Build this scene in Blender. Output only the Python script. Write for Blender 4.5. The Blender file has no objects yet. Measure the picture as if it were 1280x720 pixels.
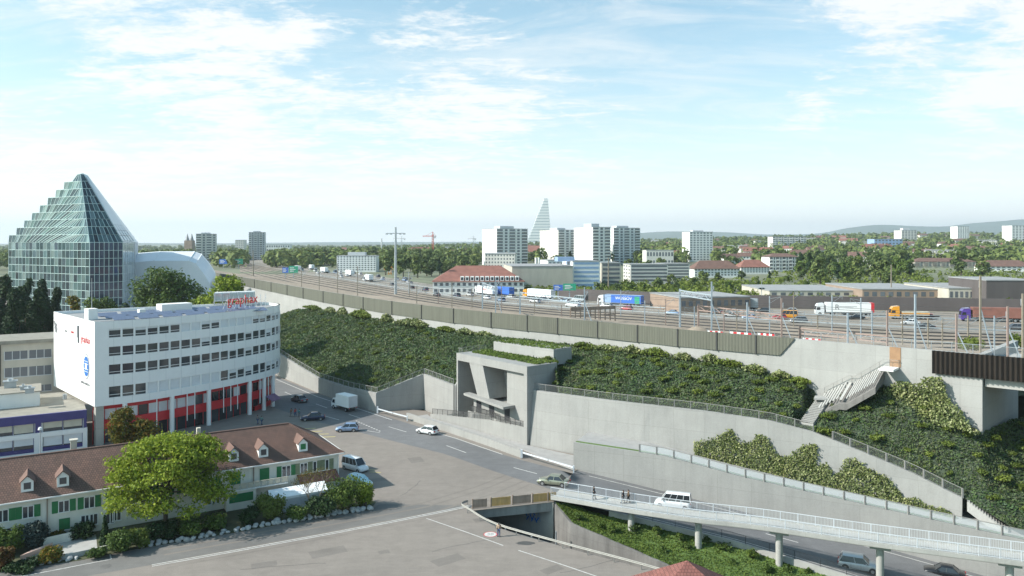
import bpy, bmesh, math, random
import numpy as np
from mathutils import Vector, Matrix
R = math.radians
rng = random.Random(11)
nr = np.random.default_rng(5)
scene = bpy.context.scene
col = scene.collection

# ------------------------------------------------------------------ camera, sky, sun, exposure
CH, F, CX, CY = 35.0, 950.0, 640.0, 303.0
cam = bpy.data.cameras.new('camera'); cam_o = bpy.data.objects.new('camera', cam); col.objects.link(cam_o)
cam.sensor_width = 36.0; cam.lens = 36.0*F/1280.0; cam.shift_y = -(360.0-CY)/1280.0
cam.clip_start = 0.5; cam.clip_end = 40000
cam_o.location = (0, 0, CH); cam_o.rotation_euler = (R(90), 0, 0)
scene.camera = cam_o
scene.render.resolution_x, scene.render.resolution_y = 1024, 576

TO_SUN = Vector((-0.79, -0.19, 0.60)).normalized()
SUN_EL = math.asin(TO_SUN.z); SUN_AZ = math.atan2(TO_SUN.x, TO_SUN.y)
world = bpy.data.worlds.new('World'); scene.world = world; world.use_nodes = True
wt = world.node_tree; wt.nodes.clear()
def wn(t, **kw):
    n = wt.nodes.new(t)
    for k, v in kw.items(): setattr(n, k, v)
    return n
def wmath(op, a, b=None, c=None, clamp=False):
    n = wn('ShaderNodeMath', operation=op, use_clamp=clamp)
    for i, x in enumerate((a, b, c)):
        if x is None: continue
        if hasattr(x, 'is_output'): wt.links.new(x, n.inputs[i])
        else: n.inputs[i].default_value = x
    return n.outputs[0]
sky = wn('ShaderNodeTexSky', sky_type='NISHITA', sun_disc=False)
sky.sun_elevation = SUN_EL; sky.sun_rotation = SUN_AZ
sky.air_density = 1.0; sky.dust_density = 1.6; sky.ozone_density = 0.6; sky.altitude = 260
tc = wn('ShaderNodeTexCoord'); sep = wn('ShaderNodeSeparateXYZ'); wt.links.new(tc.outputs['Generated'], sep.inputs[0])
zz = wmath('ADD', wmath('MAXIMUM', sep.outputs[2], 0.0), 0.13)
comb = wn('ShaderNodeCombineXYZ')
wt.links.new(wmath('DIVIDE', sep.outputs[0], zz), comb.inputs[0]); wt.links.new(wmath('DIVIDE', sep.outputs[1], zz), comb.inputs[1])
def wnoise(scale, detail, rough, off=(0, 0, 0), dist=0.0, stretch=(1, 1, 1), rot=0.0):
    mp = wn('ShaderNodeMapping'); mp.inputs['Location'].default_value = off; mp.inputs['Scale'].default_value = stretch
    mp.inputs['Rotation'].default_value = (0, 0, rot)
    wt.links.new(comb.outputs[0], mp.inputs[0])
    n = wn('ShaderNodeTexNoise'); n.inputs['Scale'].default_value = scale; n.inputs['Detail'].default_value = detail
    n.inputs['Roughness'].default_value = rough; n.inputs['Distortion'].default_value = dist
    wt.links.new(mp.outputs[0], n.inputs['Vector']); return n.outputs['Fac']
def pdir(px, py):
    v = Vector(((px-CX)/F, 1.0, (CY-py)/F)); return v.normalized()
def wblob(px, py, tight, amp):
    d = wn('ShaderNodeVectorMath', operation='DOT_PRODUCT'); wt.links.new(tc.outputs['Generated'], d.inputs[0]); d.inputs[1].default_value = pdir(px, py)
    e = wmath('MULTIPLY', wmath('SUBTRACT', d.outputs['Value'], 1.0), tight)
    return wmath('MULTIPLY', wmath('EXPONENT', e), amp)
def wsum(l):
    s = l[0]
    for x in l[1:]: s = wmath('ADD', s, x)
    return s
big = wnoise(1.15, 7, 0.58, (3.1, 1.7, 0), 0.25, (1.0, 1.5, 1))
fine = wnoise(4.0, 8, 0.70, (0.6, 2.3, 0), 0.5, (1.0, 1.6, 1))
wisp = wnoise(1.7, 6, 0.7, (5.2, 4.0, 0), 0.9, (0.7, 2.0, 1), 0.5)
mottle = wnoise(15.0, 5, 0.65, (1.3, 0.4, 0), 0.3, (1.0, 1.5, 1))
bias = wsum([wblob(130, 130, 30, 0.035), wblob(330, 110, 110, 0.05), wblob(60, 190, 40, 0.03), wblob(1280, 80, 300, 0.11), wblob(1110, 20, 420, 0.12), wblob(560, 90, 260, 0.05),
             wblob(640, 170, 40, 0.10), wblob(1010, 135, 1500, 0.13), wblob(375, 35, 2500, 0.12), wblob(420, 60, 200, -0.08), wblob(720, 30, 30, -0.09), wblob(930, 95, 30, -0.05), wblob(20, 50, 500, -0.1)])
dens = wsum([wmath('MULTIPLY', big, 0.50), wmath('MULTIPLY', fine, 0.42), wmath('MULTIPLY', mottle, 0.20), bias])
cum = wmath('SMOOTHSTEP', dens, 0, 0) if False else None
mr = wn('ShaderNodeMapRange', interpolation_type='SMOOTHSTEP'); wt.links.new(dens, mr.inputs[0])
mr.inputs[1].default_value = 0.545; mr.inputs[2].default_value = 0.68
mr2 = wn('ShaderNodeMapRange', interpolation_type='SMOOTHSTEP'); wt.links.new(wisp, mr2.inputs[0])
mr2.inputs[1].default_value = 0.40; mr2.inputs[2].default_value = 0.78; mr2.inputs[4].default_value = 0.62
# thin high haze: the lower the look, the more of it lies in the way
hz = wmath('MULTIPLY', wmath('EXPONENT', wmath('MULTIPLY', wmath('MAXIMUM', sep.outputs[2], 0.0), -6.5)), 0.97)
inv = lambda x: wmath('SUBTRACT', 1.0, x)
def wrange(v, a, b, lo, hi):
    m = wn('ShaderNodeMapRange', interpolation_type='SMOOTHSTEP'); wt.links.new(v, m.inputs[0])
    for i, x in enumerate((a, b, lo, hi)): m.inputs[i+1].default_value = x
    return m.outputs[0]
# unseen sky overhead and behind the camera gets fewer clouds, to cut fill light
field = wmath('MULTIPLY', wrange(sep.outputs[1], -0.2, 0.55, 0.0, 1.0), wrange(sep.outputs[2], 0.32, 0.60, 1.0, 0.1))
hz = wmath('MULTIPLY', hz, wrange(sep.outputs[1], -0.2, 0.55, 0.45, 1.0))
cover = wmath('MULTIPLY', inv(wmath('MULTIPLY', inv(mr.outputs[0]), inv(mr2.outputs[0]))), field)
SKY_K = 0.12
CLOUD = (5.55, 5.7, 5.75, 1)
tint = wn('ShaderNodeMix', data_type='RGBA', blend_type='MULTIPLY'); tint.inputs[0].default_value = 1.0
wt.links.new(sky.outputs[0], tint.inputs[6]); tint.inputs[7].default_value = (0.86, 1.22, 1.14, 1)
mixc = wn('ShaderNodeMix', data_type='RGBA'); wt.links.new(cover, mixc.inputs[0])
wt.links.new(tint.outputs[2], mixc.inputs[6]); mixc.inputs[7].default_value = CLOUD
mixh = wn('ShaderNodeMix', data_type='RGBA'); wt.links.new(hz, mixh.inputs[0]); wt.links.new(mixc.outputs[2], mixh.inputs[6]); mixh.inputs[7].default_value = (6.6, 6.75, 6.75, 1)
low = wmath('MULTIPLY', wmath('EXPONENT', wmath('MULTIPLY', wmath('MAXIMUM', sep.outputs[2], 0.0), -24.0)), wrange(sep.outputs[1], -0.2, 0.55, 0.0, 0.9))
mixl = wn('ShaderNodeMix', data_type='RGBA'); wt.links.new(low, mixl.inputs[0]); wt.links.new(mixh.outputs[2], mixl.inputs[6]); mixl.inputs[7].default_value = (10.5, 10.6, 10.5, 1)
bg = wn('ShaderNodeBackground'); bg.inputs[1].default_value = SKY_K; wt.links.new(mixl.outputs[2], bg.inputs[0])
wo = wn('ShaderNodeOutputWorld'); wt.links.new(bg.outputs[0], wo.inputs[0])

sun = bpy.data.lights.new('sun', 'SUN'); sun.energy = 4.4; sun.angle = R(0.5); sun.color = (1.0, 0.955, 0.89)
sun_o = bpy.data.objects.new('sun', sun); col.objects.link(sun_o)
sun_o.rotation_euler = (-TO_SUN).to_track_quat('-Z', 'Y').to_euler(); sun_o.location = (-80, 20, 120)

scene.view_settings.view_transform = 'Standard'; scene.view_settings.look = 'None'
scene.view_settings.exposure = 0.58; scene.view_settings.gamma = 1.0
scene.cycles.max_bounces = 6; scene.cycles.diffuse_bounces = 3; scene.cycles.glossy_bounces = 3
scene.cycles.transparent_max_bounces = 12; scene.cycles.volume_bounces = 0
scene.cycles.use_denoising = True

# ------------------------------------------------------------------ helpers
def P(px, py, z=0.0):
    Y = (CH-z)*F/(py-CY); return Vector(((px-CX)/F*Y, Y, z))
def PY(px, py, Y): return Vector(((px-CX)/F*Y, Y, CH-(py-CY)*Y/F))
def kx(px): return (px-CX)/F
def scale_at(Y): return Y/F            # metres per photo pixel at depth Y

def tag(o, label=None, cat=None, group=None, kind=None):
    if label: o['label'] = label
    if cat: o['category'] = cat
    if group: o['group'] = group
    if kind: o['kind'] = kind
    return o
def thing(name, label, cat, loc=(0, 0, 0), rz=0.0, group=None):
    o = bpy.data.objects.new(name, None); col.objects.link(o); o.empty_display_size = 0.3
    o.location = loc; o.rotation_euler = (0, 0, rz); return tag(o, label, cat, group)
def link_mesh(name, me, parent=None, loc=(0, 0, 0), rot=(0, 0, 0), sc=None):
    o = bpy.data.objects.new(name, me); col.objects.link(o); o.location = loc; o.rotation_euler = rot
    if sc is not None: o.scale = sc
    if parent is not None: o.parent = parent
    return o
kids = {}
def copy_tree(src, loc, rz=0.0, label=None, group=None, sc=None):
    c = src.copy(); col.objects.link(c); c.location = loc; c.rotation_euler = (0, 0, rz)
    if sc is not None: c.scale = (sc, sc, sc) if not hasattr(sc, '__len__') else sc
    if label: c['label'] = label
    if group: c['group'] = group
    def rec(a, b):
        for ch in list(a.children):
            d = ch.copy(); col.objects.link(d); d.parent = b; rec(ch, d)
    rec(src, c); return c

class MB:
    def __init__(s): s.v = []; s.f = []; s.m = []; s.sm = []
    def add(s, vs, fs, mi=0, smooth=False):
        b = len(s.v); s.v += [tuple(p) for p in vs]
        for f in fs: s.f.append(tuple(b+i for i in f)); s.m.append(mi); s.sm.append(smooth)
        return s
    def obox(s, o, a, b, c, mi=0):
        o, a, b, c = Vector(o), Vector(a), Vector(b), Vector(c)
        return s.add([o, o+a, o+a+b, o+b, o+c, o+a+c, o+a+b+c, o+b+c],
              [(0, 3, 2, 1), (4, 5, 6, 7), (0, 1, 5, 4), (1, 2, 6, 5), (2, 3, 7, 6), (3, 0, 4, 7)], mi)
    def box(s, x, y, z, sx, sy, sz, rz=0.0, mi=0):      # centre in x,y ; z = bottom
        c, n = math.cos(rz), math.sin(rz)
        a = Vector((c*sx, n*sx, 0)); b = Vector((-n*sy, c*sy, 0))
        return s.obox(Vector((x, y, z))-a/2-b/2, a, b, (0, 0, sz), mi)
    def bar(s, p, q, w, h=None, mi=0):
        p, q = Vector(p), Vector(q); h = h or w; d = q-p
        if d.length < 1e-6: return s
        up = Vector((0, 0, 1)) if abs(d.normalized().z) < 0.95 else Vector((0, 1, 0))
        x = d.cross(up).normalized()*w; y = x.cross(d).normalized()*h
        return s.obox(p-x/2-y/2, d, x, y, mi)
    def cyl(s, p, q, r0, r1=None, n=8, mi=0, caps=True, smooth=True):
        p, q = Vector(p), Vector(q); r1 = r0 if r1 is None else r1; d = (q-p).normalized()
        up = Vector((0, 0, 1)) if abs(d.z) < 0.9 else Vector((1, 0, 0))
        x = d.cross(up).normalized(); y = d.cross(x)
        ring = [(math.cos(2*math.pi*i/n), math.sin(2*math.pi*i/n)) for i in range(n)]
        vs = [p+(x*a+y*b)*r0 for a, b in ring]+[q+(x*a+y*b)*r1 for a, b in ring]
        s.add(vs, [(i, (i+1) % n, n+(i+1) % n, n+i) for i in range(n)], mi, smooth)
        if caps: s.add(vs, [tuple(range(n))[::-1], tuple(range(n, 2*n))], mi)
        return s
    def prism(s, poly, z0, z1, mi=0, top_mi=None):
        n = len(poly); z0f = z0 if callable(z0) else (lambda i: z0); z1f = z1 if callable(z1) else (lambda i: z1)
        vs = [(p[0], p[1], z0f(i)) for i, p in enumerate(poly)]+[(p[0], p[1], z1f(i)) for i, p in enumerate(poly)]
        s.add(vs, [(i, (i+1) % n, n+(i+1) % n, n+i) for i in range(n)]+[tuple(range(n))[::-1]], mi)
        s.add(vs[n:], [tuple(range(n))], mi if top_mi is None else top_mi); return s
    def quad(s, a, b, c, d, mi=0): return s.add([a, b, c, d], [(0, 1, 2, 3)], mi)
    def loft(s, rows, mi=0, smooth=False, closed=False):
        n = len(rows[0]); vs = [p for r in rows for p in r]; fs = []
        for j in range(len(rows)-1):
            for i in range(n if closed else n-1):
                k = (i+1) % n; fs.append((j*n+i, j*n+k, (j+1)*n+k, (j+1)*n+i))
        return s.add(vs, fs, mi, smooth)
    def build(s, name, mats, parent=None, loc=None, rot=(0, 0, 0), world=False):
        me = bpy.data.meshes.new(name)
        off = Vector((0, 0, 0))
        if world and parent is not None: off = parent.location
        elif world and loc is not None: off = Vector(loc)
        me.from_pydata([(a[0]-off[0], a[1]-off[1], a[2]-off[2]) for a in s.v], [], s.f)
        for m in (mats if isinstance(mats, (list, tuple)) else [mats]): me.materials.append(m)
        me.polygons.foreach_set('material_index', s.m); me.polygons.foreach_set('use_smooth', s.sm)
        me.update()
        return link_mesh(name, me, parent, loc if (loc is not None and parent is None) else (loc if loc is not None and not world else (0, 0, 0)), rot)

def vec3(a, z): return Vector((a[0], a[1], z))
def resample(pts, n):
    p = np.array([list(q) for q in pts], float); d = np.r_[0, np.cumsum(np.linalg.norm(np.diff(p, axis=0), axis=1))]
    t = np.linspace(0, d[-1], n); return [Vector([np.interp(x, d, p[:, k]) for k in range(p.shape[1])]) for x in t]
def smooth_path(pts, per=6):
    p = [Vector(q) for q in pts]; out = []
    for i in range(len(p)-1):
        a, b, c, d = p[max(i-1, 0)], p[i], p[i+1], p[min(i+2, len(p)-1)]
        for k in range(per):
            t = k/per; out.append(0.5*((2*b)+(c-a)*t+(2*a-5*b+4*c-d)*t*t+(3*b-a-3*c+d)*t**3))
    out.append(p[-1]); return out
def plen(pts): return sum((pts[i+1]-pts[i]).length for i in range(len(pts)-1))
def every(pts, step, start=0.0):
    L = plen(pts); n = max(1, int(round((L-start)/step))); return resample(pts, n+1)
def azcut(poly, k):
    for i in range(len(poly)-1):
        a, b = poly[i], poly[i+1]; fa, fb = a[0]-k*a[1], b[0]-k*b[1]
        if fa == 0: return Vector(a)
        if fa*fb <= 0 and fa != fb:
            t = fa/(fa-fb); return Vector(a).lerp(Vector(b), t)
    return Vector(poly[0]) if abs(poly[0][0]-k*poly[0][1]) < abs(poly[-1][0]-k*poly[-1][1]) else Vector(poly[-1])
def nrm2(d): d = Vector((d[0], d[1], 0)).normalized(); return Vector((-d.y, d.x, 0))   # to the left of d
def offset(path, dist):      # positive: away from camera side (left of the walking direction)
    out = []
    for i, p in enumerate(path):
        d = path[min(i+1, len(path)-1)]-path[max(i-1, 0)]; out.append(Vector(p)+nrm2(d)*dist)
    return out
def inside(poly, x, y):
    c = False; n = len(poly)
    for i in range(n):
        x1, y1 = poly[i][0], poly[i][1]; x2, y2 = poly[(i+1) % n][0], poly[(i+1) % n][1]
        if (y1 > y) != (y2 > y) and x < (x2-x1)*(y-y1)/(y2-y1)+x1: c = not c
    return c

# ------------------------------------------------------------------ materials
M = {}
def new_mat(name):
    m = bpy.data.materials.new(name); m.use_nodes = True; nt = m.node_tree; b = nt.nodes['Principled BSDF']; M[name] = m; return m, nt, b
def nd(nt, t, **kw):
    n = nt.nodes.new(t)
    for k, v in kw.items(): setattr(n, k, v)
    return n
def noise_fac(nt, scale, detail=5, rough=0.6, stretch=None, coord='Object', dist=0.0):
    t = nd(nt, 'ShaderNodeTexCoord'); src = t.outputs[coord]
    if stretch:
        mp = nd(nt, 'ShaderNodeMapping'); mp.inputs['Scale'].default_value = stretch; nt.links.new(src, mp.inputs[0]); src = mp.outputs[0]
    n = nd(nt, 'ShaderNodeTexNoise'); n.inputs['Scale'].default_value = scale; n.inputs['Detail'].default_value = detail
    n.inputs['Roughness'].default_value = rough; n.inputs['Distortion'].default_value = dist
    nt.links.new(src, n.inputs['Vector']); return n.outputs['Fac']
def ramp(nt, fac, stops):
    r = nd(nt, 'ShaderNodeValToRGB'); e = r.color_ramp.elements
    while len(e) < len(stops): e.new(0.5)
    for i, (p, c) in enumerate(stops): e[i].position = p; e[i].color = (*c, 1)
    nt.links.new(fac, r.inputs[0]); return r.outputs[0]
def mulc(nt, a, b, f=1.0, mode='MULTIPLY'):
    m = nd(nt, 'ShaderNodeMix', data_type='RGBA', blend_type=mode); m.inputs[0].default_value = f
    for i, x in ((6, a), (7, b)):
        if hasattr(x, 'is_output'): nt.links.new(x, m.inputs[i])
        else: m.inputs[i].default_value = (*x, 1)
    return m.outputs[2]
def mat(name, c, rough=0.7, var=0.12, scale=1.5, metal=0.0, spec=None, stretch=None, bump=0.0, coat=0.0):
    m, nt, b = new_mat(name)
    lo = tuple(x*(1-var) for x in c); hi = tuple(min(1, x*(1+var)) for x in c)
    f = noise_fac(nt, scale, 5, 0.62, stretch)
    nt.links.new(ramp(nt, f, [(0.28, lo), (0.72, hi)]), b.inputs['Base Color'])
    b.inputs['Roughness'].default_value = rough; b.inputs['Metallic'].default_value = metal
    if spec is not None: b.inputs['Specular IOR Level'].default_value = spec
    if coat: b.inputs['Coat Weight'].default_value = coat; b.inputs['Coat Roughness'].default_value = 0.05
    if bump:
        bp = nd(nt, 'ShaderNodeBump'); bp.inputs['Strength'].default_value = bump; bp.inputs['Distance'].default_value = 0.05
        nt.links.new(noise_fac(nt, scale*6, 4, 0.6, stretch), bp.inputs['Height']); nt.links.new(bp.outputs[0], b.inputs['Normal'])
    return m
def mat_concrete(name, c, streak=0.09, blotch=0.08, rough=0.88):
    m, nt, b = new_mat(name)
    f1 = noise_fac(nt, 0.22, 6, 0.62); f2 = noise_fac(nt, 1.0, 6, 0.65, (1.1, 1.1, 0.10)); f3 = noise_fac(nt, 5.0, 4, 0.7)
    base = ramp(nt, f1, [(0.3, tuple(x*(1-blotch) for x in c)), (0.7, tuple(x*(1+blotch) for x in c))])
    s = ramp(nt, f2, [(0.30, (1-streak,)*3), (0.55, (1, 1, 1)), (0.8, (1+streak*0.4,)*3)])
    g = ramp(nt, f3, [(0.3, (0.93,)*3), (0.7, (1.05,)*3)])
    tcn = nd(nt, 'ShaderNodeTexCoord'); sp = nd(nt, 'ShaderNodeSeparateXYZ'); cb = nd(nt, 'ShaderNodeCombineXYZ'); nt.links.new(tcn.outputs['Object'], sp.inputs[0]); nt.links.new(sp.outputs[0], cb.inputs[0]); nt.links.new(sp.outputs[2], cb.inputs[1])
    jb = nd(nt, 'ShaderNodeTexBrick'); nt.links.new(cb.outputs[0], jb.inputs['Vector']); jb.offset = 0.0; jb.inputs['Scale'].default_value = 1.0; jb.inputs['Brick Width'].default_value = 4.2; jb.inputs['Row Height'].default_value = 3.0; jb.inputs['Mortar Size'].default_value = 0.035; jb.inputs['Mortar Smooth'].default_value = 0.6
    jb.inputs['Color1'].default_value = (1.03, 1.03, 1.03, 1); jb.inputs['Color2'].default_value = (0.955, 0.96, 0.965, 1); jb.inputs['Mortar'].default_value = (0.83, 0.83, 0.82, 1)
    nt.links.new(mulc(nt, mulc(nt, mulc(nt, base, s), g), jb.outputs['Color']), b.inputs['Base Color']); b.inputs['Roughness'].default_value = rough
    b.inputs['Specular IOR Level'].default_value = 0.3
    bp = nd(nt, 'ShaderNodeBump'); bp.inputs['Strength'].default_value = 0.25; bp.inputs['Distance'].default_value = 0.04
    nt.links.new(f2, bp.inputs['Height']); nt.links.new(bp.outputs[0], b.inputs['Normal'])
    return m
def mat_asphalt(name, c, patch=0.16, tint=None, big=0.045):
    m, nt, b = new_mat(name)
    f1 = noise_fac(nt, big, 6, 0.6, None, 'Object', 0.4); f2 = noise_fac(nt, 0.55, 6, 0.7); f3 = noise_fac(nt, 9.0, 3, 0.6)
    f4 = noise_fac(nt, 0.9, 5, 0.62, (0.25, 1.0, 1.0), 'Object', 1.2)
    c2 = tint or tuple(x*0.8 for x in c)
    base = ramp(nt, f1, [(0.32, c2), (0.66, c)])
    s = ramp(nt, f2, [(0.3, (1-patch,)*3), (0.7, (1+patch*0.7,)*3)])
    k = ramp(nt, f4, [(0.40, (1, 1, 1)), (0.62, (1-patch*0.8,)*3), (0.70, (1, 1, 1))])
    g = ramp(nt, f3, [(0.3, (0.88,)*3), (0.7, (1.12,)*3)])
    nt.links.new(mulc(nt, mulc(nt, mulc(nt, base, s), g), k), b.inputs['Base Color']); b.inputs['Roughness'].default_value = 0.9
    b.inputs['Specular IOR Level'].default_value = 0.25
    return m
def mat_leaf(name, cols, trans=0.25, objvar=0.25, rough=0.6, patch=None):
    m, nt, b = new_mat(name)
    g = nd(nt, 'ShaderNodeNewGeometry'); stops = [(i/(len(cols)-1), c) for i, c in enumerate(cols)]
    c = ramp(nt, g.outputs['Random Per Island'], stops)
    oi = nd(nt, 'ShaderNodeObjectInfo')
    v = ramp(nt, oi.outputs['Random'], [(0.0, (1-objvar, 1-objvar*0.9, 1-objvar)), (0.5, (1.0, 1.0, 0.95)), (1.0, (1+objvar, 1+objvar*0.7, 1.0))])
    f = noise_fac(nt, 0.35, 3, 0.6); p = ramp(nt, f, [(0.3, (0.8, 0.85, 0.85)), (0.7, (1.15, 1.1, 1.0))])
    cc = mulc(nt, mulc(nt, c, v), p)
    if patch: cc = mulc(nt, cc, ramp(nt, noise_fac(nt, 0.11, 5, 0.65, None, 'Object', 0.6), patch))
    nt.links.new(cc, b.inputs['Base Color']); b.inputs['Roughness'].default_value = rough; b.inputs['Specular IOR Level'].default_value = 0.2
    t = nd(nt, 'ShaderNodeBsdfTranslucent'); nt.links.new(cc, t.inputs[0])
    mx = nd(nt, 'ShaderNodeMixShader'); mx.inputs[0].default_value = trans
    out = nt.nodes['Material Output']; nt.links.new(b.outputs[0], mx.inputs[1]); nt.links.new(t.outputs[0], mx.inputs[2]); nt.links.new(mx.outputs[0], out.inputs[0])
    return m
def mat_glass(name, cols, rough=0.06, metal=0.0, spec=0.8):
    m, nt, b = new_mat(name); g = nd(nt, 'ShaderNodeNewGeometry')
    nt.links.new(ramp(nt, g.outputs['Random Per Island'], [(i/(len(cols)-1), c) for i, c in enumerate(cols)]), b.inputs['Base Color'])
    b.inputs['Roughness'].default_value = rough; b.inputs['Metallic'].default_value = metal; b.inputs['Specular IOR Level'].default_value = spec
    return m
def mat_net(name, c, cover):
    m, nt, b = new_mat(name); b.inputs['Base Color'].default_value = (*c, 1); b.inputs['Roughness'].default_value = 0.5
    t = nd(nt, 'ShaderNodeBsdfTransparent'); mx = nd(nt, 'ShaderNodeMixShader'); mx.inputs[0].default_value = cover
    nt.links.new(t.outputs[0], mx.inputs[1]); nt.links.new(b.outputs[0], mx.inputs[2]); nt.links.new(mx.outputs[0], nt.nodes['Material Output'].inputs[0]); return m
def mat_tiles(name, c1, c2, sx, sz):
    m, nt, b = new_mat(name)
    t = nd(nt, 'ShaderNodeTexCoord'); mp = nd(nt, 'ShaderNodeMapping'); nt.links.new(t.outputs['UV'], mp.inputs[0])
    br = nd(nt, 'ShaderNodeTexBrick'); nt.links.new(mp.outputs[0], br.inputs['Vector'])
    br.inputs['Color1'].default_value = (*c1, 1); br.inputs['Color2'].default_value = (*c2, 1); br.inputs['Mortar'].default_value = (*[x*0.45 for x in c1], 1)
    br.inputs['Scale'].default_value = 1.0; br.inputs['Brick Width'].default_value = sx; br.inputs['Row Height'].default_value = sz; br.inputs['Mortar Size'].default_value = sz*0.07
    f = noise_fac(nt, 0.5, 6, 0.65); g = ramp(nt, f, [(0.3, (0.78, 0.80, 0.82)), (0.7, (1.18, 1.12, 1.08))])
    nt.links.new(mulc(nt, br.outputs['Color'], g), b.inputs['Base Color']); b.inputs['Roughness'].default_value = 0.85
    return m
# concrete and ground
mat_concrete('wall_concrete', (0.325, 0.318, 0.302)); mat_concrete('upper_concrete', (0.375, 0.368, 0.35), 0.07, 0.06)
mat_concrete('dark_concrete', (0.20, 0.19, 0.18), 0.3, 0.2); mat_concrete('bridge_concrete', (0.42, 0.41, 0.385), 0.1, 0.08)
mat_concrete('grey_render', (0.42, 0.40, 0.36), 0.12, 0.1)
mat_asphalt('road_asphalt', (0.20, 0.198, 0.20), 0.12); mat_asphalt('plaza_asphalt', (0.268, 0.234, 0.205), 0.10, (0.232, 0.204, 0.18))
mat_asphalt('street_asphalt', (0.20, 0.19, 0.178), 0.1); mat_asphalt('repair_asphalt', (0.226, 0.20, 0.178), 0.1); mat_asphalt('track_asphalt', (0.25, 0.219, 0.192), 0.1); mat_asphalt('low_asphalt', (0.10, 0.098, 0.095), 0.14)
mat_asphalt('motorway_asphalt', (0.30, 0.262, 0.22), 0.10, (0.255, 0.225, 0.19), 0.02)
mat_asphalt('ballast', (0.38, 0.31, 0.245), 0.22, (0.25, 0.205, 0.16), 0.03)
mat('road_paint', (0.56, 0.54, 0.51), 0.7, 0.3, 2.5); mat('yellow_paint', (0.50, 0.42, 0.18), 0.7, 0.25, 2.0)
mat('sidewalk', (0.34, 0.33, 0.32), 0.9, 0.12, 0.8); mat('kerb', (0.42, 0.41, 0.39), 0.9, 0.12, 1.0)
mat('soil', (0.05, 0.065, 0.04), 0.95, 0.4, 0.6); mat('lawn', (0.10, 0.16, 0.04), 0.95, 0.35, 0.35); mat('garden_soil', (0.07, 0.075, 0.035), 0.95, 0.4, 0.4)
mat('far_ground', (0.16, 0.17, 0.105), 0.95, 0.35, 0.02); mat('hill_green', (0.10, 0.13, 0.10), 0.95, 0.3, 0.002)
# building paints
mat('white_panel', (0.84, 0.84, 0.83), 0.4, 0.03, 0.4); mat('white_render', (0.80, 0.79, 0.76), 0.8, 0.06, 0.5, stretch=(1, 1, .2)); mat('cream_render', (0.76, 0.72, 0.63), 0.85, 0.09, 0.6, stretch=(1, 1, .25))
mat('pale_render', (0.66, 0.63, 0.58), 0.85, 0.07, 0.4); mat('beige_render', (0.50, 0.46, 0.39), 0.9, 0.12, 0.35, stretch=(1, 1, .3)); mat('grey_panel', (0.56, 0.57, 0.58), 0.6, 0.08, 0.5)
mat('brown_render', (0.30, 0.22, 0.17), 0.9, 0.15, 0.3); mat('red_panel', (0.60, 0.025, 0.035), 0.45, 0.1, 0.8); mat('purple_panel', (0.06, 0.05, 0.19), 0.5, 0.1, 0.8)
mat('roof_gravel', (0.27, 0.25, 0.21), 0.95, 0.2, 0.7, bump=0.3); mat('roof_grey', (0.30, 0.30, 0.30), 0.9, 0.18, 0.5); mat('roof_red', (0.24, 0.105, 0.08), 0.85, 0.2, 0.4); mat('roof_brown', (0.16, 0.092, 0.072), 0.85, 0.2, 0.4)
mat_tiles('roof_tiles', (0.125, 0.075, 0.058), (0.175, 0.10, 0.078), 0.28, 0.34); mat_tiles('red_tiles', (0.22, 0.085, 0.07), (0.28, 0.115, 0.095), 0.3, 0.34)
mat('shutter_green', (0.02, 0.17, 0.055), 0.55, 0.15, 2.0); mat('shutter_olive', (0.20, 0.23, 0.14), 0.7, 0.2, 2.0); mat('white_trim', (0.80, 0.79, 0.76), 0.6, 0.05, 1.0)
mat('blind_white', (0.70, 0.72, 0.74), 0.6, 0.06, 1.0); mat('blind_cream', (0.55, 0.50, 0.40), 0.7, 0.1, 1.0); mat('dark_slot', (0.03, 0.03, 0.035), 0.6, 0.2, 1.0); mat('corten', (0.34, 0.20, 0.11), 0.8, 0.15, 1.2)
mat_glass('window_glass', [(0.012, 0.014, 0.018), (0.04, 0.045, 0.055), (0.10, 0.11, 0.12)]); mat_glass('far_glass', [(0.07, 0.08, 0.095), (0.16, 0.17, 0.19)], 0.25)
mat_glass('tower_glass', [(0.008, 0.025, 0.035), (0.03, 0.08, 0.09), (0.006, 0.014, 0.024), (0.09, 0.17, 0.165), (0.012, 0.03, 0.05), (0.22, 0.30, 0.29), (0.02, 0.05, 0.06)], 0.04, 0.35, 0.9)
mat_glass('navy_glass', [(0.012, 0.02, 0.055), (0.03, 0.06, 0.11), (0.02, 0.03, 0.07)], 0.05, 0.25, 0.8); mat_glass('pale_glass', [(0.42, 0.48, 0.50), (0.60, 0.66, 0.68)], 0.12, 0.3, 0.8)
mat('mullion', (0.55, 0.68, 0.66), 0.4, 0.05, 1.0, metal=0.2); mat('silver_roof', (0.74, 0.76, 0.78), 0.45, 0.06, 0.1, metal=0.2); mat('blue_panel', (0.30, 0.42, 0.62), 0.4, 0.1, 0.5)
mat('solar', (0.16, 0.19, 0.27), 0.2, 0.1, 0.8, metal=0.2)
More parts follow.
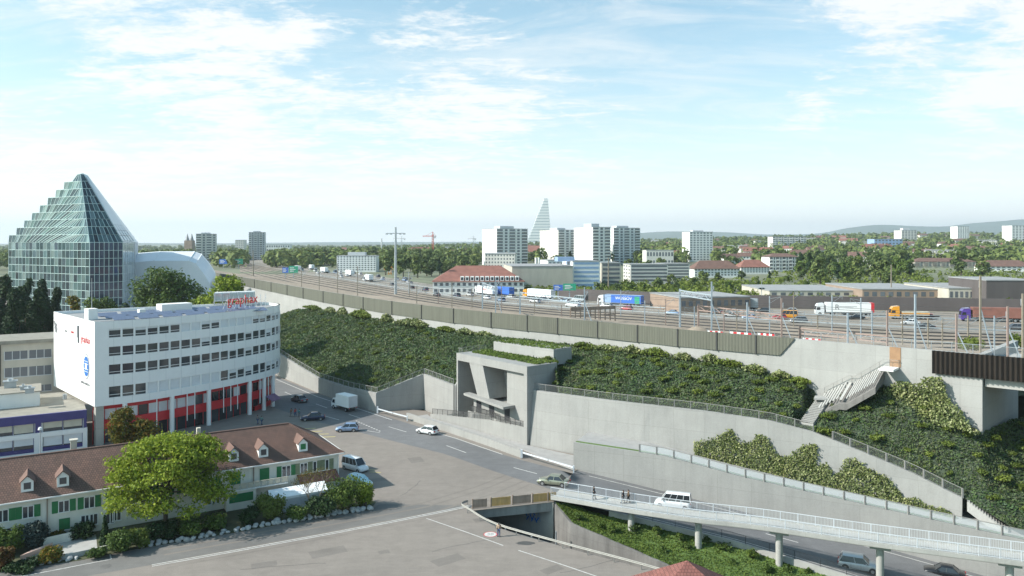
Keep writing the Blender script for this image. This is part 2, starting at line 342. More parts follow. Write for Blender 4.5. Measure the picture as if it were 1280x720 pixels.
# metal and small
mat('rail_steel', (0.30, 0.29, 0.265), 0.6, 0.15, 1.0); mat('galv', (0.42, 0.45, 0.47), 0.45, 0.1, 1.0, metal=0.5); mat('mast_blue', (0.33, 0.38, 0.42), 0.55, 0.1, 1.0); mat('mast_rust', (0.30, 0.22, 0.19), 0.7, 0.15, 1.0); mat('wood_pole', (0.26, 0.22, 0.17), 0.9, 0.2, 1.0)
mat('rail_white', (0.60, 0.63, 0.66), 0.45, 0.05, 1.0); mat('dark_metal', (0.045, 0.045, 0.045), 0.6, 0.15, 1.0); mat('post_grey', (0.26, 0.25, 0.235), 0.7, 0.12, 1.0)
mat('noise_panel', (0.125, 0.126, 0.098), 0.75, 0.16, 0.35, stretch=(2.5, 2.5, 0.2)); mat('corrugated_dark', (0.022, 0.016, 0.012), 0.6, 0.2, 0.8); mat('barrier_dark', (0.105, 0.09, 0.088), 0.85, 0.15, 0.25, stretch=(1, 1, .2))
mat_net('net', (0.30, 0.31, 0.29), 0.13); mat_net('glass_rail', (0.55, 0.60, 0.62), 0.45); mat_net('net_dark', (0.10, 0.10, 0.10), 0.45)
mat('wood_orange', (0.52, 0.31, 0.10), 0.7, 0.25, 2.5, stretch=(1, 1, .2)); mat('wood_old', (0.30, 0.22, 0.17), 0.85, 0.25, 2.5, stretch=(1, 1, .2))
mat('boulder', (0.37, 0.37, 0.36), 0.9, 0.25, 3.0, bump=0.5); mat('tarp', (0.82, 0.83, 0.84), 0.5, 0.04, 1.0); mat('tarp_grey', (0.55, 0.57, 0.59), 0.6, 0.08, 1.0); mat('ice_blue', (0.50, 0.70, 0.76), 0.35, 0.05, 1.0)
mat('red_paint', (0.55, 0.03, 0.04), 0.45, 0.05, 1.0); mat('sign_blue', (0.05, 0.16, 0.55), 0.5, 0.05, 1.0); mat('sign_green', (0.03, 0.34, 0.20), 0.5, 0.05, 1.0); mat('logo_blue', (0.03, 0.16, 0.50), 0.4, 0.05, 1.0)
mat('text_grey', (0.18, 0.18, 0.19), 0.6, 0.05, 1.0); mat('crane_red', (0.60, 0.10, 0.06), 0.6, 0.1, 1.0); mat('orange', (0.72, 0.30, 0.03), 0.5, 0.08, 1.0); mat('awning', (0.22, 0.12, 0.20), 0.8, 0.1, 1.0); mat('pale_pink', (0.60, 0.42, 0.35), 0.8, 0.1, 1.0)
mat('bark', (0.085, 0.065, 0.048), 0.95, 0.3, 2.0, stretch=(3, 3, .5), bump=0.4); mat('pale_bark', (0.22, 0.18, 0.13), 0.9, 0.25, 2.0)
# leaves
mat_leaf('leaf_bright', [(0.17, 0.235, 0.020), (0.24, 0.31, 0.032), (0.30, 0.355, 0.055), (0.125, 0.185, 0.02)], 0.3, 0.1)
mat_leaf('leaf_mid', [(0.06, 0.10, 0.024), (0.09, 0.14, 0.032), (0.115, 0.165, 0.042)], 0.25, 0.25)
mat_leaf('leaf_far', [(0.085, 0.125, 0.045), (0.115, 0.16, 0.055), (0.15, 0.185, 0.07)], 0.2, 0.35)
mat_leaf('leaf_dark', [(0.016, 0.038, 0.016), (0.028, 0.058, 0.022), (0.04, 0.075, 0.028)], 0.2, 0.2)
mat_leaf('leaf_blue', [(0.035, 0.055, 0.055), (0.055, 0.08, 0.08)], 0.15, 0.1)
mat_leaf('leaf_autumn', [(0.16, 0.14, 0.02), (0.10, 0.13, 0.02), (0.24, 0.13, 0.02), (0.07, 0.10, 0.02)], 0.3, 0.15)
mat_leaf('leaf_rust', [(0.12, 0.05, 0.02), (0.18, 0.09, 0.03), (0.07, 0.07, 0.02)], 0.3, 0.1)
mat_leaf('leaf_cover', [(0.085, 0.130, 0.058), (0.105, 0.150, 0.078), (0.125, 0.152, 0.115), (0.100, 0.160, 0.050), (0.125, 0.125, 0.085), (0.090, 0.145, 0.045), (0.06, 0.10, 0.04)], 0.2, 0.0, patch=[(0.28, (0.80, 1.0, 1.02)), (0.45, (1.0, 1.0, 1.0)), (0.58, (1.08, 1.04, 0.98)), (0.72, (1.22, 1.10, 0.95))])
mat_leaf('leaf_shrub', [(0.105, 0.145, 0.028), (0.135, 0.180, 0.036), (0.165, 0.205, 0.055)], 0.25, 0.22)
mat_leaf('leaf_ivy', [(0.085, 0.115, 0.03), (0.18, 0.22, 0.08), (0.42, 0.43, 0.24), (0.06, 0.09, 0.025), (0.30, 0.33, 0.14)], 0.2, 0.08)
mat_leaf('leaf_grass', [(0.10, 0.155, 0.03), (0.125, 0.185, 0.036), (0.15, 0.19, 0.05)], 0.25, 0.0)
# vehicles
def mat_paint(name, c, metal=0.3):
    m, nt, b = new_mat(name); b.inputs['Base Color'].default_value = (*c, 1); b.inputs['Metallic'].default_value = metal
    b.inputs['Roughness'].default_value = 0.35; b.inputs['Coat Weight'].default_value = 0.8; b.inputs['Coat Roughness'].default_value = 0.08
    f = noise_fac(nt, 3.0, 4, 0.6); nt.links.new(ramp(nt, f, [(0.3, tuple(x*0.93 for x in c)), (0.7, tuple(min(1, x*1.05) for x in c))]), b.inputs['Base Color']); return m
for nme, c, mt in (('white', (0.78, 0.79, 0.80), 0.0), ('silver', (0.60, 0.61, 0.62), 0.25), ('black', (0.012, 0.013, 0.016), 0.2), ('navy', (0.015, 0.025, 0.07), 0.3), ('light_blue', (0.26, 0.36, 0.52), 0.4), ('olive', (0.27, 0.28, 0.21), 0.4),
                   ('red', (0.42, 0.02, 0.03), 0.1), ('grey', (0.14, 0.145, 0.155), 0.4), ('purple', (0.10, 0.05, 0.30), 0.2), ('orange', (0.75, 0.32, 0.02), 0.0), ('blue', (0.04, 0.12, 0.42), 0.1), ('green', (0.06, 0.30, 0.16), 0.0), ('brown_red', (0.36, 0.09, 0.06), 0.0)):
    mat_paint('paint_'+nme, c, mt)
mat_glass('car_glass', [(0.015, 0.018, 0.022), (0.03, 0.035, 0.04)], 0.05); mat('tyre', (0.02, 0.02, 0.02), 0.9, 0.1, 2.0); mat('rim', (0.45, 0.46, 0.47), 0.35, 0.05, 2.0, metal=0.7); mat('lamp_red', (0.45, 0.02, 0.02), 0.3, 0.05, 2.0); mat('lamp_white', (0.75, 0.76, 0.76), 0.2, 0.05, 2.0); mat('chassis', (0.04, 0.04, 0.042), 0.8, 0.1, 2.0); mat('plate', (0.7, 0.7, 0.68), 0.5, 0.05, 2.0)
# people
mat('skin', (0.50, 0.32, 0.24), 0.6, 0.06, 4.0); mat('hair_dark', (0.03, 0.022, 0.018), 0.7, 0.2, 4.0); mat('cloth_black', (0.02, 0.02, 0.024), 0.85, 0.2, 4.0); mat('cloth_tan', (0.45, 0.33, 0.23), 0.85, 0.12, 4.0); mat('cloth_jeans', (0.05, 0.08, 0.17), 0.85, 0.15, 4.0); mat('cloth_red', (0.42, 0.03, 0.03), 0.8, 0.1, 4.0); mat('cloth_teal', (0.08, 0.22, 0.22), 0.8, 0.1, 4.0); mat('cloth_grey', (0.17, 0.17, 0.18), 0.85, 0.1, 4.0); mat('cloth_brown', (0.20, 0.12, 0.07), 0.85, 0.1, 4.0)

# ------------------------------------------------------------------ foliage meshes
def leaf_mesh(name, pts, nrms, size, mats, bias=0.55, aspect=1.6, extra=None, mi=0):
    pts = np.asarray(pts, float); n = len(pts); size = np.broadcast_to(np.asarray(size, float), (n,))
    nn = np.asarray(nrms, float); nn = nn/np.maximum(np.linalg.norm(nn, axis=1, keepdims=True), 1e-6)
    rv = nr.normal(size=(n, 3)); rv /= np.linalg.norm(rv, axis=1, keepdims=True)
    N = bias*nn+(1-bias)*rv; N /= np.maximum(np.linalg.norm(N, axis=1, keepdims=True), 1e-6)
    a = np.cross(N, nr.normal(size=(n, 3))); a /= np.maximum(np.linalg.norm(a, axis=1, keepdims=True), 1e-6); b = np.cross(N, a)
    a = a*(size*aspect*0.5)[:, None]; b = b*(size*0.5)[:, None]; bend = N*(size*0.16)[:, None]
    V = np.stack([pts-a-bend, pts+b*0.9, pts+a-bend, pts-b*0.9], axis=1).reshape(-1, 3)
    ev, ef, em = ([], [], []) if extra is None else (extra.v, extra.f, extra.m)
    nv = len(V); nq = n
    me = bpy.data.meshes.new(name)
    allv = np.vstack([V, np.array(ev, float).reshape(-1, 3)]) if len(ev) else V
    me.vertices.add(len(allv)); me.vertices.foreach_set('co', allv.astype(np.float32).ravel())
    loops = list(range(nv)); starts = list(range(0, nv, 4)); tot = [4]*nq; mis = [mi]*nq
    for f, m_ in zip(ef, em):
        starts.append(len(loops)); tot.append(len(f)); loops += [nv+i for i in f]; mis.append(m_)
    me.loops.add(len(loops)); me.loops.foreach_set('vertex_index', np.array(loops, np.int32))
    me.polygons.add(len(starts)); me.polygons.foreach_set('loop_start', np.array(starts, np.int32))
    me.polygons.foreach_set('loop_total', np.array(tot, np.int32)); me.polygons.foreach_set('material_index', np.array(mis, np.int32))
    for m_ in (mats if isinstance(mats, (list, tuple)) else [mats]): me.materials.append(m_)
    me.update(calc_edges=True); return me
def lobes_points(lobes, n, shell=0.35, up=0.25):
    """points spread through the outer shell of a set of ellipsoid lobes (c, r3)"""
    w = np.array([l[1][0]*l[1][1]+l[1][2]*l[1][0] for l in lobes]); w = w/w.sum()
    idx = nr.choice(len(lobes), n, p=w); C = np.array([l[0] for l in lobes], float)[idx]; Rr = np.array([l[1] for l in lobes], float)[idx]
    d = nr.normal(size=(n, 3)); d /= np.linalg.norm(d, axis=1, keepdims=True)
    rad = 1-shell*nr.random(n)**1.6; rad *= 1+0.10*nr.normal(size=n)
    p = C+d*Rr*rad[:, None]; nn = d/Rr; nn /= np.linalg.norm(nn, axis=1, keepdims=True); nn[:, 2] += up
    return p, nn
def crown_lobes(h, r, n, base=0.3, top=1.0, squash=0.8, seed=0, cone=0.0):
    g = np.random.default_rng(seed); out = []
    for i in range(n):
        u = (i+0.5)/n; z = h*(base+(top-base)*(0.12+0.76*u)); env = math.sin(math.pi*(0.14+0.78*u))**0.7
        if cone: env = env*(1-cone*u)
        a = g.random()*6.283+i*2.4; d = r*env*(0.30+0.42*g.random()); lr = r*(0.30+0.24*g.random())*(0.6+0.4*env)
        out.append(((math.cos(a)*d, math.sin(a)*d, z), (lr, lr, lr*squash)))
    return out
def trunk_mb(h, r, lobes, mi=0, lean=0.0):
    mb = MB(); top = Vector((lean, 0, h*0.55)); mid = Vector((lean*0.3, 0, h*0.28))
    mb.cyl((0, 0, -0.2), mid, r, r*0.78, 9, mi); mb.cyl(mid, top, r*0.78, r*0.5, 9, mi)
    for c, rr in lobes[::2]:
        c = Vector(c); st = mid.lerp(top, 0.2+0.7*min(1, max(0, (c.z/h-0.3)))); k = st.lerp(c, 0.5)+Vector((0, 0, -0.04*h))
        mb.cyl(st, k, r*0.36, r*0.22, 6, mi); mb.cyl(k, c, r*0.22, r*0.08, 6, mi)
    return mb
def make_tree(name, label, cat, h, r, nl, leaf, nleaf, size, base=0.3, seed=0, group=None, loc=(0, 0, 0), squash=0.8, bark='bark', shell=0.45, cone=0.0, tr=None, up=0.25, link=True):
    lobes = crown_lobes(h, r, nl, base, 1.0, squash, seed, cone); t = thing(name, label, cat, loc, 0, group)
    p, nn = lobes_points(lobes, nleaf, shell, up); g = np.random.default_rng(seed+1)
    me = leaf_mesh('crown', p, nn, size*(0.65+0.7*g.random(nleaf)), M[leaf]); link_mesh('crown', me, t)
    trunk_mb(h, tr or h*0.022, lobes).build('trunk', M[bark], t); return t
# ------------------------------------------------------------------ plan lines
T = 19.6                                   # top of the upper wall
U = [P(px, py, T) for px, py in ((318, 349), (360, 356.3), (404, 363.7), (492, 376.6), (580, 387), (664, 394.6), (747, 401.6), (845, 411), (922, 417.2), (994, 422.8))]
pu = P(1165, 437, T); du = (pu-U[-1]).normalized()
def at_az(p, d, k): t = (k*p.y-p.x)/(d.x-k*d.y); return p+d*t
UC = at_az(pu, du, kx(1228))                # the corner of the upper wall at the rail bridge
U = [Vector((-260, 560, T)), Vector((-160, 402, T))]+smooth_path(U, 4)+[pu, UC]
UX = U+[Vector((UC.x+10, UC.y+9, T)), Vector((UC.x+45, UC.y+26, T))]
HB = [(330, 6.2), (347, 7.4), (370, 11.4), (392, 13.4), (440, 13.8), (495, 14.2), (700, 14.3), (900, 14.4), (990, 13.0), (1030, 11.0), (1070, 12.0), (1108, 13.6), (1140, 13.0), (1175, 11.0), (1228, 8.6), (1300, 8.2), (1500, 7.0)]
def hill_top_z(px): return float(np.interp(px, [a for a, b in HB], [b for a, b in HB]))
# lower road-side walls
W0 = [Vector((-80, 224, 0)), Vector((-68, 208.5, 0)), P(347.5, 469.5), P(372, 480), P(397.5, 491), P(435, 504), P(470, 515)]
W0T = [6.6, 6.4, 6.0, 4.6, 3.5, 3.5, 3.9]
B0 = Vector((2.6, 130.9, 0)); PA = Vector((-0.636, 0.772, 0)).normalized(); PB = Vector((0.772, 0.636, 0)).normalized()   # portal frame
def Q(s, t, z): return B0+PA*s+PB*t+Vector((0, 0, z))
DW = Vector((-18.7, 160.6, 0)); DWT = 7.2   # where the return wall meets the pale wall
W2 = [Vector(p) for p in ((2.9, 130.9, 0), (13.5, 123.6, 0), (24, 117.9, 0), (35, 112.4, 0), (45, 107, 0), (52, 102.8, 0), (58, 98.2, 0))]
W2 = smooth_path(W2, 4); W2T = lambda x: float(np.interp(x, [2.7, 12, 29, 38, 43.5, 46, 54, 58.6], [9.4, 9.4, 9.2, 8.7, 7.7, 6.8, 3.9, 1.7]))
W1 = smooth_path([Vector(p) for p in ((9.5, 117.4, 0), (22.4, 112, 0), (32.7, 107.1, 0), (42.2, 102.9, 0), (52.4, 97.7, 0), (62.2, 92.4, 0), (75, 86, 0), (95, 77, 0))], 4)
W1T = lambda x: float(np.interp(x, [9.3, 22.4, 32.7, 42.2, 52.4, 58, 62.2, 75, 95], [4.1, 3.5, 1.85, .7, -.35, -.85, -1.2, -2.2, -3.5]))
RZ = lambda x: float(np.interp(x, [9.3, 22.4, 32.7, 42.2, 52.4, 62.2, 75, 95], [0, -1.7, -3.0, -4.2, -5.5, -6.9, -8.2, -9.8]))
KERB = [Vector(p) for p in ((6.2, 103.6, 0), (13, 101.3, -.85), (20.7, 98.2, -1.7), (27.5, 96, -2.6), (33, 93.2, -3.4), (39.7, 89.8, -4.4), (48.5, 85.4, -5.8), (60, 79, -7.4), (80, 69, -9.4))]

# ------------------------------------------------------------------ ground sheets
def sheet(name, mats, pts, z=None, kind='structure'):
    mb = MB(); mb.add([(p[0], p[1], p[2] if z is None else z) for p in pts], [tuple(range(len(pts)))]); o = mb.build(name, mats); return tag(o, kind=kind)
mb = MB(); mb.quad((-20000, -3000, -14), (20000, -3000, -14), (20000, 1500, -14), (-20000, 1500, -14)); tag(mb.build('ground', M['far_ground']), kind='structure')
TR = [Vector(p) for p in ((-5.0, 99.2, 0), (-1.5, 93.1, 0), (6, 87.4, 0), (15, 81.0, 0), (22, 75.5, 0), (60, 36, 0))]        # edge of the trench by the plaza
plaza = [(-700, -60), (60, -60), (60, 36)]+[(p.x, p.y) for p in TR[::-1]][1:]+[(5.9, 102.6), (6.2, 103.6), (9.3, 115.8), (13.6, 123.0), (2.7, 131.3), (-18, 158), (-30, 162), (-62, 203), (-90, 240), (-190, 430), (-700, 700)]
sheet('plaza', M['plaza_asphalt'], plaza, 0.0)
# main road: flat part, then down to the right
top_e = [Vector((-76, 219, 0)), Vector((-62.2, 199, 0)), P(397.5, 492), P(470, 516.5), P(560, 545), P(610, 562), P(640, 572), P(716, 592)]
low_e = [Vector((-95, 205, 0)), P(328, 505), P(395, 527), P(440, 538), P(500, 553.5), P(560, 568.5), P(620, 590), P(690, 612)]
rows = []
a = resample(top_e, 40); b = resample(low_e, 40)
mb = MB(); rows = [[vec3(p.lerp(q, t), 0.008) for t in (0, .25, .5, .75, 1)] for p, q in zip(a, b)]
fe = [p for p in resample([vec3(p, RZ(p.x)) for p in W1], 36)]; ne = resample(KERB, 36)
rows += [[vec3(p.lerp(q, t), p.lerp(q, t).z+0.008) for t in (0, .25, .5, .75, 1)] for p, q in zip(fe, ne)]
mb.loft(rows, 0, True); tag(mb.build('main_road', M['road_asphalt']), kind='structure')
def stripe(pts, w=0.14, z=0.016, name='road_markings', m='road_paint', dash=None, zf=None):
    pts = [Vector(p) for p in pts]
    segs = []
    if dash:
        L = plen(pts); n = int(L/(dash[0]+dash[1])); fine = resample(pts, max(2, int(L/0.5)))
        for i in range(n+1):
            s0 = i*(dash[0]+dash[1]); s1 = min(L, s0+dash[0])
            if s1-s0 < .3: continue
            segs.append([fine[min(len(fine)-1, int(s0/L*(len(fine)-1)))], fine[min(len(fine)-1, int(s1/L*(len(fine)-1)))]])
    else: segs = [pts]
    mb = MB()
    for sg in segs:
        o1 = offset(sg, w/2); o2 = offset(sg, -w/2); mb.loft([[p+Vector((0, 0, z)) for p in o1], [p+Vector((0, 0, z)) for p in o2]])
    return mb
marks = MB()
def addm(mb): marks.add(mb.v, mb.f)
addm(stripe([P(345, 474), P(397, 496), P(420, 503.5)], .2)); addm(stripe([P(545, 541), P(570, 548), P(600, 558.5), P(628, 568)], .2)); addm(stripe([P(436, 507), P(490, 525)], .2))
for a_, b_ in (((356, 490), (366, 494.5)), ((395, 505), (409, 510)), ((436, 518), (450, 522.5)), ((486, 533.5), (508, 540)), ((558, 557), (582.6, 566)), ((642, 584.5), (671, 592.2)), ((402, 519), (424, 525)), ((320, 476), (332, 481)), ((437, 535), (475, 541))):
    addm(stripe([P(*a_), P(*b_)], .17))
cl = [p.lerp(q, .52) for p, q in zip(fe, ne)]
addm(stripe(cl[4:], .18, dash=(4, 5))); addm(stripe([p.lerp(q, .1) for p, q in zip(fe, ne)][1:], .16)); addm(stripe([p.lerp(q, .93) for p, q in zip(fe, ne)][3:], .16))
addm(stripe([P(445, 526), P(477, 540)], .3, dash=(.6, .5)))
# plaza lines
d1 = [P(190, 708), P(300, 688.5), P(420, 666.5), P(500, 651), P(592, 632.3)]; addm(stripe(d1, .16)); addm(stripe(offset(d1, .42), .16))
addm(stripe([P(20, 722), P(80, 710.5), P(139, 699)], .15)); addm(stripe([P(139, 699), P(137.5, 692)], .15)); addm(stripe([P(533, 648), P(585, 666), P(629, 682)], .14)); addm(stripe([P(648, 688), P(700, 705), P(750, 722)], .14))
tag(marks.build('road_markings', M['road_paint']), kind='structure')
ym = MB()
for x_, y_ in ((386, 536), (394, 539.5), (402, 543), (410, 546.5)):
    c_ = P(x_, y_); ym.add([(c_.x-1.2, c_.y-.28, .017), (c_.x+1.2, c_.y+.1, .017), (c_.x+1.3, c_.y+.55, .017), (c_.x-1.1, c_.y+.2, .017)], [(0, 1, 2, 3)])
for x_, y_ in ((455, 583), (462, 587), (469, 590)):
    c_ = P(x_, y_); ym.add([(c_.x-.9, c_.y-.1, .017), (c_.x+.9, c_.y-.4, .017), (c_.x+.95, c_.y-.15, .017), (c_.x-.85, c_.y+.15, .017)], [(0, 1, 2, 3)])
tag(ym.build('yellow_road_markings', M['yellow_paint']), kind='structure')
# repairs and sealed cracks in the asphalt
pr_ = random.Random(31); pm_ = MB()
for px, py, a, b in ((470, 600, 3.2, 1.6), (520, 575, 2.2, 3.0), (410, 690, 4.0, 2.0), (560, 700, 3.5, 1.8), (330, 706, 2.6, 1.4), (600, 650, 1.6, 1.2), (480, 690, 1.2, 1.0), (690, 712, 2.5, 1.3)):
    c_ = P(px, py); r_ = pr_.uniform(.3, .8); ca, sa = math.cos(r_), math.sin(r_)
    pm_.add([(c_.x+ca*x_*a-sa*y_*b, c_.y+sa*x_*a+ca*y_*b, .007) for x_, y_ in ((-.5, -.5), (.5, -.48), (.52, .5), (-.5, .52))], [(0, 1, 2, 3)])
tag(pm_.build('asphalt_patches', M['repair_asphalt']), kind='structure')
cm_ = MB()
for px, py, ang, n_ in ((300, 712, .3, 10), (540, 690, .5, 9), (500, 620, 1.0, 8), (700, 716, .2, 8)):
    c_ = P(px, py); pth_ = [c_]
    for _ in range(n_): ang += pr_.uniform(-.22, .22); pth_.append(pth_[-1]+Vector((math.cos(ang)*.9, math.sin(ang)*.9, 0)))
    s_ = stripe(pth_, .05, .0105); cm_.add(s_.v, s_.f)
tag(cm_.build('crack_sealing', M['low_asphalt']), kind='structure')
tk = MB()
for off_ in (-.9, .9, 3.4, 5.2):
    pth_ = offset([P(x, y) for x, y in ((210, 716), (420, 676), (560, 648), (640, 622), (690, 600))], 2.2+off_*.9); s_ = stripe(pth_, .38, .0055); tk.add(s_.v, s_.f)
tag(tk.build('tyre_tracks', M['track_asphalt']), kind='structure')
# darker side street between the boulders and the double line
ss = [P(x, y) for x, y in ((-60, 727), (0, 715.5), (98, 701.7), (177, 686), (300, 665.5), (360, 654.5), (463, 638), (474, 630))]
s2 = [P(x, y) for x, y in ((-60, 748), (0, 736), (98, 722), (190, 706), (300, 687), (420, 665), (500, 650), (590, 632))]
mb = MB(); mb.loft([[p+Vector((0, 0, .004)) for p in resample(ss, 20)], [p+Vector((0, 0, .004)) for p in resample(s2, 20)]]); tag(mb.build('side_street', M['street_asphalt']), kind='structure')
# pavement before the portal and the low wall
pv = [P(520, 521), P(600, 545), P(655, 563), P(716, 587.5), Vector((12.8, 122.2, 0)), Q(0, -.02, 0), Q(27, -1.6, 0), Q(30.5, -.5, 0)]
mb = MB(); mb.prism([(p.x, p.y) for p in pv], 0.0, 0.12); tag(mb.build('pavement', M['sidewalk']), kind='structure')
# sunken road in the trench
mb = MB(); TRR = [Vector(p) for p in ((5.6, 102.2, 0), (7.6, 98.9, 0), (18.6, 90.5, 0), (32, 78, 0), (70, 42, 0))]
fa = resample([Vector((-26, 122, -4.8)), Vector((-5, 99.2, -5.2)), Vector((15, 81, -6.4)), Vector((60, 36, -8.5))], 24); fb = resample([Vector((-9, 122, -4.8)), Vector((5.6, 102.2, -5.2)), Vector((18.6, 90.5, -6.2)), Vector((70, 42, -8.5))], 24)
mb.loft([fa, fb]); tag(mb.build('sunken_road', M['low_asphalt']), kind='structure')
# grass bank between the trench and the falling main road
ga = resample([Vector((6.0, 102.3, -.15)), Vector((7.9, 98.9, -1.5)), Vector((18.8, 90.7, -3.5)), Vector((32.2, 78.2, -5.4)), Vector((50, 61, -7.5))], 30)
kb = resample([Vector((p.x, p.y, p.z-(0.1 if i == 0 else .6))) for i, p in enumerate(offset(KERB[:8], -.35))], 30)
GB = [[p.lerp(q, t)+Vector((0, 0, -.55*math.sin(math.pi*t)*min(1, i/6)+.12*rng.uniform(-1, 1))) for t in np.linspace(0, 1, 9)] for i, (p, q) in enumerate(zip(ga, kb))]
mb = MB(); mb.loft(GB, 0, True); tag(mb.build('grass_bank', M['lawn']), kind='structure')
def bank_z(x, y):
    best = min((abs(p.x-x)+abs(p.y-y), p.z) for r in GB for p in r); return best[1]

# ------------------------------------------------------------------ plateau, motorway, rails
rows = []
pxs = list(range(-700, 2500, 40))
def plateau_h(x, y):
    s = lambda a, b, v: (lambda t: t*t*(3-2*t))(min(1, max(0, (v-a)/(b-a))))
    return 13.0+s(450, 2600, y)*(6+36*s(-200, 900, x*1500/max(y, 1)))*1.0 - 10*s(500, 1500, y)*s(0, 600, -x)
for j in range(34):
    r = []
    for px in pxs:
        k = kx(px); u = azcut(UX, k) if -0.46 < k < .62 else (Vector((k*560, 560, 0)) if k < 0 else Vector((k*112, 112, 0)))
        y0 = u.y+17; y = y0*((14000/y0)**(j/33)); r.append((k*y, y, plateau_h(k*y, y)-(0 if j else 4)))
    rows.append(r)
mb = MB(); mb.loft(rows, 0, True); tag(mb.build('plateau', M['far_ground']), kind='structure')
u0 = [Vector(p) for p in U]; u1 = [Vector((p.x, p.y, T-1.25)) for p in offset(U, .5)]; u2 = [Vector((p.x, p.y, T-1.25)) for p in offset(U, 13)]; u3 = [Vector((p.x, p.y, 12.9)) for p in offset(U, 19)]
mb = MB(); mb.loft([u1, u2, u3]); tag(mb.build('railway_embankment', M['ballast']), kind='structure')
far_px = [(1700, 404), (1500, 397), (1280, 391.5), (1100, 388), (980, 386), (880, 383), (780, 378.5), (694, 373.5), (600, 364.5), (520, 352.5), (440, 340.5), (380, 332), (330, 324.5), (300, 319)]
near_px = [(1800, 432), (1560, 426), (1330, 420), (1150, 414), (1000, 406), (900, 400), (800, 392.5), (700, 387), (600, 378), (520, 366), (440, 352.5), (380, 343), (330, 333.5), (300, 326)]
MF = smooth_path([P(x, y, 13.03) for x, y in far_px], 4); MN = smooth_path([P(x, y, 13.03) for x, y in near_px], 4)
mb = MB(); mb.loft([[p.lerp(q, t) for t in (0, .33, .66, 1)] for p, q in zip(MF, MN)], 0, True); tag(mb.build('motorway', M['motorway_asphalt']), kind='structure')
mk = MB()
for t_, dsh in ((.08, None), (.24, (6, 9)), (.4, (6, 9)), (.52, None), (.68, (6, 9)), (.92, None)):
    s_ = stripe([p.lerp(q, t_) for p, q in zip(MF, MN)], .3, .02, dash=dsh); mk.add(s_.v, s_.f)
tag(mk.build('lane_markings', M['road_paint']), kind='structure')
# ballast yard between motorway and embankment
yard = [P(x, y, 13.015) for x, y in near_px[2:]]; yn = [azcut(UX, (p.x/p.y)) for p in yard]
mb = MB(); mb.loft([yard, [Vector((q.x*1.09, q.y*1.09, 13.015)) for q in yn]]); tag(mb.build('railway_yard', M['ballast']), kind='structure')
rl = MB()
for t_ in (.05, .15, .25, .35, .45, .55, .65, .75, .85):
    for dd in (0, 1.2):
        pth = [p.lerp(Vector((q.x*1.09, q.y*1.09, 13.02)), t_)+Vector((0, dd, .12)) for p, q in zip(yard, yn)]
        for i in range(len(pth)-1): rl.bar(pth[i], pth[i+1], .10, .16)
tag(rl.build('railway_tracks', M['dark_metal']), kind='structure')

# hills on the horizon
def ridge(name, prof, y, depth):
    mb = MB(); crest = [PY(px, py, y) for px, py in prof]; crest = smooth_path(crest, 6)
    rows = [[Vector((p.x*(1-depth*f), p.y*(1-depth*f)+0, max(10, p.z*(1-f)**1.2+14*f)+rng.uniform(-6, 6)*(1-f)*(f > 0))) for p in crest] for f in (0, .2, .45, .75, 1)]
    rows.insert(0, [Vector((p.x*1.06, p.y*1.06, 10)) for p in crest]); mb.loft(rows, 0, True); tag(mb.build(name, M['hill_green']), kind='structure')
ridge('hills', [(700, 299), (780, 293), (830, 289.5), (900, 290), (960, 293), (1020, 292), (1060, 285), (1100, 281), (1140, 282.5), (1180, 283), (1215, 279), (1250, 276.5), (1290, 274), (1380, 277), (1500, 284)], 9000, .25)
ridge('hills', [(-200, 305), (0, 305), (120, 303.5), (260, 304), (420, 302.5), (600, 302), (760, 299)], 11000, .2)

# air: pale haze round everything
mb = MB(); mb.box(0, 6000, -15.5, 62000, 20000, 420); hzo = mb.build('haze', []); tag(hzo, 'thin pale haze in the air over the whole plain', 'haze', kind='stuff')
hm = bpy.data.materials.new('haze_air'); hm.use_nodes = True; hn = hm.node_tree; hn.nodes.clear(); pvn = hn.nodes.new('ShaderNodeVolumePrincipled'); pvn.inputs['Color'].default_value = (.84, .94, 1.0, 1); pvn.inputs['Density'].default_value = 1.0e-4; pvn.inputs['Anisotropy'].default_value = 0.2
hout = hn.nodes.new('ShaderNodeOutputMaterial'); hn.links.new(pvn.outputs[0], hout.inputs['Volume']); hzo.data.materials.append(hm)
# ------------------------------------------------------------------ retaining walls
def wall_strip(mb, base, top, thick, mi=0):
    """front face, top and back between a foot line and a top line"""
    bk = offset(top, thick); mb.loft([base, top], mi); mb.loft([top, bk], mi); mb.loft([bk, [Vector((p.x, p.y, b.z)) for p, b in zip(bk, base)]], mi)
    for i in (0, -1): mb.add([base[i], top[i], bk[i], Vector((bk[i].x, bk[i].y, base[i].z))], [(0, 1, 2, 3)], mi)
mb = MB(); zb = []
base = [Vector((p.x, p.y, hill_top_z(CX+F*p.x/p.y)-2.5)) for p in U]; wall_strip(mb, base, [Vector((p.x, p.y, T-.1)) for p in U], .7)
tag(mb.build('upper_retaining_wall', M['upper_concrete']), 'long pale concrete wall along the top of the planted slope, below the noise barrier', 'retaining wall')
